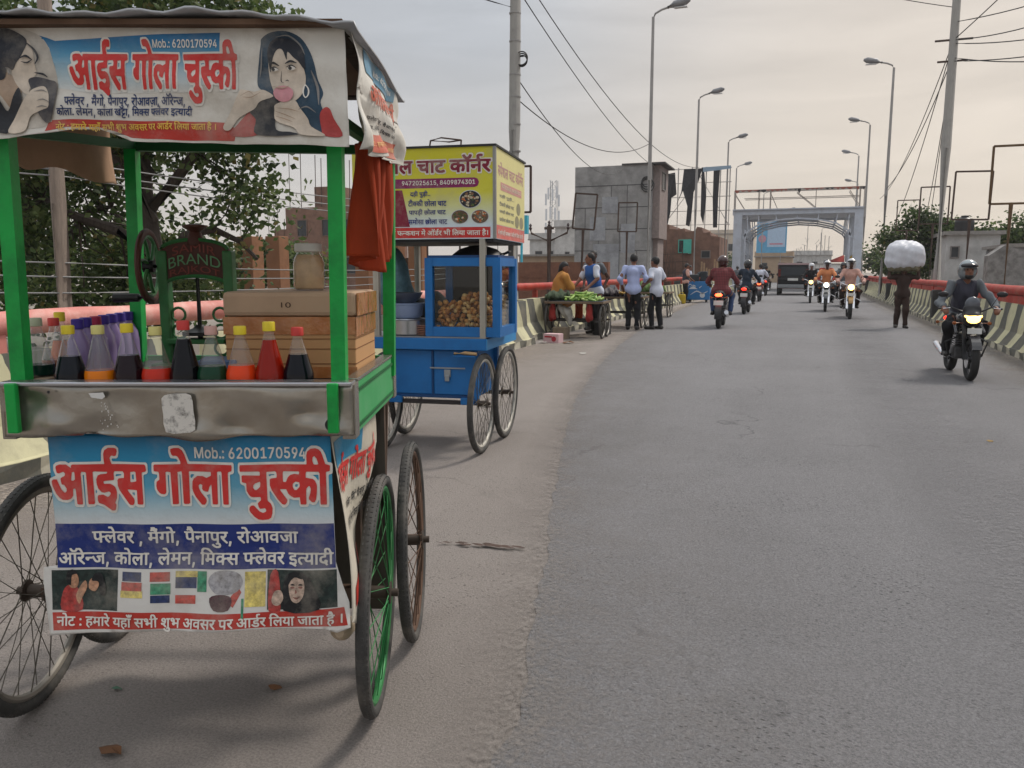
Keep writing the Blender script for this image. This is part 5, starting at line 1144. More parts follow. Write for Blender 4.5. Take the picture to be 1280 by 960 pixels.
tree('big dark leafy tree behind the green cart, its boughs hanging over the rail', (-8.3, 8.6, 0),
     [(0, 0, 0), (.1, 0, .9), (.0, 0, 1.6), (-.1, .0, 2.4), (-.1, 0, 3.2)],
     [arc((0, 0, 1.5), (-2.3, -.9, 2.0), .5, 5, .05, 1), arc((0, 0, 2.2), (1.7, .3, 3.3), .3, 5, .05, 2), arc((0, 0, 2.6), (-1.6, -.6, 4.2), .3, 5, .05, 3), arc((0, 0, 3.0), (.6, .4, 4.9), .2, 5, .05, 4), arc((0, 0, 2.0), (-.6, -1.2, 3.4), .3, 5, .05, 5), arc((0, 0, 1.3), (1.5, .2, 1.5), .4, 5, .05, 6)],
     [((-1.9, -1.0, 2.0), (1.1, .7, .8)), ((-1.2, -.6, 3.4), (1.4, .9, .9)), ((.9, .2, 3.4), (1.1, .7, .7)), ((1.3, .2, 2.3), (.5, .5, .5)), ((.2, .2, 4.6), (1.5, 1.0, .8)), ((-.9, .9, 1.5), (1.2, .5, .6)), ((-1.6, .3, .9), (1.2, .5, .6)), ((.4, .6, 1.3), (.5, .4, .4)), ((-2.4, -.6, 4.3), (1.2, .8, 1.0))],
     32000, .105, 21, mix=(.2, .4, .35, .05), spread=.25, tr=.14)
tree('second broad tree standing behind the big dark one at far left', (-12.5, 10.8, 0),
     [(0, 0, 0), (0, 0, 2), (.1, 0, 3.6)], [arc((0, 0, 2.4), (-1.6, 0, 4), .3), arc((0, 0, 3), (1.4, .3, 4.4), .3), arc((0, 0, 1.6), (1.5, -.3, 2.4), .3)],
     [((-1.4, 0, 3.6), (1.6, 1, 1.3)), ((1.0, 0, 3.8), (1.5, 1, 1.2)), ((.3, 0, 2.0), (2.0, .8, 1.0)), ((-1.6, 0, 1.4), (1.5, .8, 1.0)), ((1.8, .2, 1.0), (1.0, .6, .6))], 17000, .12, 22, mix=(.25, .42, .29, .04), spread=.3, tr=.17)
tree('yellow green bushy tree right of the raw brick columns', (-16.8, 23, 0), [(0, 0, 0), (0, 0, 1.4)], [arc((0, 0, 1.2), (-.8, 0, 2), .2), arc((0, 0, 1.2), (.7, 0, 2), .2)],
     [((-.6, 0, 1.7), (1.2, .8, .8)), ((.9, 0, 1.5), (.9, .7, .7)), ((-1.8, 0, 1.3), (1.0, .7, .7))], 5000, .2, 23, mix=(.15, .4, .4, .05), spread=.25, tr=.1)
tree('loose crowned tree beyond the right barrier, left of the right concrete pole', (4.7, 41.5, 0), [(0, 0, 0), (.05, 0, 1.4), (-.1, 0, 2.3)],
     [arc((0, 0, 1.8), (-1.3, 0, 3), .2), arc((0, 0, 2), (1.1, 0, 3.4), .2), arc((0, 0, 2.2), (.1, .3, 4), .2)],
     [((-.9, 0, 2.8), (.9, .8, .7)), ((.7, 0, 3.1), (.9, .8, .7)), ((0, 0, 3.7), (.8, .8, .5)), ((.2, 0, 2.0), (1.1, .7, .5))], 5200, .17, 31, mix=(.35, .4, .22, .03), clump=18, spread=.26, tr=.11)
tree('tree crown showing between the right concrete pole and the water tank', (7.1, 46, 0), [(0, 0, 0), (0, 0, 2)], [arc((0, 0, 1.6), (-.8, 0, 3), .2), arc((0, 0, 1.6), (1, 0, 3.2), .2)],
     [((-.4, 0, 3.2), (1.1, .9, .7)), ((.8, 0, 2.6), (1.2, .9, .8)), ((-.2, 0, 2.2), (1.0, .8, .7))], 3600, .18, 32, mix=(.3, .42, .25, .03), clump=18, spread=.28, tr=.1)
tree('wide green tree at the far right behind the ochre sign frame', (8.2, 40, 0), [(0, 0, 0), (0, 0, 1.8)], [arc((0, 0, 1.4), (-1.0, 0, 2.8), .2), arc((0, 0, 1.4), (1.2, 0, 3), .2)],
     [((-.9, 0, 2.7), (1.2, .9, .8)), ((.8, 0, 3.0), (1.5, 1, .8)), ((-.2, 0, 1.9), (1.9, .9, .6)), ((2.2, 0, 2.4), (1.3, .9, 1.0))], 6500, .18, 33, mix=(.25, .42, .3, .03), clump=18, spread=.28, tr=.12)
tree('small dark tree behind the right barrier beyond the white bundle', (4.9, 49, 0), [(0, 0, 0), (0, 0, 1.2)], [arc((0, 0, 1), (-.5, 0, 1.9), .1), arc((0, 0, 1), (.6, 0, 1.8), .1)],
     [((-.5, 0, 1.7), (.9, .7, .6)), ((.5, 0, 1.6), (1.0, .7, .6))], 2600, .18, 34, mix=(.5, .35, .12, .03), spread=.25, tr=.09)
for i, (x, y, h, lab) in enumerate(((-20, 92, 4.2, 'hazy distant tree left of the cement building'), (11, 110, 4.6, 'hazy distant tree right of the far white shed'), (6.5, 84, 3.6, 'hazy distant tree behind the right leg of the gate'), (-12.5, 118, 4.4, 'hazy distant tree beyond the torn hoarding'))):
    tree(lab, (x, y, 0), [(0, 0, 0), (0, 0, h * .5)], [arc((0, 0, h * .4), (-1, 0, h * .75), .1), arc((0, 0, h * .4), (1, 0, h * .7), .1)],
         [((-1, 0, h * .7), (1.6, 1.2, h * .22)), ((1.1, 0, h * .68), (1.6, 1.2, h * .24)), ((0, 0, h * .5), (1.8, 1.2, h * .2))], 2200, .32, 40 + i, mix=(.35, .42, .2, .03), spread=.4, tr=.14)
# ================================================================== green ice-gola cart
GREEN = M('bright_green_paint', '#0a9a40', .42, var=.16, scale=5, dirt='#0b5a2c', damt=.5, dscale=9, bump=.12, bscale=30)
GREEN2 = M('worn_pale_green_paint', '#3f9c5c', .55, var=.15, scale=5, dirt='#6d8f74', damt=.5, dscale=5)
GDARK = M('dark_green_paint', '#0e5a2c', .6, var=.25)
RUBBER = M('dusty_black_rubber', (.055, .053, .05), .8, var=.3, scale=20, dirt=(.2, .18, .155), damt=.55, dscale=6)
RIMM = M('dusty_rim', (.30, .275, .24), .55, .5, var=.2, dirt=(.2, .16, .12), damt=.6)
RIMG = M('green_painted_rim', '#2f7d45', .5, .2, var=.25, dirt='#7b7565', damt=.4)
RIMR = M('rusted_rim', '#5b4435', .7, .3, var=.3)
RIMW = M('whitewall_rim', '#b9b5ab', .5, .2, var=.15, dirt='#80776b', damt=.5)
SPK = M('dull_spoke_steel', '#6f6a60', .5, .5, var=.2)
def wheel(parent, loc, rad, rim, spoke, tilt=0.0, turn=0.0, tw=.021):
    t = bpy.data.objects.new('wheel', None); COL.objects.link(t); t.parent = parent
    t.location = loc; t.rotation_euler = (rnd.random() * 3, tilt, turn)
    b = MB(); n = 72; k = 9
    b.torus((0, 0, 0), rad - tw, tw, 64, 10)
    tr = MB()
    for i in range(120):      # fine ribbed tread
        a = 2 * math.pi * i / 120
        for x in (-.009, .002, .012):
            c, s_ = math.cos(a + x * 2), math.sin(a + x * 2)
            rr = rad - tw + math.sqrt(max(0, tw * tw - (abs(x) + .003) ** 2)) - .0004
            p = np.array([x - .003, rr * c, rr * s_]); q = np.array([x + .004, rr * c, rr * s_])
            tr.beam(p, q, .009, .003, 0, (0, c, s_))
    b.v, b.f, b.m = b.v + tr.v, b.f + [tuple(i + len(b.v) for i in f) for f in tr.f], b.m + tr.m
    b.build('tyre', RUBBER, t, True)
    MB().torus((0, 0, 0), rad - tw * 2.25, tw * .62, 64, 8).build('rim', rim, t, True)
    MB().lathe([(.012, -.06), (.012, -.04), (.034, -.038), (.034, -.03), (.02, -.025), (.02, .025), (.034, .03), (.034, .038), (.012, .04), (.012, .06)], n=16, axis='x').build('hub', M('greasy_hub', '#4a4038', .6, .4), t, True)
    s_ = MB()
    for i in range(36):
        a = 2 * math.pi * i / 36; off = (.5 if i % 4 < 2 else -.5)
        x = .034 if i % 2 else -.034
        h = np.array([x, .03 * math.cos(a + off), .03 * math.sin(a + off)]); r_ = rad - tw * 2.5
        s_.tube([h, (x * .15, r_ * math.cos(a), r_ * math.sin(a))], .0019, 4)
    s_.build('spokes', spoke, t)
    return t
C1 = thing('ice_cart', 'green ice dessert handcart with printed banners and a steel apron, nearest the camera', 'handcart', (-1.546, 1.882, 0), R(20.22))
WR = .36
wheel(C1, (.392, .035, WR), WR, RIMG, RIMG, R(1.5), R(2.2), .019)
wheel(C1, (.437, .52, WR), WR, RIMR, RIMR, R(-1), R(1.5), .019)
wheel(C1, (-.655, .045, WR), WR, RIMM, SPK, R(3), R(3))
wheel(C1, (-.645, .52, WR), WR, RIMM, SPK, R(-1), R(0))
AX = M('rusty_axle', '#58463a', .7, .3, var=.3)
for y in (.035, .52): MB().beam((-.63, y, WR), (.36 if y < .1 else .41, y, WR), .035, .04).build('axle', AX, C1)
for x in (-.36, .33):
    b = MB().box(x - .02, x + .02, -.12, .6, .86, .915)
    for y in (.035, .52): b.beam((x, y, WR + .02), (x, y, .9), .03, .03).beam((x, y + .12, .88), (x, y, WR + .1), .02, .02)
    b.build('chassis', AX, C1)
TRAYF = M('black_sheet_metal', (.035, .035, .04), .35, .3, var=.3)
MB().box(-.415, .39, -.36, .29, .985, 1.045).build('tray_floor', TRAYF, C1)
MB().box(-.415, .39, -.33, .29, .93, .98).build('tray_beam', GDARK, C1)
# dented steel apron
ST = M('scuffed_steel', '#a29d94', .27, .85, var=.2, scale=3, dirt='#7a6850', damt=.45, dscale=3.5, bump=.08, bscale=25)
nx, nz = 90, 18
vs = []; rs = np.random.RandomState(3)
dents = [(-.36, 1.02, .07, .016), (-.30, .96, .05, -.012), (.30, .99, .045, .012), (.02, .94, .06, -.012), (.12, .955, .05, .01), (-.12, 1.03, .09, .006), (.22, 1.03, .08, -.006), (-.2, .95, .06, .01), (.36, .95, .04, -.01)]
for j in range(nz + 1):
    for i in range(nx + 1):
        x = -.435 + .85 * i / nx; z = .932 + .132 * j / nz
        y = -.385 + .004 * math.sin(x * 9) + .003 * math.sin(x * 23 + z * 30) - (.012 * ((j / nz - .93) / .07) if j / nz > .93 else 0) * -1
        for cx, cz, r_, d in dents: y += d * math.exp(-((x - cx) ** 2 + (1.6 * (z - cz)) ** 2) / r_ ** 2 * 2)
        z2 = z + (.004 * math.sin(x * 14) if j == nz else 0) - (.006 * math.sin(x * 11 + 1) + .004 * math.sin(x * 31) if j == 0 else 0)
        vs.append((x, y, z2))
fs = [(j * (nx + 1) + i, j * (nx + 1) + i + 1, (j + 1) * (nx + 1) + i + 1, (j + 1) * (nx + 1) + i) for j in range(nz) for i in range(nx)]
ap = mesh_obj('steel_apron', vs, fs, ST, C1, smooth=True)
so = ap.modifiers.new('thick', 'SOLIDIFY'); so.thickness = .004; so.offset = 1
MB().box(-.435, .415, -.40, -.345, 1.058, 1.068, .003).build('apron_lip', M('worn_bright_steel', '#b5b6bb', .25, .9, var=.1), C1)
PAPER = M('torn_paper_sticker', '#cfcac2', .8, var=.1, dirt='#4a4644', damt=.9, dscale=60)
def apron(a, b, l): return (.415 - (437 - a) * .00195, -.4035 - l - .004 * math.sin((.415 - (437 - a) * .00195) * 9), 1.062 + (b + 480) * .00205)
flat('sticker', [smooth_poly([(203, -496), (212, -491), (226, -490), (240, -492), (242, -510), (243, -533), (228, -537), (206, -536), (204, -515)], 2)], PAPER, C1, apron, .001)
flat('sticker', [np.array([(113, -490), (131, -489), (133, -494), (129, -497), (116, -495)])], M('white_scrap', '#d6d4d0', .8), C1, apron, .001)
g = []
for k in range(26): 
    x = 128 + rnd.uniform(-4, 20) * (k / 26 + .2); y = -499 - k * 1.3 + rnd.uniform(-2, 2); s_ = rnd.uniform(.5, 1.3)
    g.append(np.array([(x, y), (x + s_, y + .3), (x + s_ * .8, y - s_ * 1.4), (x - .2, y - s_)]))
flat('sticker', g, M('white_scrap', '#d6d4d0', .8), C1, apron, .001)
MB().lathe([(.0, .002), (.006, .0), (.016, .004), (.016, 0)], (.365, -.405, .965), 14, 'y').build('rivet', M('black_rubber_plug', (.02, .02, .02), .5), C1)
for k in range(9): 
    pass
MB().lathe([(0, -.002), (.003, -.002), (.004, 0)], (-.31, -.405, 1.045), 8, 'y').build('rivet', M('black_rubber_plug', (.02, .02, .02), .5), C1)
# green side panels with steel trim
for sx, nm in ((1, 'side_panel'), (-1, 'side_panel')):
    x = .402 if sx > 0 else -.428
    MB().box(x - .012, x + .012, -.36, .30, .93, 1.06, .003).build(nm, GREEN2, C1)
    b = MB()
    b.box(x - .016, x + .017, -.383, -.33, .925, 1.062, .002).box(x - .016, x + .017, .265, .312, .925, 1.062, .002).box(x - .018, x + .0155, -.33, .265, 1.0605, 1.069, .002)
    b.build('corner_trim', ST, C1)
    MB().box(x + .0125, x + .016, -.32, .255, .945, .953).box(x + .0125, x + .016, -.32, .255, 1.035, 1.043).build('panel_rib', GDARK, C1)
    xx = .40 if sx > 0 else -.43
    MB().box(xx - .03 * sx - .013, xx - .03 * sx + .013, -.412, -.394, .945, 1.066, .003).build('corner_bracket', GREEN, C1)
MB().box(-.43, .415, .30, .312, .93, 1.06).build('back_panel', GREEN2, C1)
# posts and roof
for (x0, y0, x1, y1, z1) in ((.375, -.345, .388, -.36, 1.68), (-.408, -.345, -.388, -.36, 1.66), (.405, .262, .42, .262, 1.70), (-.40, .262, -.375, .262, 1.76)):
    MB().beam((x0, y0, 1.0), (x1, y1, z1 + .17), .035, .035, 0, (0, 1, 0)).build('post', GREEN, C1)
MB().beam((-.38, .262, 1.715), (.42, .262, 1.705), .026, .026).beam((.39, -.36, 1.685), (.42, .262, 1.69), .024, .024).beam((-.39, -.36, 1.66), (-.375, .262, 1.72), .024, .024).build('roof_rail', GDARK, C1)
b = MB()
b.box(-.5, .43, -.40, -.355, 1.868, 1.892).box(-.5, .43, .28, .32, 1.868, 1.892).box(.38, .42, -.355, .28, 1.868, 1.892).box(-.5, -.46, -.355, .28, 1.868, 1.892)
b.build('roof_beam', M('dark_brown_wood', '#33271f', .9, var=.4, bump=.3), C1)  # plain dark brown beams below the roof sheet
nx, ny = 40, 24
vs = []
for j in range(ny + 1):
    for i in range(nx + 1):
        x = -.53 + .985 * i / nx; y = -.455 + .83 * j / ny
        z = 1.892 + .006 * math.sin(x * 12) + .005 * math.sin(x * 5 + y * 9) + .004 * math.sin(i * 1.3) * (1 if j in (0, ny) else 0) - .012 * max(0, (x - .38) / .07) + .004 * max(0, 1 - abs(x + .15) / .5)
        vs.append((x, y + .006 * math.sin(i * .9) * (j == 0), z))
fs = [(j * (nx + 1) + i, j * (nx + 1) + i + 1, (j + 1) * (nx + 1) + i + 1, (j + 1) * (nx + 1) + i) for j in range(ny) for i in range(nx)]
rf = mesh_obj('roof_sheet', vs, fs, M('grey_tin_sheet', '#a3a5a8', .5, .4, var=.2, dirt='#5f5348', damt=.6), C1, smooth=True)
so = rf.modifiers.new('thick', 'SOLIDIFY'); so.thickness = .006
MB().box(-.50, .425, -.44, .35, 1.872, 1.884).build('ceiling_board', M('ceiling_ply', '#5c4636', .9, var=.3), C1)
b = MB()
b.tube([(.36, .1, 1.9), (.36, .1, 1.99), (.36, .3, 1.99), (.36, .3, 1.9)], .006, 6).build('roof_hook', IRON, C1)

# ---- printed top banner: shapes are in the banner's own print units
CLOTH = M('printed_vinyl_white', '#d3cfc6', .55, var=.07, scale=3, dirt='#a89c8a', damt=.55, dscale=4, bump=.35, bscale=13)
def tb(a, b, l):
    x = .426 - (437 - a) * .00184; z = 1.876 + (b + 35) * .00175
    k = (1.876 - z) / .26
    y = -.412 - l + .006 * math.sin(a * .045 + 1) * k + .004 * math.sin(a * .11) * k + .003 * math.sin(b * .12 + a * .02) - .01 * k
    return (x, y, z)
def sheet(name, outline, mat, parent, surf, lift, cell, thick=.0015):
    o = flat(name, [np.array(outline, float)], mat, parent, surf, lift, cell)
    for p in o.data.polygons: p.use_smooth = True
    if thick:
        s_ = o.modifiers.new('thick', 'SOLIDIFY'); s_.thickness = thick; s_.offset = -1 if False else 0
    return o
top = [(-75, -33), (0, -34), (120, -32), (250, -34), (380, -37), (436, -36), (437, -80), (438, -130), (439, -186), (400, -184), (330, -183), (270, -181), (200, -180), (168, -178), (150, -170), (130, -163), (100, -164), (60, -169), (20, -174), (0, -176), (-75, -178)]
BN = sheet('front_banner', top, CLOTH, C1, tb, 0, 9)
def ramp_mat(name, stops, axis='Z', rough=.55):
    m = bpy.data.materials.new(name); m.use_nodes = True; t_ = m.node_tree; p = t_.nodes['Principled BSDF']; p.inputs['Roughness'].default_value = rough
    co = N(t_, 'TexCoord'); sp = N(t_, 'SeparateXYZ'); t_.links.new(co.outputs['Object'], sp.inputs[0])
    lo, hi = stops[0][0], stops[-1][0]
    mr = N(t_, 'MapRange'); mr.inputs[1].default_value = lo; mr.inputs[2].default_value = hi; t_.links.new(sp.outputs[axis], mr.inputs[0])
    rp = N(t_, 'ValToRGB'); e = rp.color_ramp.elements
    for i, (z, c) in enumerate(stops):
        q = (z - lo) / (hi - lo)
        if i == 0: x = e[0]; x.position = q
        elif i == len(stops) - 1: x = e[-1]; x.position = q
        else: x = e.new(q)
        x.color = (*lin(c), 1)
    t_.links.new(mr.outputs[0], rp.inputs[0])
    nz = N(t_, 'TexNoise'); nz.inputs['Scale'].default_value = 4; nz.inputs['Detail'].default_value = 9; nz.inputs['Roughness'].default_value = .7; t_.links.new(co.outputs['Object'], nz.inputs['Vector'])
    r2 = N(t_, 'MapRange'); r2.inputs[1].default_value = .5; r2.inputs[2].default_value = .72; r2.inputs[4].default_value = .35; t_.links.new(nz.outputs['Fac'], r2.inputs[0])
    mi = N(t_, 'MixRGB'); mi.inputs[2].default_value = (.36, .32, .27, 1); t_.links.new(r2.outputs[0], mi.inputs[0]); t_.links.new(rp.outputs[0], mi.inputs[1])
    t_.links.new(mi.outputs[0], p.inputs['Base Color'])
    n3 = N(t_, 'TexNoise'); n3.inputs['Scale'].default_value = 13; n3.inputs['Detail'].default_value = 5; t_.links.new(co.outputs['Object'], n3.inputs['Vector'])
    bp = N(t_, 'Bump'); bp.inputs['Strength'].default_value = .35; bp.inputs['Distance'].default_value = .02; t_.links.new(n3.outputs['Fac'], bp.inputs['Height']); t_.links.new(bp.outputs[0], p.inputs['Normal'])
    return m
def zt(y): return 1.876 + (-y + 35) * .00175
INK = {}
def ink(name, col):
    ph = name.startswith(('photo', 'ice_')); po = name.startswith('printed')
    return M('ink_' + name, col, .55, var=.55 if ph else (.22 if po else .1), scale=75 if ph else (22 if po else 8), dirt='#a39b8e', damt=.45, dscale=7, bump=.35, bscale=13)
RED_I = ink('red', '#c9332f'); WHI_I = ink('white', '#ddd8cf'); NAV_I = ink('navy', '#1c2f5c'); BLK_I = ink('black', '#24262c'); YEL_I = ink('yellow', '#e0b64a')
SKIN_I = ink('printed_skin', '#cdbfae'); SKIN2 = ink('printed_skin_shade', '#a8917c'); HAIR_I = ink('printed_hair', '#23262f'); HAIRB = ink('printed_blue_hair', '#2b4457'); PINK_I = ink('printed_pink', '#cf8f96'); REDC = ink('printed_red_cloth', '#b0423f'); GRY_I = ink('printed_grey', '#7d7a78')
BLUE_R = ramp_mat('ink_sky_fade', [(zt(120), '#d3cfc6'), (zt(95), '#a9c2cc'), (zt(72), '#4f93b5'), (zt(52), '#1f6f9e'), (zt(40), '#1b5f8e')])
P_ = smooth_poly
def S_(pts): return [(x, -y) for x, y in pts]
flat('sky_print', [np.array(S_([(62, 46), (72, 49), (82, 53), (130, 50), (200, 46), (284, 43), (282, 100), (240, 118), (120, 118), (84, 112), (82, 86), (75, 62)]))], BLUE_R, BN, tb, .0014, 9)
flat('red_strip', [np.array(S_([(70, 152), (120, 151), (200, 154), (290, 155), (300, 165), (296, 178), (230, 178), (170, 174), (150, 166), (128, 160), (90, 161), (64, 166)]))], ink('strip_red', '#b5352a'), BN, tb, .0014, 9)
lettering('title_outline', fit('title_o', 98, 307, -134, -49), WHI_I, BN, tb, .0024, 12)
lettering('title', fit('title', 100.5, 304.5, -131.5, -51.5), RED_I, BN, tb, .0036, 12)
lettering('phone_number', fit('mob', 202, 281, -62.5, -52), WHI_I, BN, tb, .0030, 15)
lettering('flavour_line', fit('fl1', 92, 238, -138, -119), NAV_I, BN, tb, .0020, 15)
lettering('flavour_line', fit('fl2', 81, 247, -150, -134), NAV_I, BN, tb, .0020, 15)
lettering('note_line', fit('note', 78, 276, -168, -154), YEL_I, BN, tb, .0026, 9)
def portrait(parent, surf, base, layers, f, cell=9, step=.0007):
    for i, (nm, m, pts) in enumerate(layers):
        for q in (pts if isinstance(pts[0], list) else [pts]): flat(nm, [P_([f(x, y) for x, y in q], 4)], m, parent, surf, base + step * i, cell)
fl = lambda X, Y: (X / 6, -(20 + Y / 6))
def stroke(pts, w):
    p = np.array(pts, float); d = np.gradient(p, axis=0); n = np.stack([-d[:, 1], d[:, 0]], 1); n /= np.linalg.norm(n, axis=1)[:, None] + 1e-9
    tw = np.array([.35] + [1] * (len(p) - 2) + [.35])[:, None] * w
    return [tuple(x) for x in np.concatenate([p + n * tw, (p - n * tw)[::-1]])]
portrait(BN, tb, .0016, [
    ('portrait_ground', ink('printed_pale_grey', '#b9b2a7'), [(-420, 95), (100, 95), (250, 110), (380, 160), (450, 260), (490, 400), (500, 560), (470, 720), (410, 830), (250, 860), (-100, 880), (-420, 890)]),
    ('portrait_neck', SKIN2, [(90, 420), (180, 470), (240, 560), (210, 640), (150, 720), (80, 620), (20, 540), (40, 460)]),
    ('portrait_face', SKIN_I, [(290, 190), (335, 270), (345, 380), (350, 440), (330, 470), (300, 560), (280, 605), (225, 560), (175, 490), (160, 420), (200, 350), (250, 280)]),
    ('portrait_hair', HAIR_I, [(-300, 200), (-150, 110), (0, 105), (110, 100), (210, 130), (290, 200), (255, 310), (205, 370), (170, 415), (125, 395), (95, 480), (0, 490), (-150, 500), (-280, 430)]),
    ('portrait_dress', BLK_I, [(-420, 560), (-100, 520), (0, 540), (60, 640), (110, 720), (190, 580), (220, 555), (240, 650), (180, 760), (110, 885), (0, 885), (-420, 890)]),
    ('portrait_glass', ink('printed_dark_glass', '#3b3a40'), [(290, 490), (350, 470), (440, 490), (497, 520), (490, 640), (450, 760), (405, 815), (350, 740), (345, 640), (310, 560)]),
    ('portrait_hand', SKIN_I, [(330, 560), (400, 540), (435, 590), (440, 650), (430, 700), (380, 720), (290, 770), (245, 880), (110, 885), (160, 780), (240, 670), (290, 600)]),
    ('portrait_brow', HAIR_I, [stroke([(245, 335), (290, 318), (332, 345)], 9), stroke([(255, 360), (295, 368), (330, 350)], 6), stroke([(290, 215), (350, 270), (378, 330), (355, 375)], 8), stroke([(345, 440), (400, 450), (430, 470)], 8)]),
    ('portrait_line', GRY_I, [stroke([(340, 580), (390, 570), (425, 585)], 4), stroke([(360, 650), (400, 640), (440, 660)], 4), stroke([(350, 700), (390, 690), (425, 700)], 4), stroke([(125, 400), (150, 420), (140, 450)], 8)]),
], fl)
fr = lambda X, Y: (280 + X / 6.4, -(30 + Y / 6.4))
portrait(BN, tb, .0016, [
    ('portrait_hair', HAIRB, [(350, 130), (420, 80), (540, 70), (650, 120), (720, 220), (760, 330), (780, 450), (820, 560), (800, 640), (830, 740), (800, 780), (800, 900), (640, 740), (600, 620), (430, 590), (390, 570), (320, 520), (310, 420), (330, 300), (345, 180)]),
    ('portrait_cloth', REDC, [[(80, 905), (120, 830), (240, 710), (310, 780), (310, 905)], [(790, 740), (830, 680), (870, 690), (900, 770), (965, 905), (820, 905), (800, 860)]]),
    ('portrait_face', SKIN_I, [(420, 260), (470, 210), (540, 215), (640, 290), (672, 350), (690, 450), (670, 560), (620, 625), (560, 645), (470, 615), (430, 530), (405, 440), (402, 340)]),
    ('portrait_fringe', HAIR_I, [(405, 330), (400, 230), (440, 140), (560, 130), (670, 210), (690, 380), (640, 320), (600, 285), (555, 240), (548, 305), (515, 225), (475, 222), (440, 290), (415, 400)]),
    ('portrait_sleeve', BLK_I, [(240, 710), (330, 640), (440, 590), (480, 650), (450, 720), (450, 860), (560, 880), (620, 905), (300, 905), (290, 780)]),
    ('portrait_hand', SKIN_I, [[(30, 850), (60, 760), (160, 560), (200, 540), (290, 560), (360, 545), (432, 585), (425, 605), (330, 640), (280, 695), (150, 760), (80, 860)], [(440, 705), (460, 655), (600, 630), (645, 690), (700, 770), (725, 835), (830, 905), (650, 905), (590, 845), (450, 790)]]),
    ('portrait_hair_shine', GRY_I, [stroke([(470, 120), (560, 110), (650, 180), (690, 260)], 6), stroke([(360, 220), (350, 330), (335, 430)], 6), stroke([(740, 400), (780, 520), (790, 650)], 10), stroke([(640, 700), (700, 680), (760, 720)], 6)]),
    ('portrait_lolly', PINK_I, [(440, 560), (470, 520), (530, 510), (585, 540), (595, 590), (560, 635), (500, 640), (455, 610)]),
    ('portrait_brow', BLK_I, [stroke([(415, 345), (445, 330), (485, 352)], 9), stroke([(540, 335), (580, 318), (625, 332)], 9), stroke([(420, 370), (450, 362), (480, 378)], 5), stroke([(545, 362), (585, 350), (620, 368)], 5)]),
    ('portrait_iris', WHI_I, [[(420, 385), (450, 368), (482, 382), (450, 396)], [(550, 376), (585, 356), (618, 374), (585, 390)]]),
    ('portrait_pupil', BLK_I, [[(426, 380), (440, 366), (454, 382), (440, 396)], [(560, 372), (574, 357), (590, 372), (574, 388)], stroke([(505, 400), (500, 470), (520, 488)], 4), stroke([(535, 472), (550, 466), (560, 474)], 4)]),
    ('portrait_line', SKIN2, [stroke([(200, 600), (270, 605), (340, 570)], 4), stroke([(180, 590), (250, 560), (290, 590)], 3), stroke([(450, 715), (520, 740), (600, 775)], 4), stroke([(455, 755), (520, 775), (580, 800)], 4), stroke([(470, 690), (560, 700), (630, 720)], 4), stroke([(440, 520), (510, 530), (560, 515)], 5)]),
    ('portrait_earring', WHI_I, [stroke([(690, 500), (715, 540), (715, 585), (695, 610), (678, 580), (680, 530), (692, 500)], 5)]),
], fr)
# side banner fluttering on the right
def sb(a, b, l):      # a: 0 front .. 1 back, b: 0 bottom .. 1 top
    z = 1.885 - (1 - b) * (.275 - .065 * a) + .006 * math.sin(a * 17)
    x = .437 + l + .014 * math.sin(a * 21 + b * 2.5) * (1.15 - b) + .01 * math.sin(b * 11 + a * 5) * (1 - b * .6) + .012 * (1 - b)
    return (x, -.40 + .73 * a, z)
SBN = sheet('side_banner', [(0, 0), (.15, -.02), (.3, .0), (.5, -.03), (.7, .01), (.85, -.05), (1, -.02), (1, .5), (1, 1), (.5, 1), (0, 1), (0, .5)], CLOTH, C1, sb, 0, .025)
flat('sky_print', [np.array([(.2, .95), (.82, .9), (.82, .74), (.2, .74)])], ink('faded_blue', '#5f8ea8'), SBN, sb, .003, .025)
flat('red_strip', [np.array([(.2, .04), (.85, .01), (.85, .2), (.2, .21)])], ink('faded_red', '#c2644f'), SBN, sb, .003, .025)
lettering('title', fit('title', .22, .84, .43, .72), ink('faded_red', '#c2644f'), SBN, sb, .004, .025)
lettering('flavour_line', fit('fl1', .24, .76, .33, .39), BLK_I, SBN, sb, .003, .03)
lettering('flavour_line', fit('fl2', .22, .78, .25, .31), BLK_I, SBN, sb, .003, .03)
lettering('note_line', fit('note', .23, .8, .08, .16), ink('faded_yellow', '#d8a96a'), SBN, sb, .005, .03)
lettering('phone_number', fit('mob', .4, .75, .8, .86), WHI_I, SBN, sb, .005, .05)
# left banner seen from behind, and the ragged corner cloths
def lb(a, b, l): return (-.47 - l + .012 * math.sin(a * 9 + b * 3) * (1 - b) + .05 * (1 - b) * 0, -.38 + .70 * a, 1.88 - (1 - b) * (.27 + .0 * a) + .008 * math.sin(a * 14) * (1 - b))
sheet('side_banner', [(0, 0), (.3, -.03), (.6, .02), (1, -.04), (1, 1), (0, 1)], M('banner_back_cloth', '#a8866c', .9, var=.2, dirt='#5f4634', damt=.5), C1, lb, 0, .04)
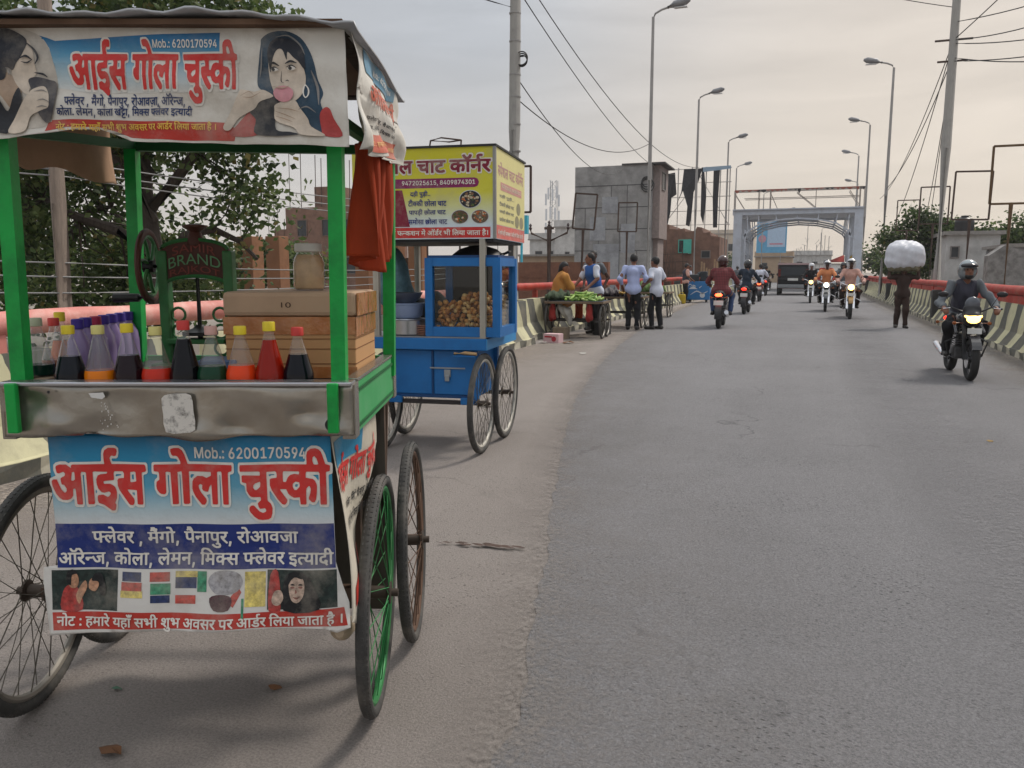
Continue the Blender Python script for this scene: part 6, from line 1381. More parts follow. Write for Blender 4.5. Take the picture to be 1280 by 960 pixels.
# ---- lower hanging print
def lw(a, b, l):
    y_ = -b
    x = -.349 + (a - 62) * .00199; z = .929 - (y_ - 545) * .00211
    fl_ = max(0, (y_ - 690) / 95)
    y = -.352 - l - .035 * fl_ + .003 * math.sin(a * .06 + y_ * .01) + .0045 * math.sin(a * .035 + y_ * .05) * fl_ + .012 * fl_ * math.sin(a * .02) + .02 * (max(0, (a - 395) / 30) ** 2) * fl_
    return (x, y, z)
low = S_([(60, 543), (240, 544), (413, 545), (414, 620), (415, 700), (423, 730), (430, 752), (431, 784), (415, 787), (400, 781), (330, 779), (240, 779), (150, 782), (90, 785), (52, 787), (47, 760), (43, 722), (44, 706), (63, 703), (61, 620)])
def zl(y): return .929 - (y - 545) * .00211
LWM = ramp_mat('ink_blue_fade', [(zl(790), '#d0ccc6'), (zl(700), '#d2cfc9'), (zl(652), '#cfd2d2'), (zl(632), '#a8c0c8'), (zl(606), '#4b9cba'), (zl(575), '#1f86ae'), (zl(543), '#176f9c')])
LW = sheet('lower_banner', low, LWM, C1, lw, 0, 9)
flat('navy_band', [np.array(S_([(62, 652), (150, 653), (300, 653), (414, 652), (415, 707), (300, 708), (150, 707), (62, 706)]))], ink('band_navy', '#1d2f72'), LW, lw, .0014, 9)
flat('red_band', [np.array(S_([(54, 760), (150, 758), (300, 759), (424, 757), (428, 780), (400, 778), (240, 776), (100, 780), (56, 781)]))], ink('strip_red', '#b5352a'), LW, lw, .0014, 9)
lettering('title_outline', fit('title_o', 59, 415, -651, -557), WHI_I, LW, lw, .0024, 12)
lettering('title', fit('title', 62, 412, -648, -560), RED_I, LW, lw, .0036, 12)
lettering('phone_number', fit('mob', 242, 382, -573, -559), WHI_I, LW, lw, .0030, 15)
lettering('flavour_line', fit('fl3', 107, 369, -682, -656), WHI_I, LW, lw, .0030, 15)
lettering('flavour_line', fit('fl4', 64, 413, -706, -682), WHI_I, LW, lw, .0030, 15)
lettering('note_line', fit('note', 60, 422, -780, -760), WHI_I, LW, lw, .0030, 9)
def quad(x0, x1, y0, y1): return S_([(x0, y0), (x1, y0 + .5), (x1, y1), (x0, y1 - .5)])
def pr(nm, col, polys, l, sm=True):
    for q in polys: flat(nm, [P_(S_(q), 3) if sm else np.array(S_(q))], ink(col[0], col[1]), LW, lw, l, 9)
rect = lambda x0, x1, y0, y1: [(x0, y0), (x1, y0), (x1, y1), (x0, y1)]
pr('photo_print', ('photo_dark_green', '#23302d'), [rect(54, 138, 709, 757), rect(328, 416, 709, 756)], .0014, False)
pr('photo_print', ('photo_red_dress', '#a53b36'), [[(66, 757), (68, 735), (76, 727), (88, 733), (92, 757)], [(330, 757), (332, 715), (342, 712), (345, 757)]], .0022)
pr('photo_print', ('photo_skin', '#b98a6c'), [[(76, 728), (75, 716), (81, 711), (87, 716), (87, 727), (82, 731)], [(84, 740), (90, 728), (96, 722), (98, 730), (92, 742), (88, 750)], [(100, 731), (102, 721), (110, 718), (113, 727), (108, 735)]], .0030)
pr('photo_print', ('photo_hair', '#191a1d'), [[(73, 722), (74, 712), (81, 708), (87, 713), (80, 715), (78, 727)], [(104, 722), (108, 714), (116, 713), (121, 724), (122, 738), (115, 738), (113, 724)], [(349, 757), (350, 722), (356, 713), (368, 710), (380, 716), (388, 730), (394, 757)]], .0037)
pr('photo_print', ('photo_pale_face', '#b79f8e'), [[(356, 731), (357, 720), (365, 714), (374, 719), (376, 731), (373, 742), (366, 748), (359, 744)], [(334, 744), (338, 734), (346, 733), (349, 742), (344, 750), (337, 750)]], .0044)
pr('photo_print', ('photo_hair', '#191a1d'), [[(354, 730), (355, 717), (364, 711), (376, 716), (372, 719), (364, 717), (358, 722)], [(358, 726), (361, 724.6), (364, 726), (361, 726.6)], [(368, 726), (371, 724.6), (374, 726), (371, 726.6)]], .0052)
pr('photo_print', ('photo_feature', '#8a5f55'), [[(358, 729), (361, 727.6), (364, 729), (361, 730.2)], [(368, 729), (371, 727.6), (374, 729), (371, 730.2)], [(365, 731), (366.6, 735), (364, 736)], [(361, 740), (366, 741), (371, 739.4), (366, 743.4)]], .0058)
pr('photo_print', ('ice_navy', '#27355c'), [rect(144, 169, 711, 722), rect(212, 239, 717, 730), rect(181, 205, 738, 747)], .0014, False)
pr('photo_print', ('ice_red', '#b8463c'), [rect(143, 170, 723, 733), rect(180, 205, 711, 722), rect(212, 238, 738, 748), [(278, 746), (292, 728), (296, 735), (286, 752)]], .0015, False)
pr('photo_print', ('ice_yellow', '#d9c06a'), [rect(142, 171, 733, 741), rect(212, 240, 710, 717), rect(300, 326, 711, 752)], .0016, False)
pr('photo_print', ('ice_green', '#3f8a68'), [rect(181, 206, 724, 737), rect(240, 252, 710, 734), rect(296, 299, 742, 770)], .0017, False)
pr('photo_print', ('ice_silver', '#9c9a9d'), [[(254, 722), (262, 711), (280, 709), (294, 714), (297, 726), (286, 736), (264, 736)]], .0018)
pr('photo_print', ('ice_maroon', '#4a2731'), [[(256, 741), (270, 737), (284, 741), (280, 755), (262, 755)]], .0020)
# right lower side cloth, twisted and torn
def rs_(a, b, l):     # a 0..1 back, b 0..1 up
    return (.357 + l + .012 * math.sin(a * 8 + b * 4) + .02 * a + .016 * math.sin(b * 6.3 + a * 3) * a + .03 * (1 - b) * (1 - a), -.345 + .50 * a, .925 - (1 - b) * .52)
RSB = sheet('lower_side_banner', [(0, .06), (.12, 0), (.3, .16), (.36, .34), (.52, .52), (.72, .66), (.95, .78), (1, 1.0), (.5, 1), (0, 1), (0, .5)], M('printed_vinyl_cream', '#c8c0b0', .6, var=.1, dirt='#85775f', damt=.5, bump=.2, bscale=20), C1, rs_, 0, .03)
flat('sky_print', [np.array([(.04, .96), (.45, .97), (.45, .84), (.04, .83)])], ink('band_blue', '#2f86ac'), RSB, rs_, .0025, .03)
lettering('title', fit('title', .03, .8, .64, .88), RED_I, RSB, rs_, .004, .03)
lettering('flavour_line', fit('fl3', .22, .74, .56, .63), BLK_I, RSB, rs_, .003, .03)
lettering('flavour_line', fit('fl4', .14, .62, .47, .54), BLK_I, RSB, rs_, .003, .03)
flat('red_strip', [np.array([(.05, .12), (.3, .24), (.36, .36), (.3, .34), (.06, .22)])], ink('strip_red', '#b5352a'), RSB, rs_, .003, .03)
MB().lathe([(.012, 0), (.03, .02), (.034, .05), (.03, .05), (.01, .02)], (.345, -.30, .385), 14, 'y').build('bell_cup', M('worn_bone_plastic', '#b8a58c', .5, var=.2), C1, True)

def bk(a, b, l): return (-.40 + .78 * a, .285 + l + .012 * math.sin(a * 14 + b * 2) * (1 - b), .93 - (1 - b) * .74)  # unseen rear sheet, added to keep daylight from under the cart
sheet('added_rear_shade', [(0, 0), (.2, .03), (.5, -.02), (.8, .02), (1, 0), (1, 1), (0, 1)], M('dark_shade_cloth', '#4a453c', .9, var=.3), C1, bk, 0, .08)
def lk(a, b, l): return (-.325 - l + .012 * math.sin(a * 9 + b * 2) * (1 - b), -.33 + .60 * a, .93 - (1 - b) * .48)  # hidden left sheet, added dark to deepen the shade below the tray
sheet('added_side_shade', [(0, 0), (.3, .03), (.7, -.02), (1, 0), (1, 1), (0, 1)], M('dark_shade_cloth', '#4a453c', .9, var=.3), C1, lk, 0, .08)
def C1P(x, y, z):
    a = R(20.22); return (-1.546 + x * math.cos(a) - y * math.sin(a), 1.882 + x * math.sin(a) + y * math.cos(a), z)
A1 = R(20.22)
# ---- syrup bottles
CLEAR = glass('clear_plastic', (.95, .96, .955), .04, .06, .07)
def liquid(name, col):
    m = M('syrup_' + name, col, .14, var=.02, spec=.3); return m
def cap_mat(n, c): return M('cap_' + n, c, .45, var=.08)
def flask(x, y, z, liq, fill, capm, label, h=.152, rb=.0375):
    t = thing('syrup_bottle', label, 'bottle', C1P(x, y, z), A1 + rnd.random(), 'conical syrup bottles')
    prof = [(rb * .92, 0), (rb, .004), (rb, .030), (rb * .96, .036), (rb * .38, h * .76), (rb * .33, h * .80), (rb * .33, h * .87)]
    H_ = h * .80 * fill; pin = [(rb * .92, 0)]
    for r_, z_ in prof[1:]:
        if z_ >= H_: break
        pin.append((r_, z_))
    rt = rb * .96 + (rb * .38 - rb * .96) * max(0, (H_ - .036) / (h * .76 - .036)) if H_ > .036 else rb
    pin.append((rt, H_))
    MB().lathe(pin[1:], n=28).build('syrup', liq, t, True)
    MB().lathe([(rt + .0002, H_ + .0003)] + [q for q in prof if q[1] > H_ + .001], n=28).build('glass', CLEAR, t, True)
    MB().lathe([(rb * .37, h * .855), (rb * .41, h * .86), (rb * .41, h * .985), (rb * .37, h)], n=18).build('cap', capm, t, True)
    return t
ux = lambda x, v=2.0: (x - 640) / 1000 * (v * .9903 + .0395) + .8
YC, PYC, RC, PKC, GNC = cap_mat('yellow', '#d9c22c'), cap_mat('pale_yellow', '#cfc57a'), cap_mat('red', '#c23a35'), cap_mat('pale_pink', '#c39a90'), cap_mat('pale_green', '#a9ad92')
row = [(90, '#0b0f18', .62, YC, 1.0, 'conical bottle of inky blue syrup with a yellow cap, first of the front row'),
       (127, '#e07a10', .33, PYC, 1.0, 'conical bottle one third full of orange syrup with a pale yellow cap'),
       (163, '#1d0d14', .62, YC, 1.03, 'conical bottle of dark plum syrup with a yellow cap, right of the orange one'),
       (198, '#c42f1c', .38, PYC, .98, 'conical bottle one third full of red syrup with a pale yellow cap'),
       (233, '#0d0b10', .9, RC, 1.08, 'tall conical bottle nearly full of black syrup with a red cap, mid row'),
       (267, '#0c3a24', .42, PKC, .99, 'conical bottle of dark green syrup with a dull pink cap'),
       (303, '#e0451a', .44, YC, .99, 'conical bottle half full of bright orange red syrup with a yellow cap'),
       (339, '#8c1a0a', .9, YC, 1.06, 'tall conical bottle nearly full of red orange syrup with a yellow cap'),
       (374, '#0a0c14', .68, RC, .97, 'conical bottle of blue black syrup with a red cap, last of the row')]
for i, (px, col, fill, cm, sc, lab) in enumerate(row):
    flask(ux(px), -.30, 1.046, liquid('row_%s' % col[1:], col), fill, cm, lab, .152 * sc)
tag(MB().box(ux(32, 2.06), ux(74, 2.06), -.30, -.14, 1.046, 1.062, .003).build('wood_block', M('pale_wood_block', '#94806a', .85, var=.2)), 'thin wooden block under the left bottles on the green cart', 'block')
bpy.data.objects['wood_block'].location = C1P(0, 0, 0); bpy.data.objects['wood_block'].rotation_euler = (0, 0, A1)
flask(ux(52, 2.07), -.235, 1.063, liquid('deep_green', '#0c2a22'), .25, GNC, 'conical bottle with a little dark green syrup and a pale green cap', .15)
flask(ux(71, 2.13), -.165, 1.063, liquid('weak_red', '#8a5a4a'), .3, RC, 'nearly empty conical bottle with a red cap, behind the pale green capped one', .146, .034)
flask(ux(80, 2.2), -.10, 1.046, liquid('weak_orange', '#b86a48'), .7, YC, 'conical bottle of weak orange syrup with a yellow cap, behind the left group', .175, .034)
PURP = M('violet_translucent_plastic', '#9b86b8', .25, var=.08, spec=.5)
PURP.node_tree.nodes['Principled BSDF'].inputs['Transmission Weight'].default_value = .35
pl = ['violet squeeze bottle with a violet cap, nearest in the receding row', 'violet squeeze bottle second from the front of the receding row', 'violet squeeze bottle with a crimson cap', 'violet squeeze bottle just behind the crimson capped one', 'violet squeeze bottle third from the back of the receding row', 'violet squeeze bottle second from the back of the receding row', 'pinkish violet squeeze bottle at the far end beside the rear green post']
for i in range(7):
    v = 2.14 + i * .066
    t = thing('squeeze_bottle', pl[i], 'bottle', C1P(ux((102, 112, 124, 134, 144, 154, 163)[i], v) if i < 6 else ux(164, v) , v - 2.3, 1.046), A1, 'violet squeeze bottles')
    MB().lathe([(.026, 0), (.03, .004), (.03, .07), (.027, .1), (.013, .128), (.012, .135)], n=22).build('body', PURP, t, True)
    MB().lathe([(.0135, .133), (.0155, .135), (.0155, .158), (.0135, .16)], n=16).build('cap', cap_mat('crimson', '#a3264a') if i in (2,) else cap_mat('violet', '#3c2a86'), t, True)
# ---- ice box, jar
BOXM = M('kraft_cardboard', '#bb8f62', .75, var=.08, scale=3, dirt='#9a6f48', damt=.3)
TAPE = M('glossy_brown_tape', '#a5683a', .22, var=.2, scale=8, spec=.6, dirt='#c99a72', damt=.5, dscale=9, bump=.5, bscale=14)
LID = M('dusty_tan_foam', '#b3977c', .8, var=.12, dirt='#8d6f55', damt=.4)
t = thing('ice_box', 'tan ice box with a lid, wrapped in glossy brown tape, behind the bottles', 'box', C1P(.205, -.005, 1.046), A1)
MB().box(-.175, .175, -.15, .15, 0, .165, .004).build('body', BOXM, t)
b = MB()
for z in (.038, .078, .105): b.box(-.1755, .1755, -.1515, -.1502, z, z + .002).box(.1752, .1762, -.1515, .15, z, z + .002)
b.build('slat_line', M('dark_seam', '#7c5636', .9), t)
MB().box(-.178, .178, -.153, -.1502, .118, .165).box(.1752, .1785, -.153, .153, .112, .165).box(-.178, .178, -.1535, -.1505, .0, .03).build('tape', TAPE, t)
o = MB().box(-.178, .18, -.155, .155, .166, .232, .012).build('lid', LID, t)
MB().box(.1802, .1835, -.15, .15, .168, .228).build('tape', TAPE, t)
v, f = latin('10', 0, .026, 0, .014)
mesh_obj('stamped_mark', [(-.02 + x, -.1562, .19 + z) for x, z in v], f, M('stamp_ink', '#4f3a2c', .8), t)
t = thing('jar', 'clear plastic jar of pale brown powder with a white lid, standing on the ice box', 'jar', C1P(.222, .0, 1.2785), A1)
MB().lathe([(.036, 0), (.042, .004), (.044, .015), (.044, .075), (.040, .092), (.033, .102), (.033, .112)], n=28).build('glass', CLEAR, t, True)
MB().lathe([(.034, .002), (.0405, .006), (.0425, .018), (.0425, .074), (.038, .09), (.031, .1)], n=28).build('powder', M('pale_brown_powder', '#c6a277', .8, var=.15, scale=30), t, True)
MB().lathe([(.036, .108), (.038, .11), (.038, .128), (.036, .131), (0, .131)], n=28).build('lid', M('white_lid', '#d3d0c8', .5), t, True)
# ---- ice crusher
IG = M('dark_green_cast_iron', '#2f6b3a', .5, var=.3, scale=10, dirt='#5a3d2a', damt=.35, bump=.15)
t = thing('ice_crusher', 'old green cast iron ice crusher with a name plate, flywheel and crank', 'ice crusher', C1P(-.14, .06, 1.046), A1)
for sx in (-1, 1):
    b = MB(); x = sx * .095 + .02
    b.box(x - .014, x + .014, -.02, .02, 0, .345, .004)
    b.box(x - .03, x + .03, -.06, .06, 0, .02, .004)
    b.build('frame_leg', IG, t)
    q = MB()
    for z in (.06, .11, .16): q.torus((x - sx * .034, 0, z), .02, .004, 16, 6, 'y')
    q.build('leg_scrollwork', IG, t, True)
up_ = [(.02 + .098 * math.sin(a), .345 + .032 * math.cos(a)) for a in np.linspace(-1.45, 1.45, 13)]
lo_ = [(x, z - .105) for x, z in up_]
MB().prism(up_ + lo_[::-1], lambda a, b_, d: (a, d, b_), -.012, .006).build('name_plate', M('rust_maroon_plate', '#4c2a20', .6, var=.25), t)
for rib in (up_, lo_): MB().tube([(x, -.012, z) for x, z in rib], .006, 6).build('plate_rib', IG, t, True)
def arctxt(s, z0, h, w, m, bow):
    v, f = latin(s, -w / 2, w / 2, 0, h, .0)
    mesh_obj('plate_lettering', [(.02 + x, -.0165, z0 + z - bow * (x / .09) ** 2) for x, z in v], f, m, t)
arctxt('SAMIR', .342, .024, .125, M('faded_red_letter', '#7d3b30', .6), .028)
arctxt('BRAND', .307, .030, .15, M('pale_green_letter', '#5f8d62', .6), .022)
arctxt('RAJKOT', .278, .024, .145, M('faded_red_letter', '#7d3b30', .6), .022)
MB().bar((.02, 0, .09), (.02, 0, .40), .008, 10).build('screw_spindle', M('oily_black_steel', (.02, .02, .02), .4, .5), t)
MB().lathe([(.05, .0), (.05, .01), (.02, .02), (.012, .03)], (.02, 0, .1), 18).build('press_plate', M('oily_black_steel', (.02, .02, .02), .4, .5), t, True)
MB().lathe([(.022, .36), (.024, .375), (.018, .395), (.014, .40), (.034, .412), (.034, .418), (.01, .422)], (.02, 0, 0), 18).build('spindle_cap', M('rust_maroon_plate', '#4c2a20', .6), t, True)
MB().box(-.09, .13, -.07, .07, 0, .016, .003).box(-.07, .1, -.03, .03, .075, .09, .003).build('base_plate', IG, t)
fw = bpy.data.objects.new('flywheel', None); COL.objects.link(fw); fw.parent = t; fw.location = (-.115, -.01, .30); fw.rotation_euler = (0, 0, R(7))
MB().torus((0, 0, 0), .098, .011, 40, 8, 'x', 0, .8).build('rim', M('rust_maroon_plate', '#4c2a20', .6), fw, True)
MB().torus((0, 0, 0), .086, .006, 40, 8, 'x').build('inner_ring', IG, fw, True)
b = MB()
for k in range(6):
    a = k * math.pi / 3 + .4; p = [(0, r_ * math.cos(a + r_ * 6), r_ * math.sin(a + r_ * 6)) for r_ in np.linspace(.01, .088, 7)]
    b.tube(p, .006, 6)
b.build('spokes', IG, fw, True)
MB().lathe([(.018, -.015), (.018, .015)], n=14, axis='x').bar((0, 0, 0), (.09, 0, 0), .008).build('axle', M('oily_black_steel', (.02, .02, .02), .4, .5), fw, True)
MB().tube([(-.012, -.01, -.088), (-.03, -.01, -.09), (-.10, -.01, -.09)], [.01, .012, .013], 12).build('crank_handle', M('black_grip', (.015, .015, .015), .4), fw, True)
# ---- odds and ends on the tray
tag(MB().box(-.05, .05, -.06, .06, 0, .05, .004).build('tin', M('worn_blue_tin', '#4c5f80', .5, var=.2)), 'small blue tin on the tray behind the green syrup bottle', 'tin')
bpy.data.objects['tin'].location = C1P(.0, -.12, 1.046); bpy.data.objects['tin'].rotation_euler = (0, 0, A1 + .2)
# ---- orange cloth hanging from the right side rail
nx, nz = 60, 30
def oc(i, j):
    s_ = i / nx; d = j / nz
    w = .42 * (1 - .22 * d)
    y = -.12 + w * s_ + .05 * d
    x = .395 + .042 * math.sin(s_ * 30 + d * 1.6 + 1.2 * math.sin(s_ * 9)) * (.55 + .45 * d) + .014 * math.sin(s_ * 61 + 1) - .015 * d
    z = 1.675 - .30 * d - .035 * d * (1 - abs(2 * s_ - .9)) + .012 * math.sin(s_ * 11) * d
    return C1P(x, y, z)
o = mesh_obj('orange_cloth', [oc(i, j) for j in range(nz + 1) for i in range(nx + 1)], [(j * (nx + 1) + i, j * (nx + 1) + i + 1, (j + 1) * (nx + 1) + i + 1, (j + 1) * (nx + 1) + i) for j in range(nz) for i in range(nx)], M('rust_orange_cloth', '#9a3715', .85, var=.3, scale=3, stretch=(3, 3, .6)), smooth=True)
s_ = o.modifiers.new('thick', 'SOLIDIFY'); s_.thickness = .003
tag(o, 'rust orange cloth hanging in folds from the right rail of the green cart', 'cloth')

# ================================================================== blue chaat cart
BLU = M('blue_cart_paint', '#1767a8', .45, var=.1, scale=4, dirt='#0e4a80', damt=.35, dscale=5)
BLUL = M('lighter_blue_tray_side', '#2f84bd', .5, var=.1, scale=4, dirt='#6b93ab', damt=.3)  # lighter blue than the rest of the cart, on one tray side only
ALU = M('aluminium_tube', '#a9a59b', .4, .6, var=.1)
A2 = R(7.3)
def C2P(x, y, z): return (-2.215 + x * math.cos(A2) - y * math.sin(A2), 5.39 + x * math.sin(A2) + y * math.cos(A2), z)
C2 = thing('chaat_cart', 'blue four wheeled snack handcart with a yellow printed canopy sign', 'handcart', (-2.215, 5.39, 0), A2)
for x, y in ((0.0, 0), (.035, .60), (-.765, -.02), (-.80, .56)): wheel(C2, (x, y, .37), .37, RIMW, SPK, R(1), 0, .022)
DK = M('black_axle', (.03, .025, .025), .6)
for y in (0, .58): MB().beam((-.76, y, .37), (.0, y, .37), .03, .03).build('axle', DK, C2)
MB().box(-.95, .04, -.06, .92, .765, .85, .004).build('tray', BLU, C2)
MB().box(.041, .047, -.055, .915, .768, .847).build('tray_side', BLUL, C2)
MB().box(-.94, .03, -.05, .91, .852, .86).build('tray_top', M('worn_grey_zinc', '#8e9093', .45, .5, var=.15), C2)
MB().box(-.70, -.06, -.0, .75, .40, .762, .004).build('cabinet', BLU, C2)
b = MB()
b.box(-.69, -.39, -.008, -.001, .43, .755, .003).build('cabinet_door', BLU, C2)
MB().box(-.37, -.07, -.008, -.001, .43, .755, .003).build('cabinet_door', BLU, C2)
MB().box(-.387, -.375, -.012, -.001, .42, .757).box(-.70, -.06, -.016, -.001, .405, .425).build('door_frame', M('deep_blue_paint', '#0d3f70', .5), C2)
b = MB().box(-.40, -.13, -.018, -.010, .622, .632).box(-.29, -.24, -.02, -.0085, .56, .615, .003).box(-.283, -.247, -.03, -.0205, .53, .575, .003)
b.build('latch', M('zinc_latch', '#9aa0a5', .35, .8), C2)
for x in (-.74, -.05): MB().beam((x, .0, .36), (x, .0, .77), .04, .03, 0, (0, 1, 0)).beam((x, .58, .36), (x, .58, .77), .04, .03, 0, (0, 1, 0)).build('leg', BLU, C2)
MB().box(-.72, -.62, -.04, .0, .36, .41, .004).box(-.16, -.06, -.04, .0, .36, .41, .004).build('axle_block', BLU, C2)
for x, y in ((.015, -.03), (-.80, -.03), (.015, .87), (-.80, .87)):
    MB().beam((x, y, .852), (x, y, 1.62), .042, .042, 0, (0, 1, 0)).box(x - .004, x + .004, y - .0235, y - .0212, .86, 1.6).build('post', ALU, C2)
# sign box
def z2(y): return 2.2 - (y - 184) * .00553
SIGN = ramp_mat('yellow_board_print', [(z2(300), (.62, .70, .76)), (z2(281), (.58, .67, .72)), (z2(262), (.61, .64, .36)), (z2(240), (.61, .58, .045)), (z2(205), (.56, .52, .012)), (z2(184), (.55, .51, .014))], rough=.5)
SX0, SX1, SY0, SY1 = -.96, .112, -.055, .93
MB().box(SX0, SX1, SY0, SY1, 1.565, 2.2).build('sign_box', SIGN, C2)
MB().box(SX0 - .01, SX1 + .01, SY0 - .01, SY1 + .01, 2.2, 2.215).box(SX0 + .02, SX1 - .02, SY0 + .02, SY1 - .02, 1.545, 1.563).build('sign_cover', M('dark_sign_underside', '#2a2c2e', .7), C2)
MB().box(SX1 - .015, SX1 + .006, SY0 - .006, SY0 + .02, 1.566, 2.199).build('sign_corner', M('sign_corner_aluminium', '#8f8f8c', .4, .6), C2)
def sf(a, b, l): return (.105 - (622 - a) * .00546, SY0 - l, 2.2 + (b + 184) * .00553)
SB = [o for o in C2.children if o.name.startswith('sign_box')][0]
flat('red_band', [np.array(S_([(428, 284), (617, 284), (617, 297.5), (428, 297.5)]))], ink('sign_red', '#c22d2a'), SB, sf, .001)
lettering('title_outline', fit('corner_o', 446, 620, -217.5, -191), WHI_I, SB, sf, .0015)
lettering('title', fit('corner', 448, 618, -215.5, -193), ink('sign_maroon', '#7a1530'), SB, sf, .004)
pill = [(440, -234), (596, -234), (600, -232.5), (602, -228), (600, -223.5), (596, -222), (440, -222)]
flat('phone_pill', [np.array(pill, float)], ink('sign_plum', '#7d1a56'), SB, sf, .001)
lettering('phone_number', fit('tel', 497, 597, -231.5, -224.5), WHI_I, SB, sf, .003)
flat('maroon_wedge', [np.array(S_([(428, 236), (497, 236), (507, 283), (428, 283)]))], ink('sign_maroon', '#7a1530'), SB, sf, .001)
for key, x0, x1, y0, y1 in (('m1', 508, 536, 237, 246), ('m2', 505, 558, 248, 257), ('m3', 506, 557, 260, 269), ('m4', 505, 559, 271.5, 280)):
    lettering('menu_line', fit(key, x0, x1, -y1, -y0), ink('sign_navy', '#1b2a74'), SB, sf, .003)
lettering('note_line', fit('party', 444, 614, -295.5, -286), WHI_I, SB, sf, .003)
FOOD = [M('food_brown', '#7b5a3e', .6, var=.4, scale=60), M('food_pale', '#c3b79c', .6, var=.3, scale=60), M('food_orange', '#b5663a', .6, var=.3, scale=60), M('food_green', '#4d5b33', .6, var=.3, scale=60)]
for cx, cy, rx, ry, dark in ((590, 249, 15, 11.5, 0), (576, 271, 12, 9, 1), (603, 271, 12, 9, 2)):
    el_ = lambda s_: [np.array([(cx + s_ * rx * math.cos(q), -cy + s_ * ry * math.sin(q)) for q in np.linspace(0, 6.283, 25)[:-1]])]
    flat('plate_photo', el_(1.0), ink('plate_rim', '#c9ccd0'), SB, sf, .001)
    flat('plate_photo', el_(.93), ink('plate_dark', '#20242a') if dark == 0 else ink('plate_brown', '#5c4a3a'), SB, sf, .0018)
    for mi in range(4):
        g = []
        for k in range(16):
            q = rnd.uniform(0, 6.28); r_ = .75 * rnd.random() ** .5; s_ = rnd.uniform(.08, .17)
            x = cx + rx * r_ * math.cos(q); y = -cy + ry * r_ * math.sin(q)
            g.append([(x + rx * s_ * rnd.uniform(.6, 1.3) * math.cos(w), y + ry * s_ * rnd.uniform(.6, 1.3) * math.sin(w)) for w in np.linspace(0, 6.28, 7)[:-1]])
        wgt = {0: (3, 1, 9, 9), 1: (3, 9, 9, 2), 2: (9, 3, 1, 9)}[dark][mi]
        for q_, p in enumerate(g[:16 if wgt < 4 else 4]): 
            pass
        # morsels of one colour, each a hair above the last so that none share a plane
        V = []; F = []
        for q_, p in enumerate(g[:16 if wgt < 4 else 4]):
            bse = len(V); V += [sf(a_, b_, .0024 + .0011 * mi + .00006 * q_) for a_, b_ in p]; F.append(tuple(range(bse, bse + len(p))))
        mesh_obj('plate_morsels', V, F, FOOD[mi], SB)
def ss(a, b, l): return (SX1 + l, SY0 + .05 + (a) * .9, 1.565 + b * .635)
PALE = M('sun_faded_sign', '#d8cf8e', .5, var=.05)
flat('side_print', [np.array([(-.03, .16), (1.03, .16), (1.03, .995), (-.03, .995)])], PALE, SB, ss, .001)
flat('red_band', [np.array([(-.03, .005), (1.03, .005), (1.03, .155), (-.03, .155)])], ink('sign_pale_red', '#cf6a62'), SB, ss, .001)
lettering('title', fit('corner', .03, .97, .70, .86), ink('sign_pale_maroon', '#b98a86'), SB, ss, .002)
flat('phone_pill', [np.array([(.12, .55), (.9, .55), (.9, .64), (.12, .64)])], ink('sign_pale_pink', '#c98f87'), SB, ss, .002)
lettering('phone_number', fit('tel', .16, .86, .57, .62), ink('sign_cream', '#e2d8c0'), SB, ss, .003)
for k, key in enumerate(('m1', 'm2', 'm3', 'm4')): lettering('menu_line', fit(key, .08, .6, .46 - k * .085, .51 - k * .085), ink('sign_pale_ink', '#7d7d72'), SB, ss, .002)
for cx, cy in ((.78, .40), (.72, .24), (.9, .24)):
    flat('plate_photo', [np.array([(cx + .08 * math.cos(q), cy + .075 * math.sin(q)) for q in np.linspace(0, 6.283, 25)[:-1]])], ink('plate_faded', '#8d8869'), SB, ss, .002)
lettering('note_line', fit('party', .03, .97, .04, .11), WHI_I, SB, ss, .003)
# glass snack case
GC = thing('glass_case', 'blue framed glass case full of fried puri shells on the blue cart', 'display case', C2P(-.14, .24, .862), A2)
cw, cd, ch = .255, .25, .57
b = MB()
for sx in (-1, 1):
    for sy in (-1, 1): b.box(sx * cw - .028, sx * cw + .028, sy * cd - .028, sy * cd + .028, 0, ch)
for z0, z1 in ((.0, .07), (ch - .06, ch)):
    for sy in (-1, 1): b.box(-cw + .0281, cw - .0281, sy * cd - .024, sy * cd + .024, z0, z1)
    for sx in (-1, 1): b.box(sx * cw - .024, sx * cw + .024, -cd + .0281, cd - .0281, z0, z1)
b.build('frame', BLU, GC)
MB().box(-cw - .01, cw + .01, -cd - .01, cd + .01, ch + .001, ch + .018).build('top_board', M('deep_blue_paint', '#0d3f70', .5), GC)
MB().box(-cw + .03, cw - .03, -cd + .03, cd - .03, .001, .03).build('floor_board', M('ply', '#7d5f44', .8), GC)
MB().box(-cw + .028, cw - .028, cd - .006, cd, .07, ch - .06).build('back_board', M('dark_ply', '#2b2420', .8), GC)
PANE = glass('case_glass', (.90, .93, .93), .03, .02)
MB().box(-cw + .029, cw - .029, -cd - .002, -cd + .002, .071, ch - .061).build('pane', PANE, GC)
for sx in (-1, 1): MB().box(sx * cw - .002, sx * cw + .002, -cd + .029, cd - .029, .071, ch - .061).build('pane', PANE, GC)
PU = [M('fried_puri', '#c98a4a', .5, var=.25, scale=25, bump=.3, bscale=60), M('fried_puri_dark', '#a86833', .5, var=.25, scale=25, bump=.3, bscale=60), M('fried_puri_pale', '#d3a76c', .5, var=.25, scale=25, bump=.3, bscale=60)]
pm = []
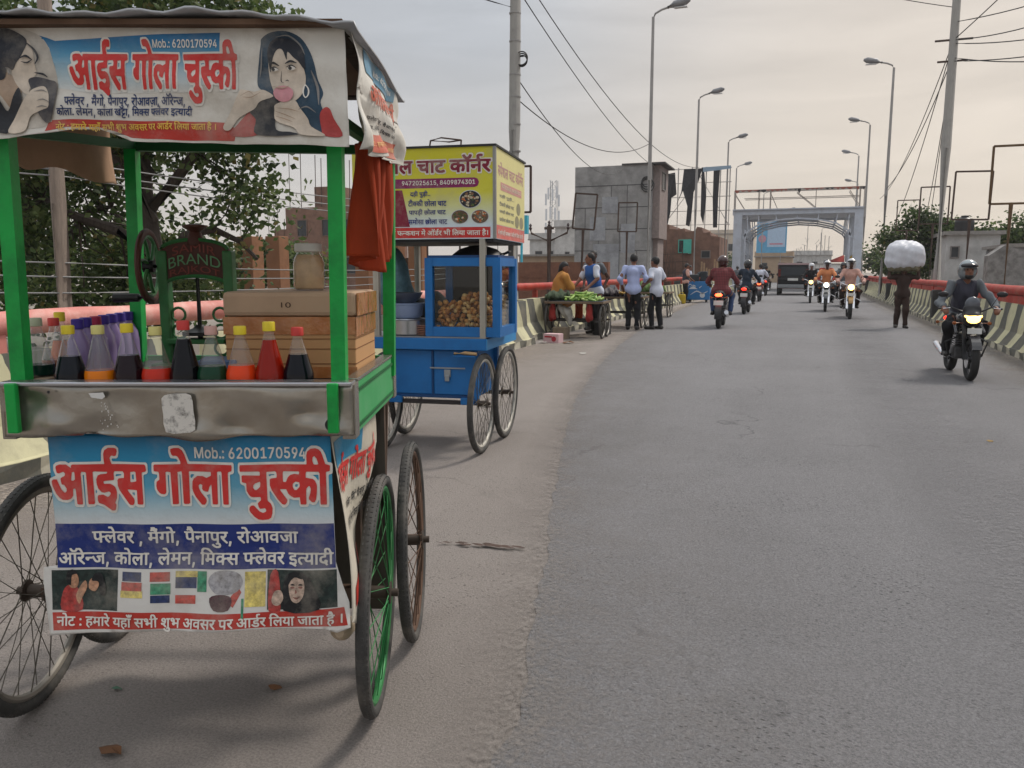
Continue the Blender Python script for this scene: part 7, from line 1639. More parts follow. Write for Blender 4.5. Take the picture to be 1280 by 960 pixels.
for k in range(3):
    bm = bmesh.new(); bmesh.ops.create_icosphere(bm, subdivisions=2, radius=.022)
    for v in bm.verts: v.co.z *= .72; v.co += v.co.normalized() * .0015 * math.sin(v.co.x * 300 + k) 
    me = bpy.data.meshes.new('puri'); bm.to_mesh(me); bm.free(); me.materials.append(PU[k])
    me.polygons.foreach_set('use_smooth', [True] * len(me.polygons)); pm.append(me)
cnt = 0
for lay in range(9):
    for iy in range(2 if lay > 0 else 2):
        for ix in range(11):
            if cnt >= 230: break
            x = -.20 + ix * .04 + (.02 if lay % 2 else 0) + rnd.uniform(-.015, .015); y = -cd + .05 + iy * .042 + rnd.uniform(-.012, .012)
            if x > .205: continue
            if lay * .031 > .225 + .03 * math.sin(x * 14 + 1) + rnd.uniform(-.02, .02) + x * .1: continue
            o = bpy.data.objects.new('puri', pm[rnd.randrange(3)]); COL.objects.link(o)
            o.location = C2P(-.14 + x, .24 + y, .862 + .055 + lay * .031 + rnd.uniform(-.010, .010)); o.rotation_euler = (rnd.uniform(-1, 1), rnd.uniform(-1, 1), rnd.random() * 6)
            tag(o, 'golden brown fried puri shell heaped inside the glass case of the blue cart', 'snack', 'puri shells in the case'); cnt += 1
# more of the heap seen through the right hand pane
for lay in range(8):
    for iy in range(7):
        x = cw - .05 + rnd.uniform(-.006, .006); y = -.11 + iy * .045 + (.02 if lay % 2 else 0)
        o = bpy.data.objects.new('puri', pm[2]); COL.objects.link(o)
        o.location = C2P(-.14 + x, .24 + y, .862 + .055 + lay * .032); o.rotation_euler = (rnd.uniform(-1, 1), rnd.uniform(-1, 1), rnd.random() * 6)
        tag(o, 'golden brown fried puri shell heaped inside the glass case of the blue cart', 'snack', 'puri shells in the case')
STEEL = M('brushed_kitchen_steel', '#a9abb0', .28, .9, var=.08)
t = thing('steel_pot', 'round steel pot with a flat lid left of the glass case on the blue cart', 'pot', C2P(-.60, .1, .862), A2)
MB().lathe([(.13, 0), (.14, .01), (.14, .11), (.146, .115)], n=30).build('pot_body', STEEL, t, True); MB().lathe([(.146, .116), (.14, .122), (0, .124)], n=30).build('lid', STEEL, t, True)
t = thing('plastic_tub', 'pale blue plastic tub standing on the steel pot', 'tub', C2P(-.62, .1, .987), A2)
MB().lathe([(.10, 0), (.12, .02), (.135, .10), (.142, .105), (.142, .112), (.13, .112), (.115, .03)], n=28).build('tub_body', M('pale_blue_plastic', '#7f8fae', .4), t, True)
t = thing('steel_pot', 'steel bowl with a wide rim on top of the pale blue tub', 'bowl', C2P(-.62, .1, 1.1), A2)
MB().lathe([(.06, 0), (.10, .03), (.125, .075), (.13, .078), (.12, .07)], n=28).build('bowl', STEEL, t, True)
for k in range(6):
    o = tag(MB().lathe([(.03, 0), (.055, .008), (.058, .012), (.03, .006)], n=18).build('leaf_plate', M('pinkish_paper_plate', '#b98f80', .7, var=.1)), 'small stacked paper plate between the pots and the glass case', 'plate', 'stacked paper plates')
    o.location = C2P(-.455, .03, .862 + k * .013)
sack = sdf('cloth_sack', [ell((0, 0, .12), (.22, .16, .12)), ell((.1, .05, .2), (.12, .1, .08))], .02, M('dark_sack', (.02, .02, .022), .6), k=.05, fold=.02)
sack.location = C2P(-.62, .55, .862); tag(sack, 'black sack lying behind the pots on the blue cart', 'sack')
tag(sdf('folded_cloth', [ell((0, 0, .25), (.16, .1, .22)), ell((.05, .03, .1), (.14, .12, .1))], .02, M('printed_teal_cloth', '#5f7f8a', .9, var=.4, scale=9), k=.05, fold=.02), 'teal printed cloth bundle on the left end of the blue cart', 'cloth')
bpy.data.objects['folded_cloth'].location = C2P(-.86, .45, 1.02)
t = thing('wok', 'black iron wok upside down on top of the glass case', 'wok', C2P(-.1, .26, .862 + ch + .018), A2)
MB().lathe([(.20, 0), (.19, .012), (.14, .05), (.06, .075), (0, .08)], n=30).build('pan', M('black_iron', (.015, .014, .014), .5, .3), t, True)
MB().tube([(.18, -.05, .01), (.24, -.03, .03), (.24, .03, .03), (.18, .05, .01)], .008, 8).build('handle', M('black_iron', (.015, .014, .014), .5, .3), t, True)
t2 = MB().tube([(0, 0, 0), (.08, .0, .006), (.17, 0, 0)], [.012, .014, .012], 10).build('rolling_stick', M('tan_stick', '#a98a62', .7, var=.2), None, True)
t2.location = C2P(-.19, -.085, .742); t2.rotation_euler = (0, 0, A2); tag(t2, 'tan wooden stick tucked under the front edge of the blue cart tray', 'stick')
MB().box(-.2, -.03, -.10, -.07, .722, .731).build('stick_rack', BLU, C2)
t = thing('bulb', 'small bare bulb hanging beside the glass case', 'bulb', C2P(.03, .35, 1.21), A2)
MB().lathe([(0, 0), (.02, .012), (.022, .03), (.012, .05)], n=14).build('globe', M('bulb_glow', '#ffd38a', .3, emit=2.5), t, True)
MB().lathe([(.012, .05), (.012, .075)], n=10).bar((0, 0, .075), (0, 0, .36), .003).build('cord', BLKW, t)
# ================================================================== people
SKIN = M('brown_skin', '#7a5240', .6, var=.08)
SKIND = M('dark_brown_skin', '#4a3027', .6, var=.08)
HAIRM = M('black_hair', (.012, .011, .011), .6, var=.3)
PUPIL = M('dark_pupil', (.01, .01, .01), .2)
SHOE = M('dark_shoe', (.025, .022, .02), .5)
def V(*a): return np.array(a, float)
def stand_pose(h=1.7, lean=0.0, step=.0, arms=((-.24, .02, .95), (.24, .02, .95)), elb=None, w=1.0):
    s = h / 1.7
    J = dict(pelvis=V(0, 0, .93), chest=V(0, lean * .7, 1.30), neck=V(0, lean, 1.44), head=V(0, lean + .03, 1.585),
             shoulderL=V(-.165 * w, lean, 1.395), shoulderR=V(.165 * w, lean, 1.395), thighL=V(-.085, 0, .90), thighR=V(.085, 0, .90),
             kneeL=V(-.095, .03 + step, .49), kneeR=V(.095, .03 - step * .6, .49), anL=V(-.10, step * .9 - .02, .085), anR=V(.10, -step - .02, .085))
    J['wrL'], J['wrR'] = V(*arms[0]), V(*arms[1])
    for S, sx in (('L', -1), ('R', 1)):
        m = (J['shoulder' + S] + J['wr' + S]) / 2
        L_ = np.linalg.norm(J['wr' + S] - J['shoulder' + S]); b = math.sqrt(max(0, .275 ** 2 - (L_ / 2) ** 2))
        J['el' + S] = V(*elb[0 if S == 'L' else 1]) if elb else m + V(sx * b * .5, -b * .85, -b * .2)
    J['toeL'] = J['anL'] + V(-.03, .17, -.05); J['toeR'] = J['anR'] + V(.03, .17, -.05)
    return {k: v * s for k, v in J.items()}
def ride_pose(seat=.80, y0=-.18, lean=.10, hands=((-.33, .40, 1.02), (.33, .40, 1.02)), feet=.30, spread=.23, turn=0):
    J = dict(pelvis=V(0, y0, seat + .09), chest=V(0, y0 + lean * .8, seat + .46), neck=V(0, y0 + lean * 1.15, seat + .61), head=V(0, y0 + lean * 1.4 + .03, seat + .755),
             shoulderL=V(-.172, y0 + lean, seat + .56), shoulderR=V(.172, y0 + lean, seat + .56), thighL=V(-.10, y0 + .03, seat + .07), thighR=V(.10, y0 + .03, seat + .07),
             kneeL=V(-spread, y0 + .40, seat - .03), kneeR=V(spread, y0 + .40, seat - .03), anL=V(-.20, y0 + .17, feet + .07), anR=V(.20, y0 + .17, feet + .07))
    J['wrL'], J['wrR'] = V(*hands[0]), V(*hands[1])
    for S, sx in (('L', -1), ('R', 1)):
        J['el' + S] = (J['shoulder' + S] + J['wr' + S]) / 2 + V(sx * .10, -.03, -.10)
        J['toe' + S] = J['an' + S] + V(sx * .02, .16, -.05)
    return J
def person(label, loc, rz, J, top, bottom, skin=SKIN, hair='short', sleeve=.55, helmet=None, vox=.017, yaw=0.0, belly=0.0, vest=None, shawl=None, beard=False, hem=.0, fat=1.0, curl=True, seed=1, group=None, bare=False):
    t = thing('person', label, 'person', loc, rz, group)
    Rz = _rot(0, 0, yaw); hd = J['head']
    up = (J['head'] - J['neck']); 
    def H_(x, y, z): return hd + Rz @ V(x, y, z)
    f = fat
    body = [ell(J['pelvis'], (.15 * f, .11 * f, .12)), cap(J['pelvis'], J['chest'], .105 * f, .112 * f), ell(J['chest'], (.148 * f, .105 * f, .16)), cap(J['shoulderL'], J['shoulderR'], .046),
            cap(J['chest'] + V(0, 0, .06), J['neck'], .07, .055), cap(J['neck'], hd - V(0, 0, .04), .052, .05),
            ell(H_(0, -.005, .02), (.076, .096, .105), Rz), ell(H_(0, .03, -.055), (.056, .062, .06), Rz), cap(H_(0, .09, .015), H_(0, .108, -.018), .010, .015),
            ell(H_(-.078, 0, -.005), (.012, .022, .032), Rz), ell(H_(.078, 0, -.005), (.012, .022, .032), Rz), cap(H_(-.018, .083, -.055), H_(.018, .083, -.055), .009)]
    if belly: body.append(ell((J['pelvis'] + J['chest']) / 2 + V(0, .03, -.02), (.16 * f, .13 + belly, .17)))
    for S, sx in (('L', -1), ('R', 1)):
        sh, e, w = J['shoulder' + S], J['el' + S], J['wr' + S]
        body += [cap(sh, e, .052 * f, .041), cap(e, w, .040, .028)]
        d = (w - e) / (np.linalg.norm(w - e) + 1e-9)
        sid, nr = frame_of(d)
        if abs(d[2]) < .8: nr = V(0, 0, -1) + d * d[2]; nr /= np.linalg.norm(nr); sid = np.cross(d, nr)
        pc = w + d * .045
        body.append(ell(pc, (.034, .034, .034))); body.append(cap(w, w + d * .08, .028, .032))
        for q, (o, ln) in enumerate(((-.027, .062), (-.009, .074), (.009, .069), (.026, .054))):
            b0 = w + d * .085 + sid * o; b1 = b0 + d * ln * .5 + nr * .012; b2 = b1 + d * ln * .2 + nr * ln * .45
            body += [cap(b0, b1, .0105, .0095), cap(b1, b2, .0095, .008)]
        tb_ = w + d * .03 + sid * .03 * -sx; body.append(cap(tb_, tb_ + d * .045 + sid * .03 * -sx + nr * .02, .012, .009))
        thigh, knee, an, toe = J['thigh' + S], J['knee' + S], J['an' + S], J['toe' + S]
        body += [cap(thigh, knee, .085 * f, .056), cap(knee, an, .056, .038), cap(an + V(0, -.03, -.03), toe, .038, .028)]
    sdf('body', body, vox, skin, t, k=.022)
    def clothes(nm, prims, mat, cuts=(), fold=.010): return sdf(nm, prims, vox, mat, t, k=.04, fold=fold, seed=seed, cuts=cuts)
    g = .011
    if not bare:
        sh_ = [cap(J['pelvis'] + V(0, 0, .0 - hem), J['chest'], .118 * f + g, .118 * f + g), ell(J['pelvis'] + V(0, 0, -.01), (.172 * f + g, .135 * f + g, .15)), ell(J['chest'], (.152 * f + g, .110 * f + g, .165)), cap(J['shoulderL'], J['shoulderR'], .05 + g), cap(J['chest'] + V(0, 0, .06), (J['neck'] * .75 + J['chest'] * .25), .08, .066)]
        if belly: sh_.append(ell((J['pelvis'] + J['chest']) / 2 + V(0, .03, -.02), (.16 * f + g, .13 + belly + g, .18)))
        for S in 'LR':
            sh, e, w = J['shoulder' + S], J['el' + S], J['wr' + S]
            if sleeve <= 1: sh_.append(cap(sh, sh + (e - sh) * sleeve, .052 * f + g, .050 + g))
            else: sh_ += [cap(sh, e, .050 * f + g, .044 + g), cap(e, e + (w - e) * (sleeve - 1), .045 + g, .034 + g)]
        clothes('shirt', sh_, top, [((0, 0, -1), -(J['pelvis'][2] - .10 - hem))])
    pn = [ell(J['pelvis'] + V(0, 0, -.02), (.146 * f + g * .6, .115 * f + g * .6, .115))]
    for S in 'LR':
        thigh, knee, an = J['thigh' + S], J['knee' + S], J['an' + S]
        pn += [cap(thigh, knee, .080 * f + g * .8, .060 + g), cap(knee, an + (knee - an) * .08, .060 + g, .048 + g)]
    clothes('trousers', pn, bottom)
    for S in 'LR':
        an, toe = J['an' + S], J['toe' + S]
        dd = toe - an
        sdf('shoe', [cap(an + V(0, -.035, -.035), toe + V(0, 0, .0), .047, .037), cap(an + V(0, 0, .0), an + V(0, 0, -.03), .044, .046)], vox, SHOE, t, k=.03)
    if vest is not None:
        clothes('vest', [cap(J['pelvis'] + V(0, 0, .05), J['chest'], .122 * f + g * 2.1, .122 * f + g * 2.1), ell(J['chest'], (.155 * f + g * 1.9, .110 * f + g * 2.0, .165)), cap(J['shoulderL'] * .8 + J['shoulderR'] * .2, J['shoulderR'] * .8 + J['shoulderL'] * .2, .053 + g * 1.8)], vest)
    if shawl is not None:
        clothes('shawl', [cap(J['pelvis'] + V(0, -.04, 0), J['chest'], .17 * f + g * 2, .16 * f + g * 2), cap(J['shoulderL'], J['shoulderR'], .085 + g), cap(J['shoulderL'], J['elL'], .09, .09), cap(J['shoulderR'], J['elR'], .09, .09), cap(J['chest'], J['neck'], .13, .075), ell(J['pelvis'] + V(0, .05, -.05), (.24, .22, .16))], shawl, fold=.012)
    if helmet is None and hair:
        hp = [ell(H_(0, -.018, .035), (.086, .102, .104), Rz)]
        if hair == 'long': hp += [ell(H_(0, -.07, -.02), (.07, .055, .11), Rz), ell(H_(0, -.10, -.06), (.045, .04, .05), Rz)]
        sdf('hair', hp, min(vox, .014), HAIRM, t, k=.03, fold=.004, seed=seed, sub=[rbox(H_(0, .115, -.065), (.12, .085, .105), .03, Rz), rbox(H_(0, .02, -.115), (.12, .07, .075), .02, Rz)])
    if beard: sdf('beard', [ell(H_(0, .05, -.075), (.058, .05, .042), Rz)], .014, HAIRM, t, k=0)
    fb = MB()
    for sx in (-1, 1):
        c = H_(sx * .031, .083, .018)
        fb.lathe([(0, -.006), (.009, -.003), (.011, 0), (.009, .003), (0, .006)], c, 8, 'y')
        fb.beam(H_(sx * .018, .092, .041), H_(sx * .048, .083, .039), .006, .007)
    fb.build('pupils', PUPIL, t)
    if helmet is not None:
        hm, vis, openf = helmet
        o = sdf('helmet', [ell(H_(0, -.01, .035), (.128, .148, .142), Rz), ell(H_(0, .03, -.09), (.10, .115, .07), Rz)] if not openf else [ell(H_(0, -.015, .04), (.125, .14, .13), Rz), ell(H_(0, -.05, -.04), (.115, .10, .09), Rz)], min(vox, .015), hm, t, k=.06, sub=[rbox(H_(0, .14, .0 if not openf else -.05), (.088, .085, .047 if not openf else .09), .03, Rz)])
        if vis is not None: sdf('visor', [ell(H_(0, .0, .075), (.126, .149, .05), Rz)], .014, vis, t, k=0, cuts=[(tuple(Rz @ V(0, -1, 0)), float((Rz @ V(0, -1, 0)) @ H_(0, .04, 0)))])
    return t
def cloth(n, c, **k): return M('cloth_' + n, c, .88, var=.14, scale=5, bump=.15, bscale=60, **k)
def plaid(name, a, b):
    m = bpy.data.materials.new(name); m.use_nodes = True; t = m.node_tree; p = t.nodes['Principled BSDF']; p.inputs['Roughness'].default_value = .9
    co = N(t, 'TexCoord'); sp = N(t, 'SeparateXYZ'); t.links.new(co.outputs['Object'], sp.inputs[0])
    prev = None
    for ax_ in ('X', 'Z'):
        w = N(t, 'Math'); w.operation = 'MULTIPLY'; w.inputs[1].default_value = 26; t.links.new(sp.outputs[ax_], w.inputs[0])
        f = N(t, 'Math'); f.operation = 'FRACT'; t.links.new(w.outputs[0], f.inputs[0])
        g = N(t, 'Math'); g.operation = 'GREATER_THAN'; g.inputs[1].default_value = .72; t.links.new(f.outputs[0], g.inputs[0])
        if prev is None: prev = g.outputs[0]
        else:
            q = N(t, 'Math'); q.operation = 'MAXIMUM'; t.links.new(prev, q.inputs[0]); t.links.new(g.outputs[0], q.inputs[1]); prev = q.outputs[0]
    mi = N(t, 'MixRGB'); mi.inputs[1].default_value = (*lin(a), 1); mi.inputs[2].default_value = (*lin(b), 1); t.links.new(prev, mi.inputs[0]); t.links.new(mi.outputs[0], p.inputs['Base Color'])
    return m
BLKP = cloth('black_trousers', '#17171b'); NAVYP = cloth('blue_jeans', '#2b3f63'); GRYT = cloth('grey_shirt', '#5f6469'); LBLUE = cloth('pale_blue_shirt', '#a9b3d6'); WHITE = cloth('white_shirt', '#c3c7d4'); BLUET = cloth('blue_vest', '#2f5a9c'); OCHR = cloth('ochre_shawl', '#b07a3c'); RUSTS = cloth('rust_sari', '#a8421f'); NAVYJ = cloth('navy_jacket', '#1f2b3a'); PEACH = cloth('orange_kurta', '#cf8558'); PINKB = cloth('dusty_pink_shirt', '#c4998c'); REDJ = cloth('red_jacket', '#a03a34'); DVEST = cloth('charcoal_vest', '#3a3a45'); BROWNC = cloth('dark_brown_cloth', '#35251f'); BLKT = cloth('black_tunic', '#141316')
HSIL = M('silver_black_helmet', '#8c9499', .18, .5, var=.3, scale=4, coat=.5); HBLK = M('black_helmet', (.018, .018, .02), .2, coat=.6); HMAR = M('dark_maroon_helmet', '#3a1c1c', .25, coat=.5); HWHT = M('white_helmet', '#c9cbcf', .25, coat=.4)
VIS = M('smoky_visor', (.02, .02, .025), .08)
# ---- motorcycles
TYR = M('black_tyre', (.025, .025, .025), .85, var=.3); ALLOY = M('dark_alloy', (.08, .08, .085), .4, .7); CHR = M('chrome', (.7, .7, .72), .15, 1.0); ENG = M('engine_grey', (.12, .12, .125), .45, .7, var=.3); BLKPL = M('black_bike_plastic', (.016, .016, .018), .35); SEATM = M('black_seat', (.02, .02, .02), .7); PLATE = M('blank_number_plate', '#cfcfcb', .5)
HEADG = M('amber_headlight', '#ffca66', .2, emit=5.0); HEADW = M('white_headlight', '#fff0d0', .2, emit=6.0); HEADY = M('bright_yellow_headlight', '#ffc057', .2, emit=14.0); TAILR = M('red_tail_light', '#ff2a18', .3, emit=3.0); TAILO = M('bright_tail_light', '#ff4a26', .3, emit=7.0); INDO = M('orange_indicator', '#8a4a1a', .3)
def mwheel(p, y, r=.30, w=.05, disc=True):
    t = bpy.data.objects.new('wheel', None); COL.objects.link(t); t.parent = p; t.location = (0, y, r)
    MB().torus((0, 0, 0), r - w, w, 40, 10).build('tyre', TYR, t, True)
    b = MB().torus((0, 0, 0), r - w * 1.9, .018, 40, 8)
    for k in range(5):
        a = k * 2 * math.pi / 5
        for o in (-.18, .18): b.beam((0, .05 * math.cos(a), .05 * math.sin(a)), (0, (r - w * 1.9) * math.cos(a + o), (r - w * 1.9) * math.sin(a + o)), .025, .02, 0, (1, 0, 0))
    b.lathe([(.05, -.05), (.05, .05)], n=16, axis='x').build('rim', ALLOY, t)
    if disc: MB().lathe([(.05, .06), (.12, .06), (.12, .065), (.05, .065)], n=24, axis='x').build('brake_disc', CHR, t)
    return t
def moto(label, loc, rz, body, head=None, tail=TAILR, sport=False, lean=0.0, group='motorcycles on the bridge road'):
    t = thing('motorcycle', label, 'motorcycle', loc, rz, group)
    t.rotation_euler = (0, lean, rz)
    mwheel(t, .64); mwheel(t, -.64, .30, .055, False)
    MB().box(-.13, .13, -.2, .16, .26, .44, .03).box(-.10, .10, -.05, .14, .44, .62, .02).build('engine', ENG, t)
    b = MB()
    for k in range(5): b.box(-.115, .115, -.06, .15, .46 + k * .032, .472 + k * .032)
    b.build('cooling_fins', CHR, t)
    MB().tube([(0, .50, .86), (0, .2, .80), (0, -.3, .66)], .028, 8).tube([(0, .48, .82), (0, .2, .45), (0, .1, .28)], .025, 8).tube([(.06, -.1, .66), (.07, -.5, .68), (.06, -.8, .74)], .016, 6).tube([(-.06, -.1, .66), (-.07, -.5, .68), (-.06, -.8, .74)], .016, 6).tube([(.09, -.1, .32), (.09, -.64, .30)], .02, 6).tube([(-.09, -.1, .32), (-.09, -.64, .30)], .02, 6).build('chassis', BLKPL, t, True)
    sdf('fuel_tank', [ell((0, .20, .84), (.145, .27, .125)), ell((0, .34, .84), (.16, .12, .10)), ell((0, .02, .80), (.09, .12, .08))], .018, body, t, k=.06)
    if sport:
        for sx in (-1, 1): sdf('tank_shroud', [cap((sx * .15, .26, .76), (sx * .17, .46, .66), .05, .03)], .016, body, t, k=0)
    sdf('seat', [cap((0, -.02, .78), (0, -.60, .82), .085, .07), ell((0, -.3, .79), (.125, .26, .055)), ell((0, -.62, .84), (.10, .14, .05))], .02, SEATM, t, k=.05)
    sdf('tail_panel', [cap((0, -.3, .70), (0, -.82, .80), .09, .06)], .02, body, t, k=0)
    for sx in (-1, 1): sdf('side_panel', [ell((sx * .11, -.18, .64), (.035, .16, .10))], .018, body, t, k=0)
    for sx in (-1, 1):
        MB().tube([(sx * .09, .64, .30), (sx * .09, .50, .70), (sx * .09, .43, .94)], [.027, .027, .022], 8).build('fork', CHR if not sport else BLKPL, t, True)
    MB().prism([(-.26 + .0, 0)] + [(.335 * math.cos(a), .335 * math.sin(a)) for a in np.linspace(2.6, .5, 12)] + [(.31 * math.cos(a), .31 * math.sin(a)) for a in np.linspace(.5, 2.6, 12)], lambda a, b_, d: (d, .64 + a, .30 + b_), -.06, .06).build('front_fender', body, t, False)
    MB().prism([(.36 * math.cos(a), .36 * math.sin(a)) for a in np.linspace(3.3, 1.4, 12)] + [(.335 * math.cos(a), .335 * math.sin(a)) for a in np.linspace(1.4, 3.3, 12)], lambda a, b_, d: (d, -.64 + a, .30 + b_), -.075, .075).build('rear_fender', BLKPL, t)
    MB().tube([(-.36, .36, 1.0), (-.26, .40, 1.02), (-.12, .44, .96), (0, .45, .95), (.12, .44, .96), (.26, .40, 1.02), (.36, .36, 1.0)], .013, 8).build('handlebar', CHR if not sport else BLKPL, t, True)
    for sx in (-1, 1):
        MB().tube([(sx * .28, .395, 1.018), (sx * .40, .345, .995)], .019, 8).build('grip', BLKPL, t)
        MB().tube([(sx * .27, .44, 1.01), (sx * .36, .44, 1.0)], .007, 6).build('lever', CHR, t)
        m = MB(); m.tube([(sx * .25, .40, 1.02), (sx * .33, .42, 1.18)], .007, 6); m.build('mirror_stem', BLKPL, t)
        sdf('mirror', [ell((sx * .37, .43, 1.20), (.075, .02, .042))], .012, BLKPL, t, k=0)
        MB().tube([(sx * .08, .50, .80), (sx * .20, .50, .80)], .01, 6).lathe([(0, -.02), (.025, -.012), (.025, .015), (0, .03)], (sx * .22, .51, .80), 10, 'y').build('indicator', INDO, t, True)
        MB().tube([(sx * .06, -.80, .74), (sx * .16, -.82, .74)], .008, 6).lathe([(0, -.03), (.025, -.015), (.025, .012), (0, .02)], (sx * .18, -.83, .74), 10, 'y').build('indicator', INDO, t, True)
        MB().tube([(sx * .10, .0, .31), (sx * .26, .0, .31)], .016, 6).build('footpeg', BLKPL, t)
    if sport:
        sdf('headlamp_cowl', [ell((0, .52, .86), (.13, .10, .11)), ell((0, .47, .98), (.12, .06, .10))], .015, BLKPL, t, k=.05)
        sdf('windscreen', [ell((0, .47, 1.06), (.10, .05, .11))], .014, M('smoked_windscreen', (.10, .11, .13), .08), t, k=0)
        if head: sdf('headlight', [ell((0, .60, .855), (.088, .045, .055)), cap((-.10, .575, .90), (-.05, .60, .88), .016, .02), cap((.10, .575, .90), (.05, .60, .88), .016, .02)], .011, head, t, k=.02)
    else:
        sdf('headlamp_shell', [ell((0, .50, .90), (.10, .11, .10))], .015, BLKPL, t, k=0)
        MB().lathe([(.085, .0), (.08, .02), (.05, .035), (0, .04)], (0, .575, .90), 20, 'y').build('headlight', head or M('unlit_lamp', '#8f9296', .15), t, True)
        MB().lathe([(.088, -.02), (.098, 0), (.096, .02), (.086, .02)], (0, .575, .90), 20, 'y').build('lamp_ring', CHR, t, True)
    sdf('tail_light', [ell((0, -.90, .80), (.085, .035, .04))], .012, tail, t, k=0)
    MB().box(-.11, .11, -.885, -.875, .56, .67, .003).build('number_plate', PLATE, t)
    MB().box(-.09, .09, .70, .71, .66, .74, .003).build('number_plate', PLATE, t)
    MB().tube([(.12, .1, .30), (.16, -.1, .27), (.17, -.35, .30), (.18, -.80, .40)], [.022, .025, .045, .05], 12).build('exhaust', CHR, t, True)
    MB().tube([(-.22, .26, .34), (-.27, .30, .52), (-.12, .34, .6), (.12, .34, .6), (.27, .30, .52), (.22, .26, .34)], .012, 6).build('leg_guard', CHR if not sport else BLKPL, t, True)
    return t
GA = 'people riding motorcycles'
MBLK = M('gloss_black_bike_paint', (.016, .016, .02), .22, coat=.6); MRED = M('maroon_bike_paint', '#5a1616', .25, coat=.5); MGRY = M('grey_bike_paint', '#4a4c50', .3, coat=.4); MBEI = M('beige_bike_paint', '#9a7a4c', .4); MREDS = M('red_bike_paint', '#9a2420', .3, coat=.4)
def pair(lab_b, lab_p, x, y, rz, body, head, tail, sport, J, *a, lean=0, size=1.0, **k):
    """wheel contact given at the end nearest the camera"""
    if abs(rz) < 1.5: cx, cy = x + .64 * -math.sin(rz), y + .64 * math.cos(rz)
    else: cx, cy = x - .64 * -math.sin(rz), y - .64 * math.cos(rz)
    m_ = moto(lab_b, (cx, cy, 0), rz, body, head, tail, sport, lean)
    p_ = person(lab_p, (cx, cy, 0), rz, J, *a, group=GA, **k)
    m_.scale = p_.scale = (size, size, size)
    return p_
pair('black sporty motorcycle with a glowing amber headlight, nearest on the right', 'rider in a grey shirt, dark vest and shiny silver black helmet on the nearest motorcycle', 1.92, 11.05, R(183), MBLK, HEADG, TAILR, True, ride_pose(seat=.77, lean=.16, hands=((-.33, .33, 1.0), (.33, .33, 1.0))), GRYT, BLKP, sleeve=1.8, helmet=(HSIL, VIS, True), beard=True, vest=DVEST, vox=.014, seed=3, yaw=R(4), size=.88)
pair('dark motorcycle with a lit red tail light and pale plate, nearest of those driving away', 'heavy rider in a red checked shirt and dark helmet driving away', -1.96, 19.45, R(1), MBLK, None, TAILO, False, ride_pose(lean=.10), plaid('red_checked_cotton', '#7d3a3c', '#4a2228'), NAVYP, sleeve=1.75, helmet=(HMAR, None, False), fat=1.3, vox=.018, seed=4)
pair('motorcycle driving away ridden by a person in a navy jacket', 'rider in a dark navy jacket and black helmet driving away', -1.89, 26.4, R(-2), MGRY, None, TAILR, False, ride_pose(lean=.08), NAVYJ, BLKP, sleeve=1.85, helmet=(HBLK, None, False), fat=1.05, vox=.02, seed=5)
pair('red motorcycle with a bright tail light driving away beside the car', 'bareheaded rider in a white shirt driving away beside the dark car', -2.1, 38.0, R(0), MREDS, None, TAILO, False, ride_pose(lean=.08), WHITE, BLKP, sleeve=.8, fat=1.05, vox=.024, seed=6)
pair('small dark motorcycle ahead of the white shirted rider', 'far rider in dark clothes ahead of the white shirted rider', -2.3, 47.5, R(0), MBLK, None, TAILR, False, ride_pose(lean=.08), BLKT, BLKP, sleeve=1.8, vox=.026, seed=7)
pair('tan motorcycle with a dazzling yellow headlight coming along the right lane', 'rider in a dusty pink shirt and white rimmed helmet behind the dazzling headlight', 1.13, 24.7, R(180), MBEI, HEADY, TAILR, False, ride_pose(lean=.05), PINKB, BROWNC, sleeve=1.7, helmet=(HWHT, VIS, True), skin=SKIND, vox=.018, seed=8, fat=1.08)
o_ = pair('dark motorcycle with a white headlight and two riders, coming in mid road', 'rider in an orange kurta and white helmet coming in mid road', .55, 28.9, R(179), MGRY, HEADW, TAILR, False, ride_pose(lean=.07), PEACH, BLKP, sleeve=1.7, helmet=(HWHT, VIS, True), skin=SKIND, vox=.02, seed=9, fat=1.08)
person('pillion passenger in a red jacket and helmet behind the orange kurta rider', (.55, 29.54, 0), R(179), ride_pose(y0=-.50, seat=.85, hands=((-.2, -.15, 1.05), (.2, -.15, 1.05)), lean=.05, spread=.28), REDJ, BLKP, sleeve=1.8, helmet=(HBLK, None, True), vox=.022, seed=10, group=GA)
pair('motorcycle with a yellow headlight coming from behind the orange kurta rider', 'far rider in dark clothes and helmet coming from beside the car', .08, 36.9, R(180), MBLK, HEADG, TAILR, False, ride_pose(lean=.05), BLKT, BLKP, sleeve=1.7, helmet=(HWHT, None, True), vox=.024, seed=11)
pair('dim motorcycle coming just behind the dazzling headlight', 'rider in a grey shirt half hidden behind the dusty pink rider', 1.25, 33.5, R(180), MBLK, None, TAILR, False, ride_pose(lean=.05), GRYT, BLKP, sleeve=1.6, helmet=(HBLK, None, True), vox=.024, seed=12)
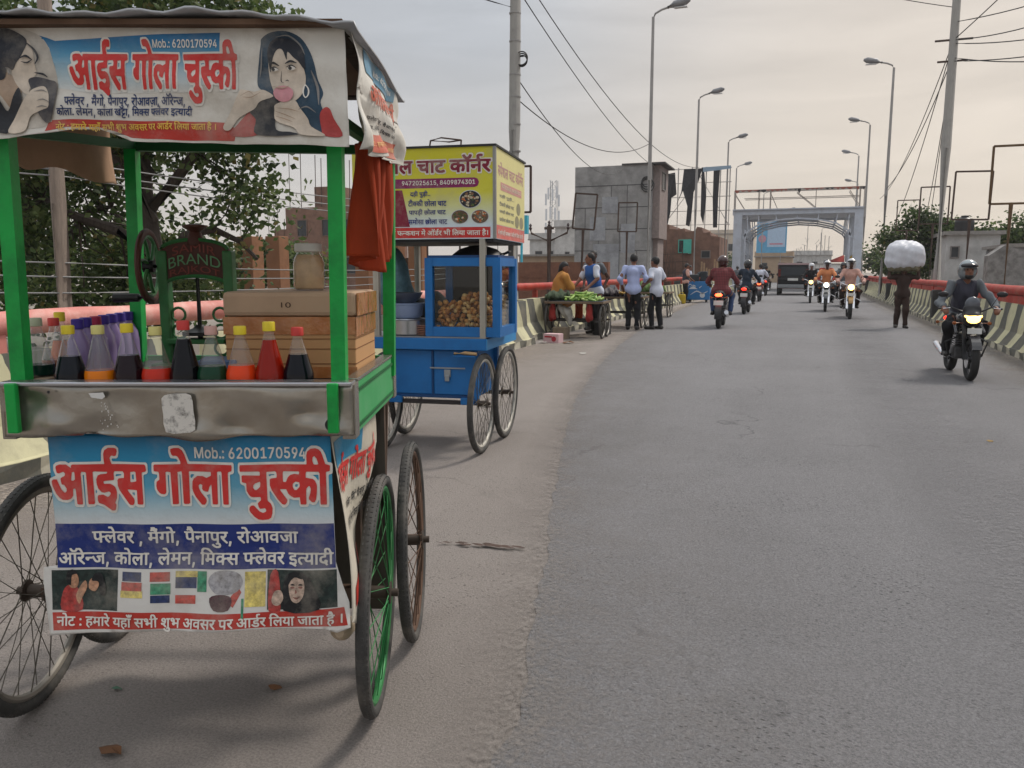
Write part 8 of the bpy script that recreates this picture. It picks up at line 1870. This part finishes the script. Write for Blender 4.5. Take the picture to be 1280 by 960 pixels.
# ---- dark SUV
t = thing('car', 'dark tall SUV with maroon sides seen from behind, driving toward the gate', 'car', (-.88, 51, 0))
CARB = M('maroon_car_paint', '#4a1014', .25, coat=.6); CARK = M('black_car_paint', (.008, .008, .01), .45, spec=.2); CGL = M('dark_car_glass', (.02, .024, .028), .15, spec=.3)
prof = [(-2.0, .38), (-2.05, .9), (-2.0, 1.05), (-1.88, 1.72), (-1.7, 1.84), (.3, 1.86), (.7, 1.7), (1.15, 1.12), (2.0, 1.02), (2.1, .7), (2.05, .38)]
MB().prism(prof, lambda a, b, d: (d, a, b), -.84, .84).build('body', CARB, t)
MB().prism([(-2.02, .45), (-2.07, .9), (-2.02, 1.06), (-1.9, 1.74), (-1.86, 1.74), (-1.98, 1.04), (-2.02, .9), (-1.98, .45)], lambda a, b, d: (d, a, b), -.80, .80).build('tailgate', CARK, t)
MB().prism([(-2.035, 1.12), (-1.925, 1.64), (-1.915, 1.64), (-2.02, 1.12)], lambda a, b, d: (d, a, b), -.66, .66).build('rear_window', CGL, t)
MB().box(-.82, .82, -2.16, -1.99, .42, .62, .03).build('bumper', M('silver_bumper', '#8d9093', .35, .6), t)
MB().box(-.28, .28, -2.085, -2.07, .84, .98).build('number_plate', PLATE, t)
for sx in (-1, 1):
    MB().box(sx * .74 - .07, sx * .74 + .07, -2.08, -1.99, 1.06, 1.5, .02).build('tail_light', M('car_tail_lens', '#5f1512', .2), t)
    MB().prism([(-1.6, 1.15), (-1.52, 1.68), (-.45, 1.7), (-.45, 1.15)], lambda a, b, d: (d, a, b), sx * .842, sx * .848).prism([(-.35, 1.15), (-.35, 1.7), (.35, 1.7), (.85, 1.15)], lambda a, b, d: (d, a, b), sx * .842, sx * .848).build('side_window', CGL, t)
    for y in (-1.3, 1.35):
        MB().lathe([(.2, -.1), (.36, -.1), (.38, -.06), (.38, .06), (.36, .1), (.2, .1)], (sx * .76, y, .38), 24, 'x').build('wheel', TYR, t, True)
    sdf('side_mirror', [ell((sx * .92, .75, 1.18), (.09, .06, .09))], .03, CARK, t, k=0)
t = thing('car', 'small pale car coming far down the road beyond the riders', 'car', (1.3, 60, 0), R(180))
MB().prism([(-1.8, .35), (-1.85, .85), (-1.6, .95), (-1.1, 1.4), (.2, 1.45), (.8, .98), (1.75, .85), (1.85, .6), (1.8, .35)], lambda a, b, d: (d, a, b), -.78, .78).build('body', M('pale_car_paint', '#aeb4b8', .3, coat=.4), t)
MB().prism([(.25, 1.40), (.74, 1.0), (.76, 1.0), (.27, 1.41)], lambda a, b, d: (d, a, b), -.66, .66).build('windscreen', CGL, t)
for sx in (-1, 1):
    MB().box(sx * .6 - .12, sx * .6 + .12, 1.78, 1.86, .62, .76, .02).build('headlight', M('car_lamp', '#d9dcd8', .2), t)
    for y in (-1.15, 1.15): MB().lathe([(.15, -.09), (.29, -.09), (.29, .09), (.15, .09)], (sx * .72, y, .29), 20, 'x').build('wheel', TYR, t, True)
# ---- carrier with the white bundle
J = stand_pose(1.5, .02, .10, arms=((-.34, .04, 1.62), (.34, .04, 1.62)), elb=((-.36, .02, 1.36), (.36, .02, 1.36)))
J['head'] = J['head'] + V(0, .02, -.03)
person('porter in dark clothes with both arms raised under a big white bundle', (2.1, 21.2, 0), R(182), J, BROWNC, BROWNC, SKIND, sleeve=.8, vox=.017, seed=13)
SK = M('crinkled_white_plastic', '#c6c8cf', .5, var=.08, bump=.9, bscale=7)
o = sdf('bundle', [rbox((0, 0, -.02), (.38, .30, .26), .16), ell((-.14, 0, .12), (.26, .26, .24)), ell((.16, 0, .02), (.24, .28, .28)), ell((.05, .1, .2), (.3, .2, .16)), ell((-.22, -.05, -.12), (.19, .24, .18)), ell((.25, .05, -.1), (.16, .2, .2))], .022, SK, k=.12, fold=.009, seed=2)
o.location = (2.1, 21.2, 1.70); tag(o, 'big white plastic wrapped bundle carried on the porter head', 'bundle')
o = tag(sdf('sack_base', [rbox((0, 0, 0), (.34, .24, .10), .08)], .022, M('olive_sacking', '#6b6650', .9, var=.2), k=.02, fold=.015), 'olive sacking pad between the porter head and the white bundle', 'pad')
o.location = (2.1, 21.2, 1.44)
# ---- sellers and customers on the left
person('man in a pale blue shirt and black trousers standing with his back turned', (-3.80, 18.4, 0), R(8), stand_pose(1.73, .02, .03, arms=((-.25, .10, .98), (.22, .22, 1.05)), w=1.05), LBLUE, BLKP, sleeve=1.6, vox=.016, seed=14, hem=.03, fat=1.05)
person('man in a white shirt and black trousers turned towards the vegetable carts', (-3.32, 18.7, 0), R(62), stand_pose(1.66, .03, .05, arms=((-.20, .20, 1.06), (.20, .22, 1.05))), WHITE, BLKP, sleeve=.75, vox=.016, seed=15, hem=.05, fat=1.0)
person('man in a blue vest over white sleeves bending over the vegetable cart', (-4.30, 16.9, 0), R(150), stand_pose(1.72, .16, .03, arms=((-.22, .46, 1.0), (.22, .46, .98))), WHITE, BLKP, sleeve=.75, vest=BLUET, vox=.016, seed=16, fat=1.05, yaw=R(-30))
person('dark haired man standing behind the man in the blue vest', (-4.62, 18.0, 0), R(170), stand_pose(1.80, .04, 0), GRYT, BLKP, SKIND, vox=.02, seed=17)
J = stand_pose(1.62, .05, 0, arms=((-.16, .34, .92), (.16, .34, .92)))
for kx in ('pelvis', 'chest', 'neck', 'head', 'shoulderL', 'shoulderR', 'thighL', 'thighR', 'elL', 'elR', 'wrL', 'wrR'): J[kx] = J[kx] + V(0, 0, -.10)
for S, sx in (('L', -1), ('R', 1)):
    J['knee' + S] = V(sx * .12, .40, .74); J['an' + S] = V(sx * .11, .38, .36); J['toe' + S] = J['an' + S] + V(0, .16, -.05)
person('woman in an ochre shawl with tied dark hair sitting behind the nearest vegetable cart', (-4.92, 16.35, 0), R(-65), J, RUSTS, RUSTS, hair='long', shawl=OCHR, sleeve=.8, vox=.018, seed=18, yaw=R(-25))
person('small far figure in a dark vest standing at the blue printed box', (-5.0, 35.2, 0), R(-60), stand_pose(1.68, .03, 0, arms=((-.2, .25, 1.0), (.2, .25, 1.0))), PINKB, BLKP, vest=DVEST, sleeve=.8, vox=.024, seed=19)
person('small far figure in a pale shirt half hidden behind the dark vested one', (-5.2, 37.6, 0), R(-100), stand_pose(1.62, .03, 0), WHITE, BLKP, sleeve=.8, vox=.026, seed=20)
person('far pedestrian in grey walking by the left leg of the gate', (-4.3, 53, 0), R(0), stand_pose(1.68, .03, .12), GRYT, BLKP, sleeve=.8, vox=.028, seed=21)
# ---- vegetable carts
WOODT = M('worn_cart_wood', '#6f5d4b', .85, var=.3, scale=4, stretch=(1, 6, 6), dirt='#40352b', damt=.4)
TARP = M('dark_blue_tarp', '#1c2b3c', .7, var=.2); FRM = M('dark_cart_frame', (.045, .04, .038), .7, .3, var=.3)
RIMS = M('bare_steel_rim', '#a39f98', .4, .7, var=.2)
def veg_cart(label, x, y, rz, w=1.2, d=1.0, top=TARP, board=WOODT):
    t = thing('vegetable_cart', label, 'handcart', (x, y, 0), rz)
    MB().box(-w / 2, w / 2, -d / 2, d / 2, .70, .745, .006).build('table_top', board, t)
    MB().box(-w / 2 + .03, w / 2 - .03, -d / 2 + .03, d / 2 - .03, .746, .752).build('ground_sheet', top, t)
    for sx in (-1, 1):
        for sy in (-.55, .55): wheel(t, (sx * (w / 2 - .05), sy * d * .5, .355), .355, RIMS, SPK, 0, 0, .02)
    for sy in (-.55, .55): MB().beam((-w / 2 + .06, sy * d * .5, .355), (w / 2 - .06, sy * d * .5, .355), .03, .03).build('axle', FRM, t)
    b = MB()
    for sx in (-1, 1):
        for sy in (-.55, .55): b.beam((sx * (w / 2 - .14), sy * d * .5, .355), (sx * (w / 2 - .14), sy * d * .5, .70), .03, .03).beam((sx * (w / 2 - .14), sy * d * .5, .36), (sx * (w / 2 - .14), 0, .69), .02, .02)
    b.build('chassis', FRM, t)
    return t
def place(mesh, name, x, y, z, label, cat, grp, s=1.0):
    o = bpy.data.objects.new(name, mesh); COL.objects.link(o); o.location = (x, y, z); o.rotation_euler = (rnd.uniform(-.5, .5), rnd.uniform(-.5, .5), rnd.random() * 6.3); o.scale = (s, s, s)
    tag(o, label, cat, grp); return o
def solid(name, prof, m, n=12, bend=0.0):
    b = MB().lathe(prof, n=n); o = b.build(name, m, None, True); me = o.data
    for v in me.vertices: v.co = (v.co.x + bend * v.co.z ** 2, v.co.z if False else v.co.y, v.co.z)
    for v in me.vertices: v.co = (v.co.z, v.co.y, v.co.x)
    bpy.data.objects.remove(o); return me
CUC = [solid('gourd', [(0, -.085), (.018, -.075), (.025, -.03), (.026, .03), (.02, .07), (0, .085)], M('green_gourd_%s' % n, c, .5, var=.2, scale=20), 12, 1.2) for n, c in (('light', '#8fae4f'), ('mid', '#6f9440'), ('pale', '#adc276'))]
veg_cart('dark wheeled vegetable cart with a pile of green gourds, nearest of the carts at left', -4.42, 15.95, R(4), 1.2, 1.0)
k = 0
for lay, (rx, ry, n) in enumerate(((.42, .30, 34), (.34, .24, 26), (.25, .18, 18), (.15, .1, 10))):
    for i in range(n):
        a = i * 2.4; r_ = math.sqrt((i + .5) / n)
        place(CUC[k % 3], 'gourd', -4.28 + rx * r_ * math.cos(a), 15.85 + ry * r_ * math.sin(a), .775 + lay * .042, 'small green gourd in the pile on the nearest vegetable cart', 'vegetable', 'green gourds on the nearest vegetable cart', rnd.uniform(.85, 1.1)); k += 1
for i, (x, y, c, lab) in enumerate(((-4.85, 15.75, '#3d4a35', 'heap of dark leafy greens at the left end of the nearest vegetable cart'), (-4.72, 16.2, '#57423a', 'brown sack of roots at the back of the nearest vegetable cart'))):
    o = sdf('greens_heap', [ell((0, 0, .08), (.2, .22, .1)), ell((.1, .1, .1), (.14, .12, .09))], .02, M('heap_%d' % i, c, .9, var=.5, scale=30, bump=.6), k=.04, fold=.03, seed=i); o.location = (x, y, .752); tag(o, lab, 'vegetables')
for x, nm in ((-4.85, 'red cloth pouch hanging under the left end of the nearest vegetable cart'), (-4.08, 'red cloth pouch hanging under the right end of the nearest vegetable cart')):
    o = sdf('hanging_pouch', [cap((0, 0, .16), (0, 0, -.1), .045, .075)], .016, M('red_pouch_cloth', '#8d2a25', .85, var=.25), k=0, fold=.015); o.location = (x, 15.55, .52); tag(o, nm, 'pouch')
o = sdf('white_sack', [cap((-.1, 0, .12), (.05, 0, .02), .06, .10), cap((.05, 0, 0), (.12, 0, -.2), .08, .05)], .018, M('white_sacking', '#a3a199', .9, var=.2), k=.04, fold=.02); o.location = (-4.62, 15.62, .5); tag(o, 'limp off white sack hanging under the middle of the nearest vegetable cart', 'sack')
o = tag(MB().box(-.16, .16, -.11, .11, 0, .17, .006).build('carton', M('pale_pink_carton', '#c9a9ab', .8, var=.08)), 'small white and pink carton lying on the ground before the vegetable cart', 'carton')
o.location = (-4.52, 14.55, 0); o.rotation_euler = (0, 0, R(-8))
cb = MB().lathe([(0, -.113), (.05, -.113), (.05, -.1115)], (.06, 0, .075), 16, 'y').box(-.13, .02, -.113, -.1115, .10, .13).build('carton_print', M('carton_red_print', '#a8323c', .8), o)
o = tag(MB().box(-.14, .14, -.14, .14, 0, .24, .01).build('crate', M('grey_brown_crate', '#7b6e5c', .9, var=.3)), 'grey brown crate under the nearest vegetable cart', 'crate'); o.location = (-4.62, 15.4, 0)
o = tag(MB().box(-.14, .14, -.2, .2, 0, .28, .01).build('crate', M('black_crate', (.03, .03, .03), .7)), 'black crate on the ground between two vegetable carts', 'crate'); o.location = (-4.1, 16.75, 0)
veg_cart('second vegetable cart under a dark blue sheet, hidden behind the pale blue shirt man', -4.25, 19.4, R(2), 1.15, 1.1)
BAN = solid('banana', [(0, -.09), (.012, -.08), (.018, -.03), (.018, .03), (.012, .075), (0, .09)], M('banana_yellow', '#c9a24a', .5, var=.2), 10, 4.0)
for i in range(22): place(BAN, 'banana', -4.0 + rnd.uniform(-.3, .22), 19.0 + rnd.uniform(-.15, .3), .80 + rnd.random() * .12, 'ripe yellow banana heaped on the second vegetable cart', 'fruit', 'bananas on the second vegetable cart')
o = sdf('produce_heap', [ell((0, 0, .06), (.25, .3, .12)), ell((.2, -.1, .05), (.15, .2, .1))], .02, M('aubergine_heap', '#2b2128', .6, var=.5, scale=25, bump=.5), k=.04, fold=.04); o.location = (-4.5, 19.2, .75); tag(o, 'dark heap of aubergines on the second vegetable cart', 'vegetables')
veg_cart('third vegetable cart with green leaves on top, standing beyond the two men', -4.35, 24.0, R(2), 1.1, 1.1, M('olive_sheet', '#5b5a40', .8))
o = sdf('leaf_heap', [ell((0, 0, .08), (.4, .3, .16)), ell((-.2, .1, .18), (.2, .2, .1))], .025, M('green_leaf_heap', '#4f6a35', .8, var=.5, scale=25, bump=.8, dirt='#8a8a50', damt=.4), k=.05, fold=.05); o.location = (-4.4, 23.8, .75); tag(o, 'loose heap of green leaves on the third vegetable cart', 'vegetables')
t = thing('vendor_box', 'blue printed ice box cart with white swirls standing far left by the road', 'box cart', (-4.55, 36.2, 0))
MB().box(-.5, .5, -.3, .3, .12, .92, .02).build('box_body', M('print_blue', '#2a6fa8', .5, var=.1), t)
p = [stroke([(-.4, .6), (-.2, .75), (.0, .62), (.15, .72)], .03), stroke([(-.3, .35), (-.05, .5), (.2, .4), (.42, .5)], .025), stroke([(-.42, .72), (-.35, .8), (-.25, .74)], .02)]
flat('swirl_print', [P_(q, 3) for q in p], M('print_white', '#c9ced4', .5), t, lambda a, b, l: (a, -.302 - l, b), .002)
MB().lathe([(0, -.304), (.11, -.304), (.11, -.302)], (.2, 0, .32), 18, 'y').build('round_print', M('print_white', '#c9ced4', .5), t)
for x in (-.35, .35): MB().lathe([(.06, -.03), (.12, -.03), (.12, .03), (.06, .03)], (x, -.1, .12), 16, 'x').build('wheel', TYR, t)
o = sdf('tools_heap', [rbox((-.2, 0, .15), (.2, .2, .15), .03), rbox((.2, .05, .22), (.15, .15, .22), .03), ell((.0, 0, .3), (.1, .1, .12))], .025, M('dark_tin', '#30363a', .5, .3, var=.4), k=.01); o.location = (-4.55, 36.2, .92); tag(o, 'dark tins piled on top of the blue printed box cart', 'tins')
t = thing('jerrycan', 'yellow plastic jerrycan standing beside the blue printed box cart', 'jerrycan', (-5.0, 34.3, 0))
sdf('can_body', [rbox((0, 0, .2), (.15, .1, .2), .04)], .018, M('yellow_plastic', '#b59a1e', .5), t, k=0); MB().tube([(-.08, 0, .4), (-.06, 0, .47), (.06, 0, .47), (.08, 0, .4)], .018, 6).build('handle', M('yellow_plastic', '#b59a1e', .5), t, True)
# ---- litter
def scrap(x, y, s, m, label, seed, cat='litter'):
    r_ = random.Random(seed); n = 7
    P = [(x + s * r_.uniform(.5, 1) * math.cos(a), y + s * r_.uniform(.25, .6) * math.sin(a)) for a in [2 * math.pi * i / n for i in range(n)]]
    vs = [(a, b, .006 + r_.uniform(0, .35) * s) for a, b in P] + [(x, y, .012 + s * .2)]
    o = mesh_obj('litter_scrap', vs, [(i, (i + 1) % n, n) for i in range(n)], m); so_ = o.modifiers.new('thick', 'SOLIDIFY'); so_.thickness = .002
    tag(o, label, cat)
DRYL = M('dry_leaf', '#6b4a32', .9, var=.3); WPAP = M('white_paper_scrap', '#b9b5ae', .9); 
for i, (x, y, s, m, l) in enumerate(((-1.76, 1.55, .05, DRYL, 'curled dry leaf on the ground under the green cart'), (-2.22, 1.72, .03, WPAP, 'tiny pale scrap near the left wheel of the green cart'), (-2.02, 1.82, .022, M('green_scrap', '#4d6b58', .8), 'tiny green scrap under the middle of the green cart'), (-2.95, 7.3, .1, WPAP, 'crumpled pale wrapper on the ground behind the blue cart'), (-1.55, 2.0, .03, DRYL, 'dark dry leaf fragment right of the middle under the green cart'), (-3.4, 12.6, .09, WPAP, 'flat pale scrap at the edge of the shoulder beyond the blue cart'), (-4.2, 14.4, .14, DRYL, 'brown leaf litter beside the pink carton'), (-4.6, 14.2, .12, WPAP, 'pale torn paper in front of the pink carton'), (-3.5, 20.3, .1, WPAP, 'pale paper scrap on the road by the white shirted man'), (1.4, 7.1, .035, M('yellowish_scrap', '#a58a5a', .9), 'tiny yellowish scrap alone on the open asphalt'))):
    scrap(x, y, s, m, l, 50 + i)
r_ = random.Random(77); st = []
for k in range(26):
    x = -1.66 + .42 * (k / 26) + r_.uniform(-.02, .02); y = 3.44 + .06 * (k / 26) + r_.uniform(-.018, .018); s_ = r_.uniform(.004, .03) * (1.5 if 14 < k < 22 else .8)
    st.append(smooth_poly([(x + s_ * 1.6 * r_.uniform(.6, 1) * math.cos(a), y + s_ * .5 * r_.uniform(.5, 1) * math.sin(a)) for a in np.linspace(0, 6.28, 8)[:-1]], 3))
sv = []; sfc = []
for k, q in enumerate(st):
    bse = len(sv); sv += [(a, b, .0125 + .00008 * k) for a, b in q]; sfc.append(tuple(range(bse, bse + len(q))))
tag(mesh_obj('dried_spill', sv, sfc, M('dried_dark_spill', '#4a3a33', .9, var=.4, scale=30)), 'dark dried spill splashed on the dusty shoulder right of the green cart', 'stain')
# ================================================================== thin evening haze
hz = bpy.data.materials.new('thin_haze'); hz.use_nodes = True
t_ = hz.node_tree; t_.nodes.clear()
o_ = N(t_, 'OutputMaterial'); v_ = N(t_, 'VolumePrincipled')
v_.inputs['Color'].default_value = (.86, .86, .88, 1); v_.inputs['Density'].default_value = .0006; v_.inputs['Anisotropy'].default_value = .2
t_.links.new(v_.outputs[0], o_.inputs['Volume'])
MB().box(-90, 90, -30, 190, -1.3, 16).build('haze', hz)['kind'] = 'stuff'
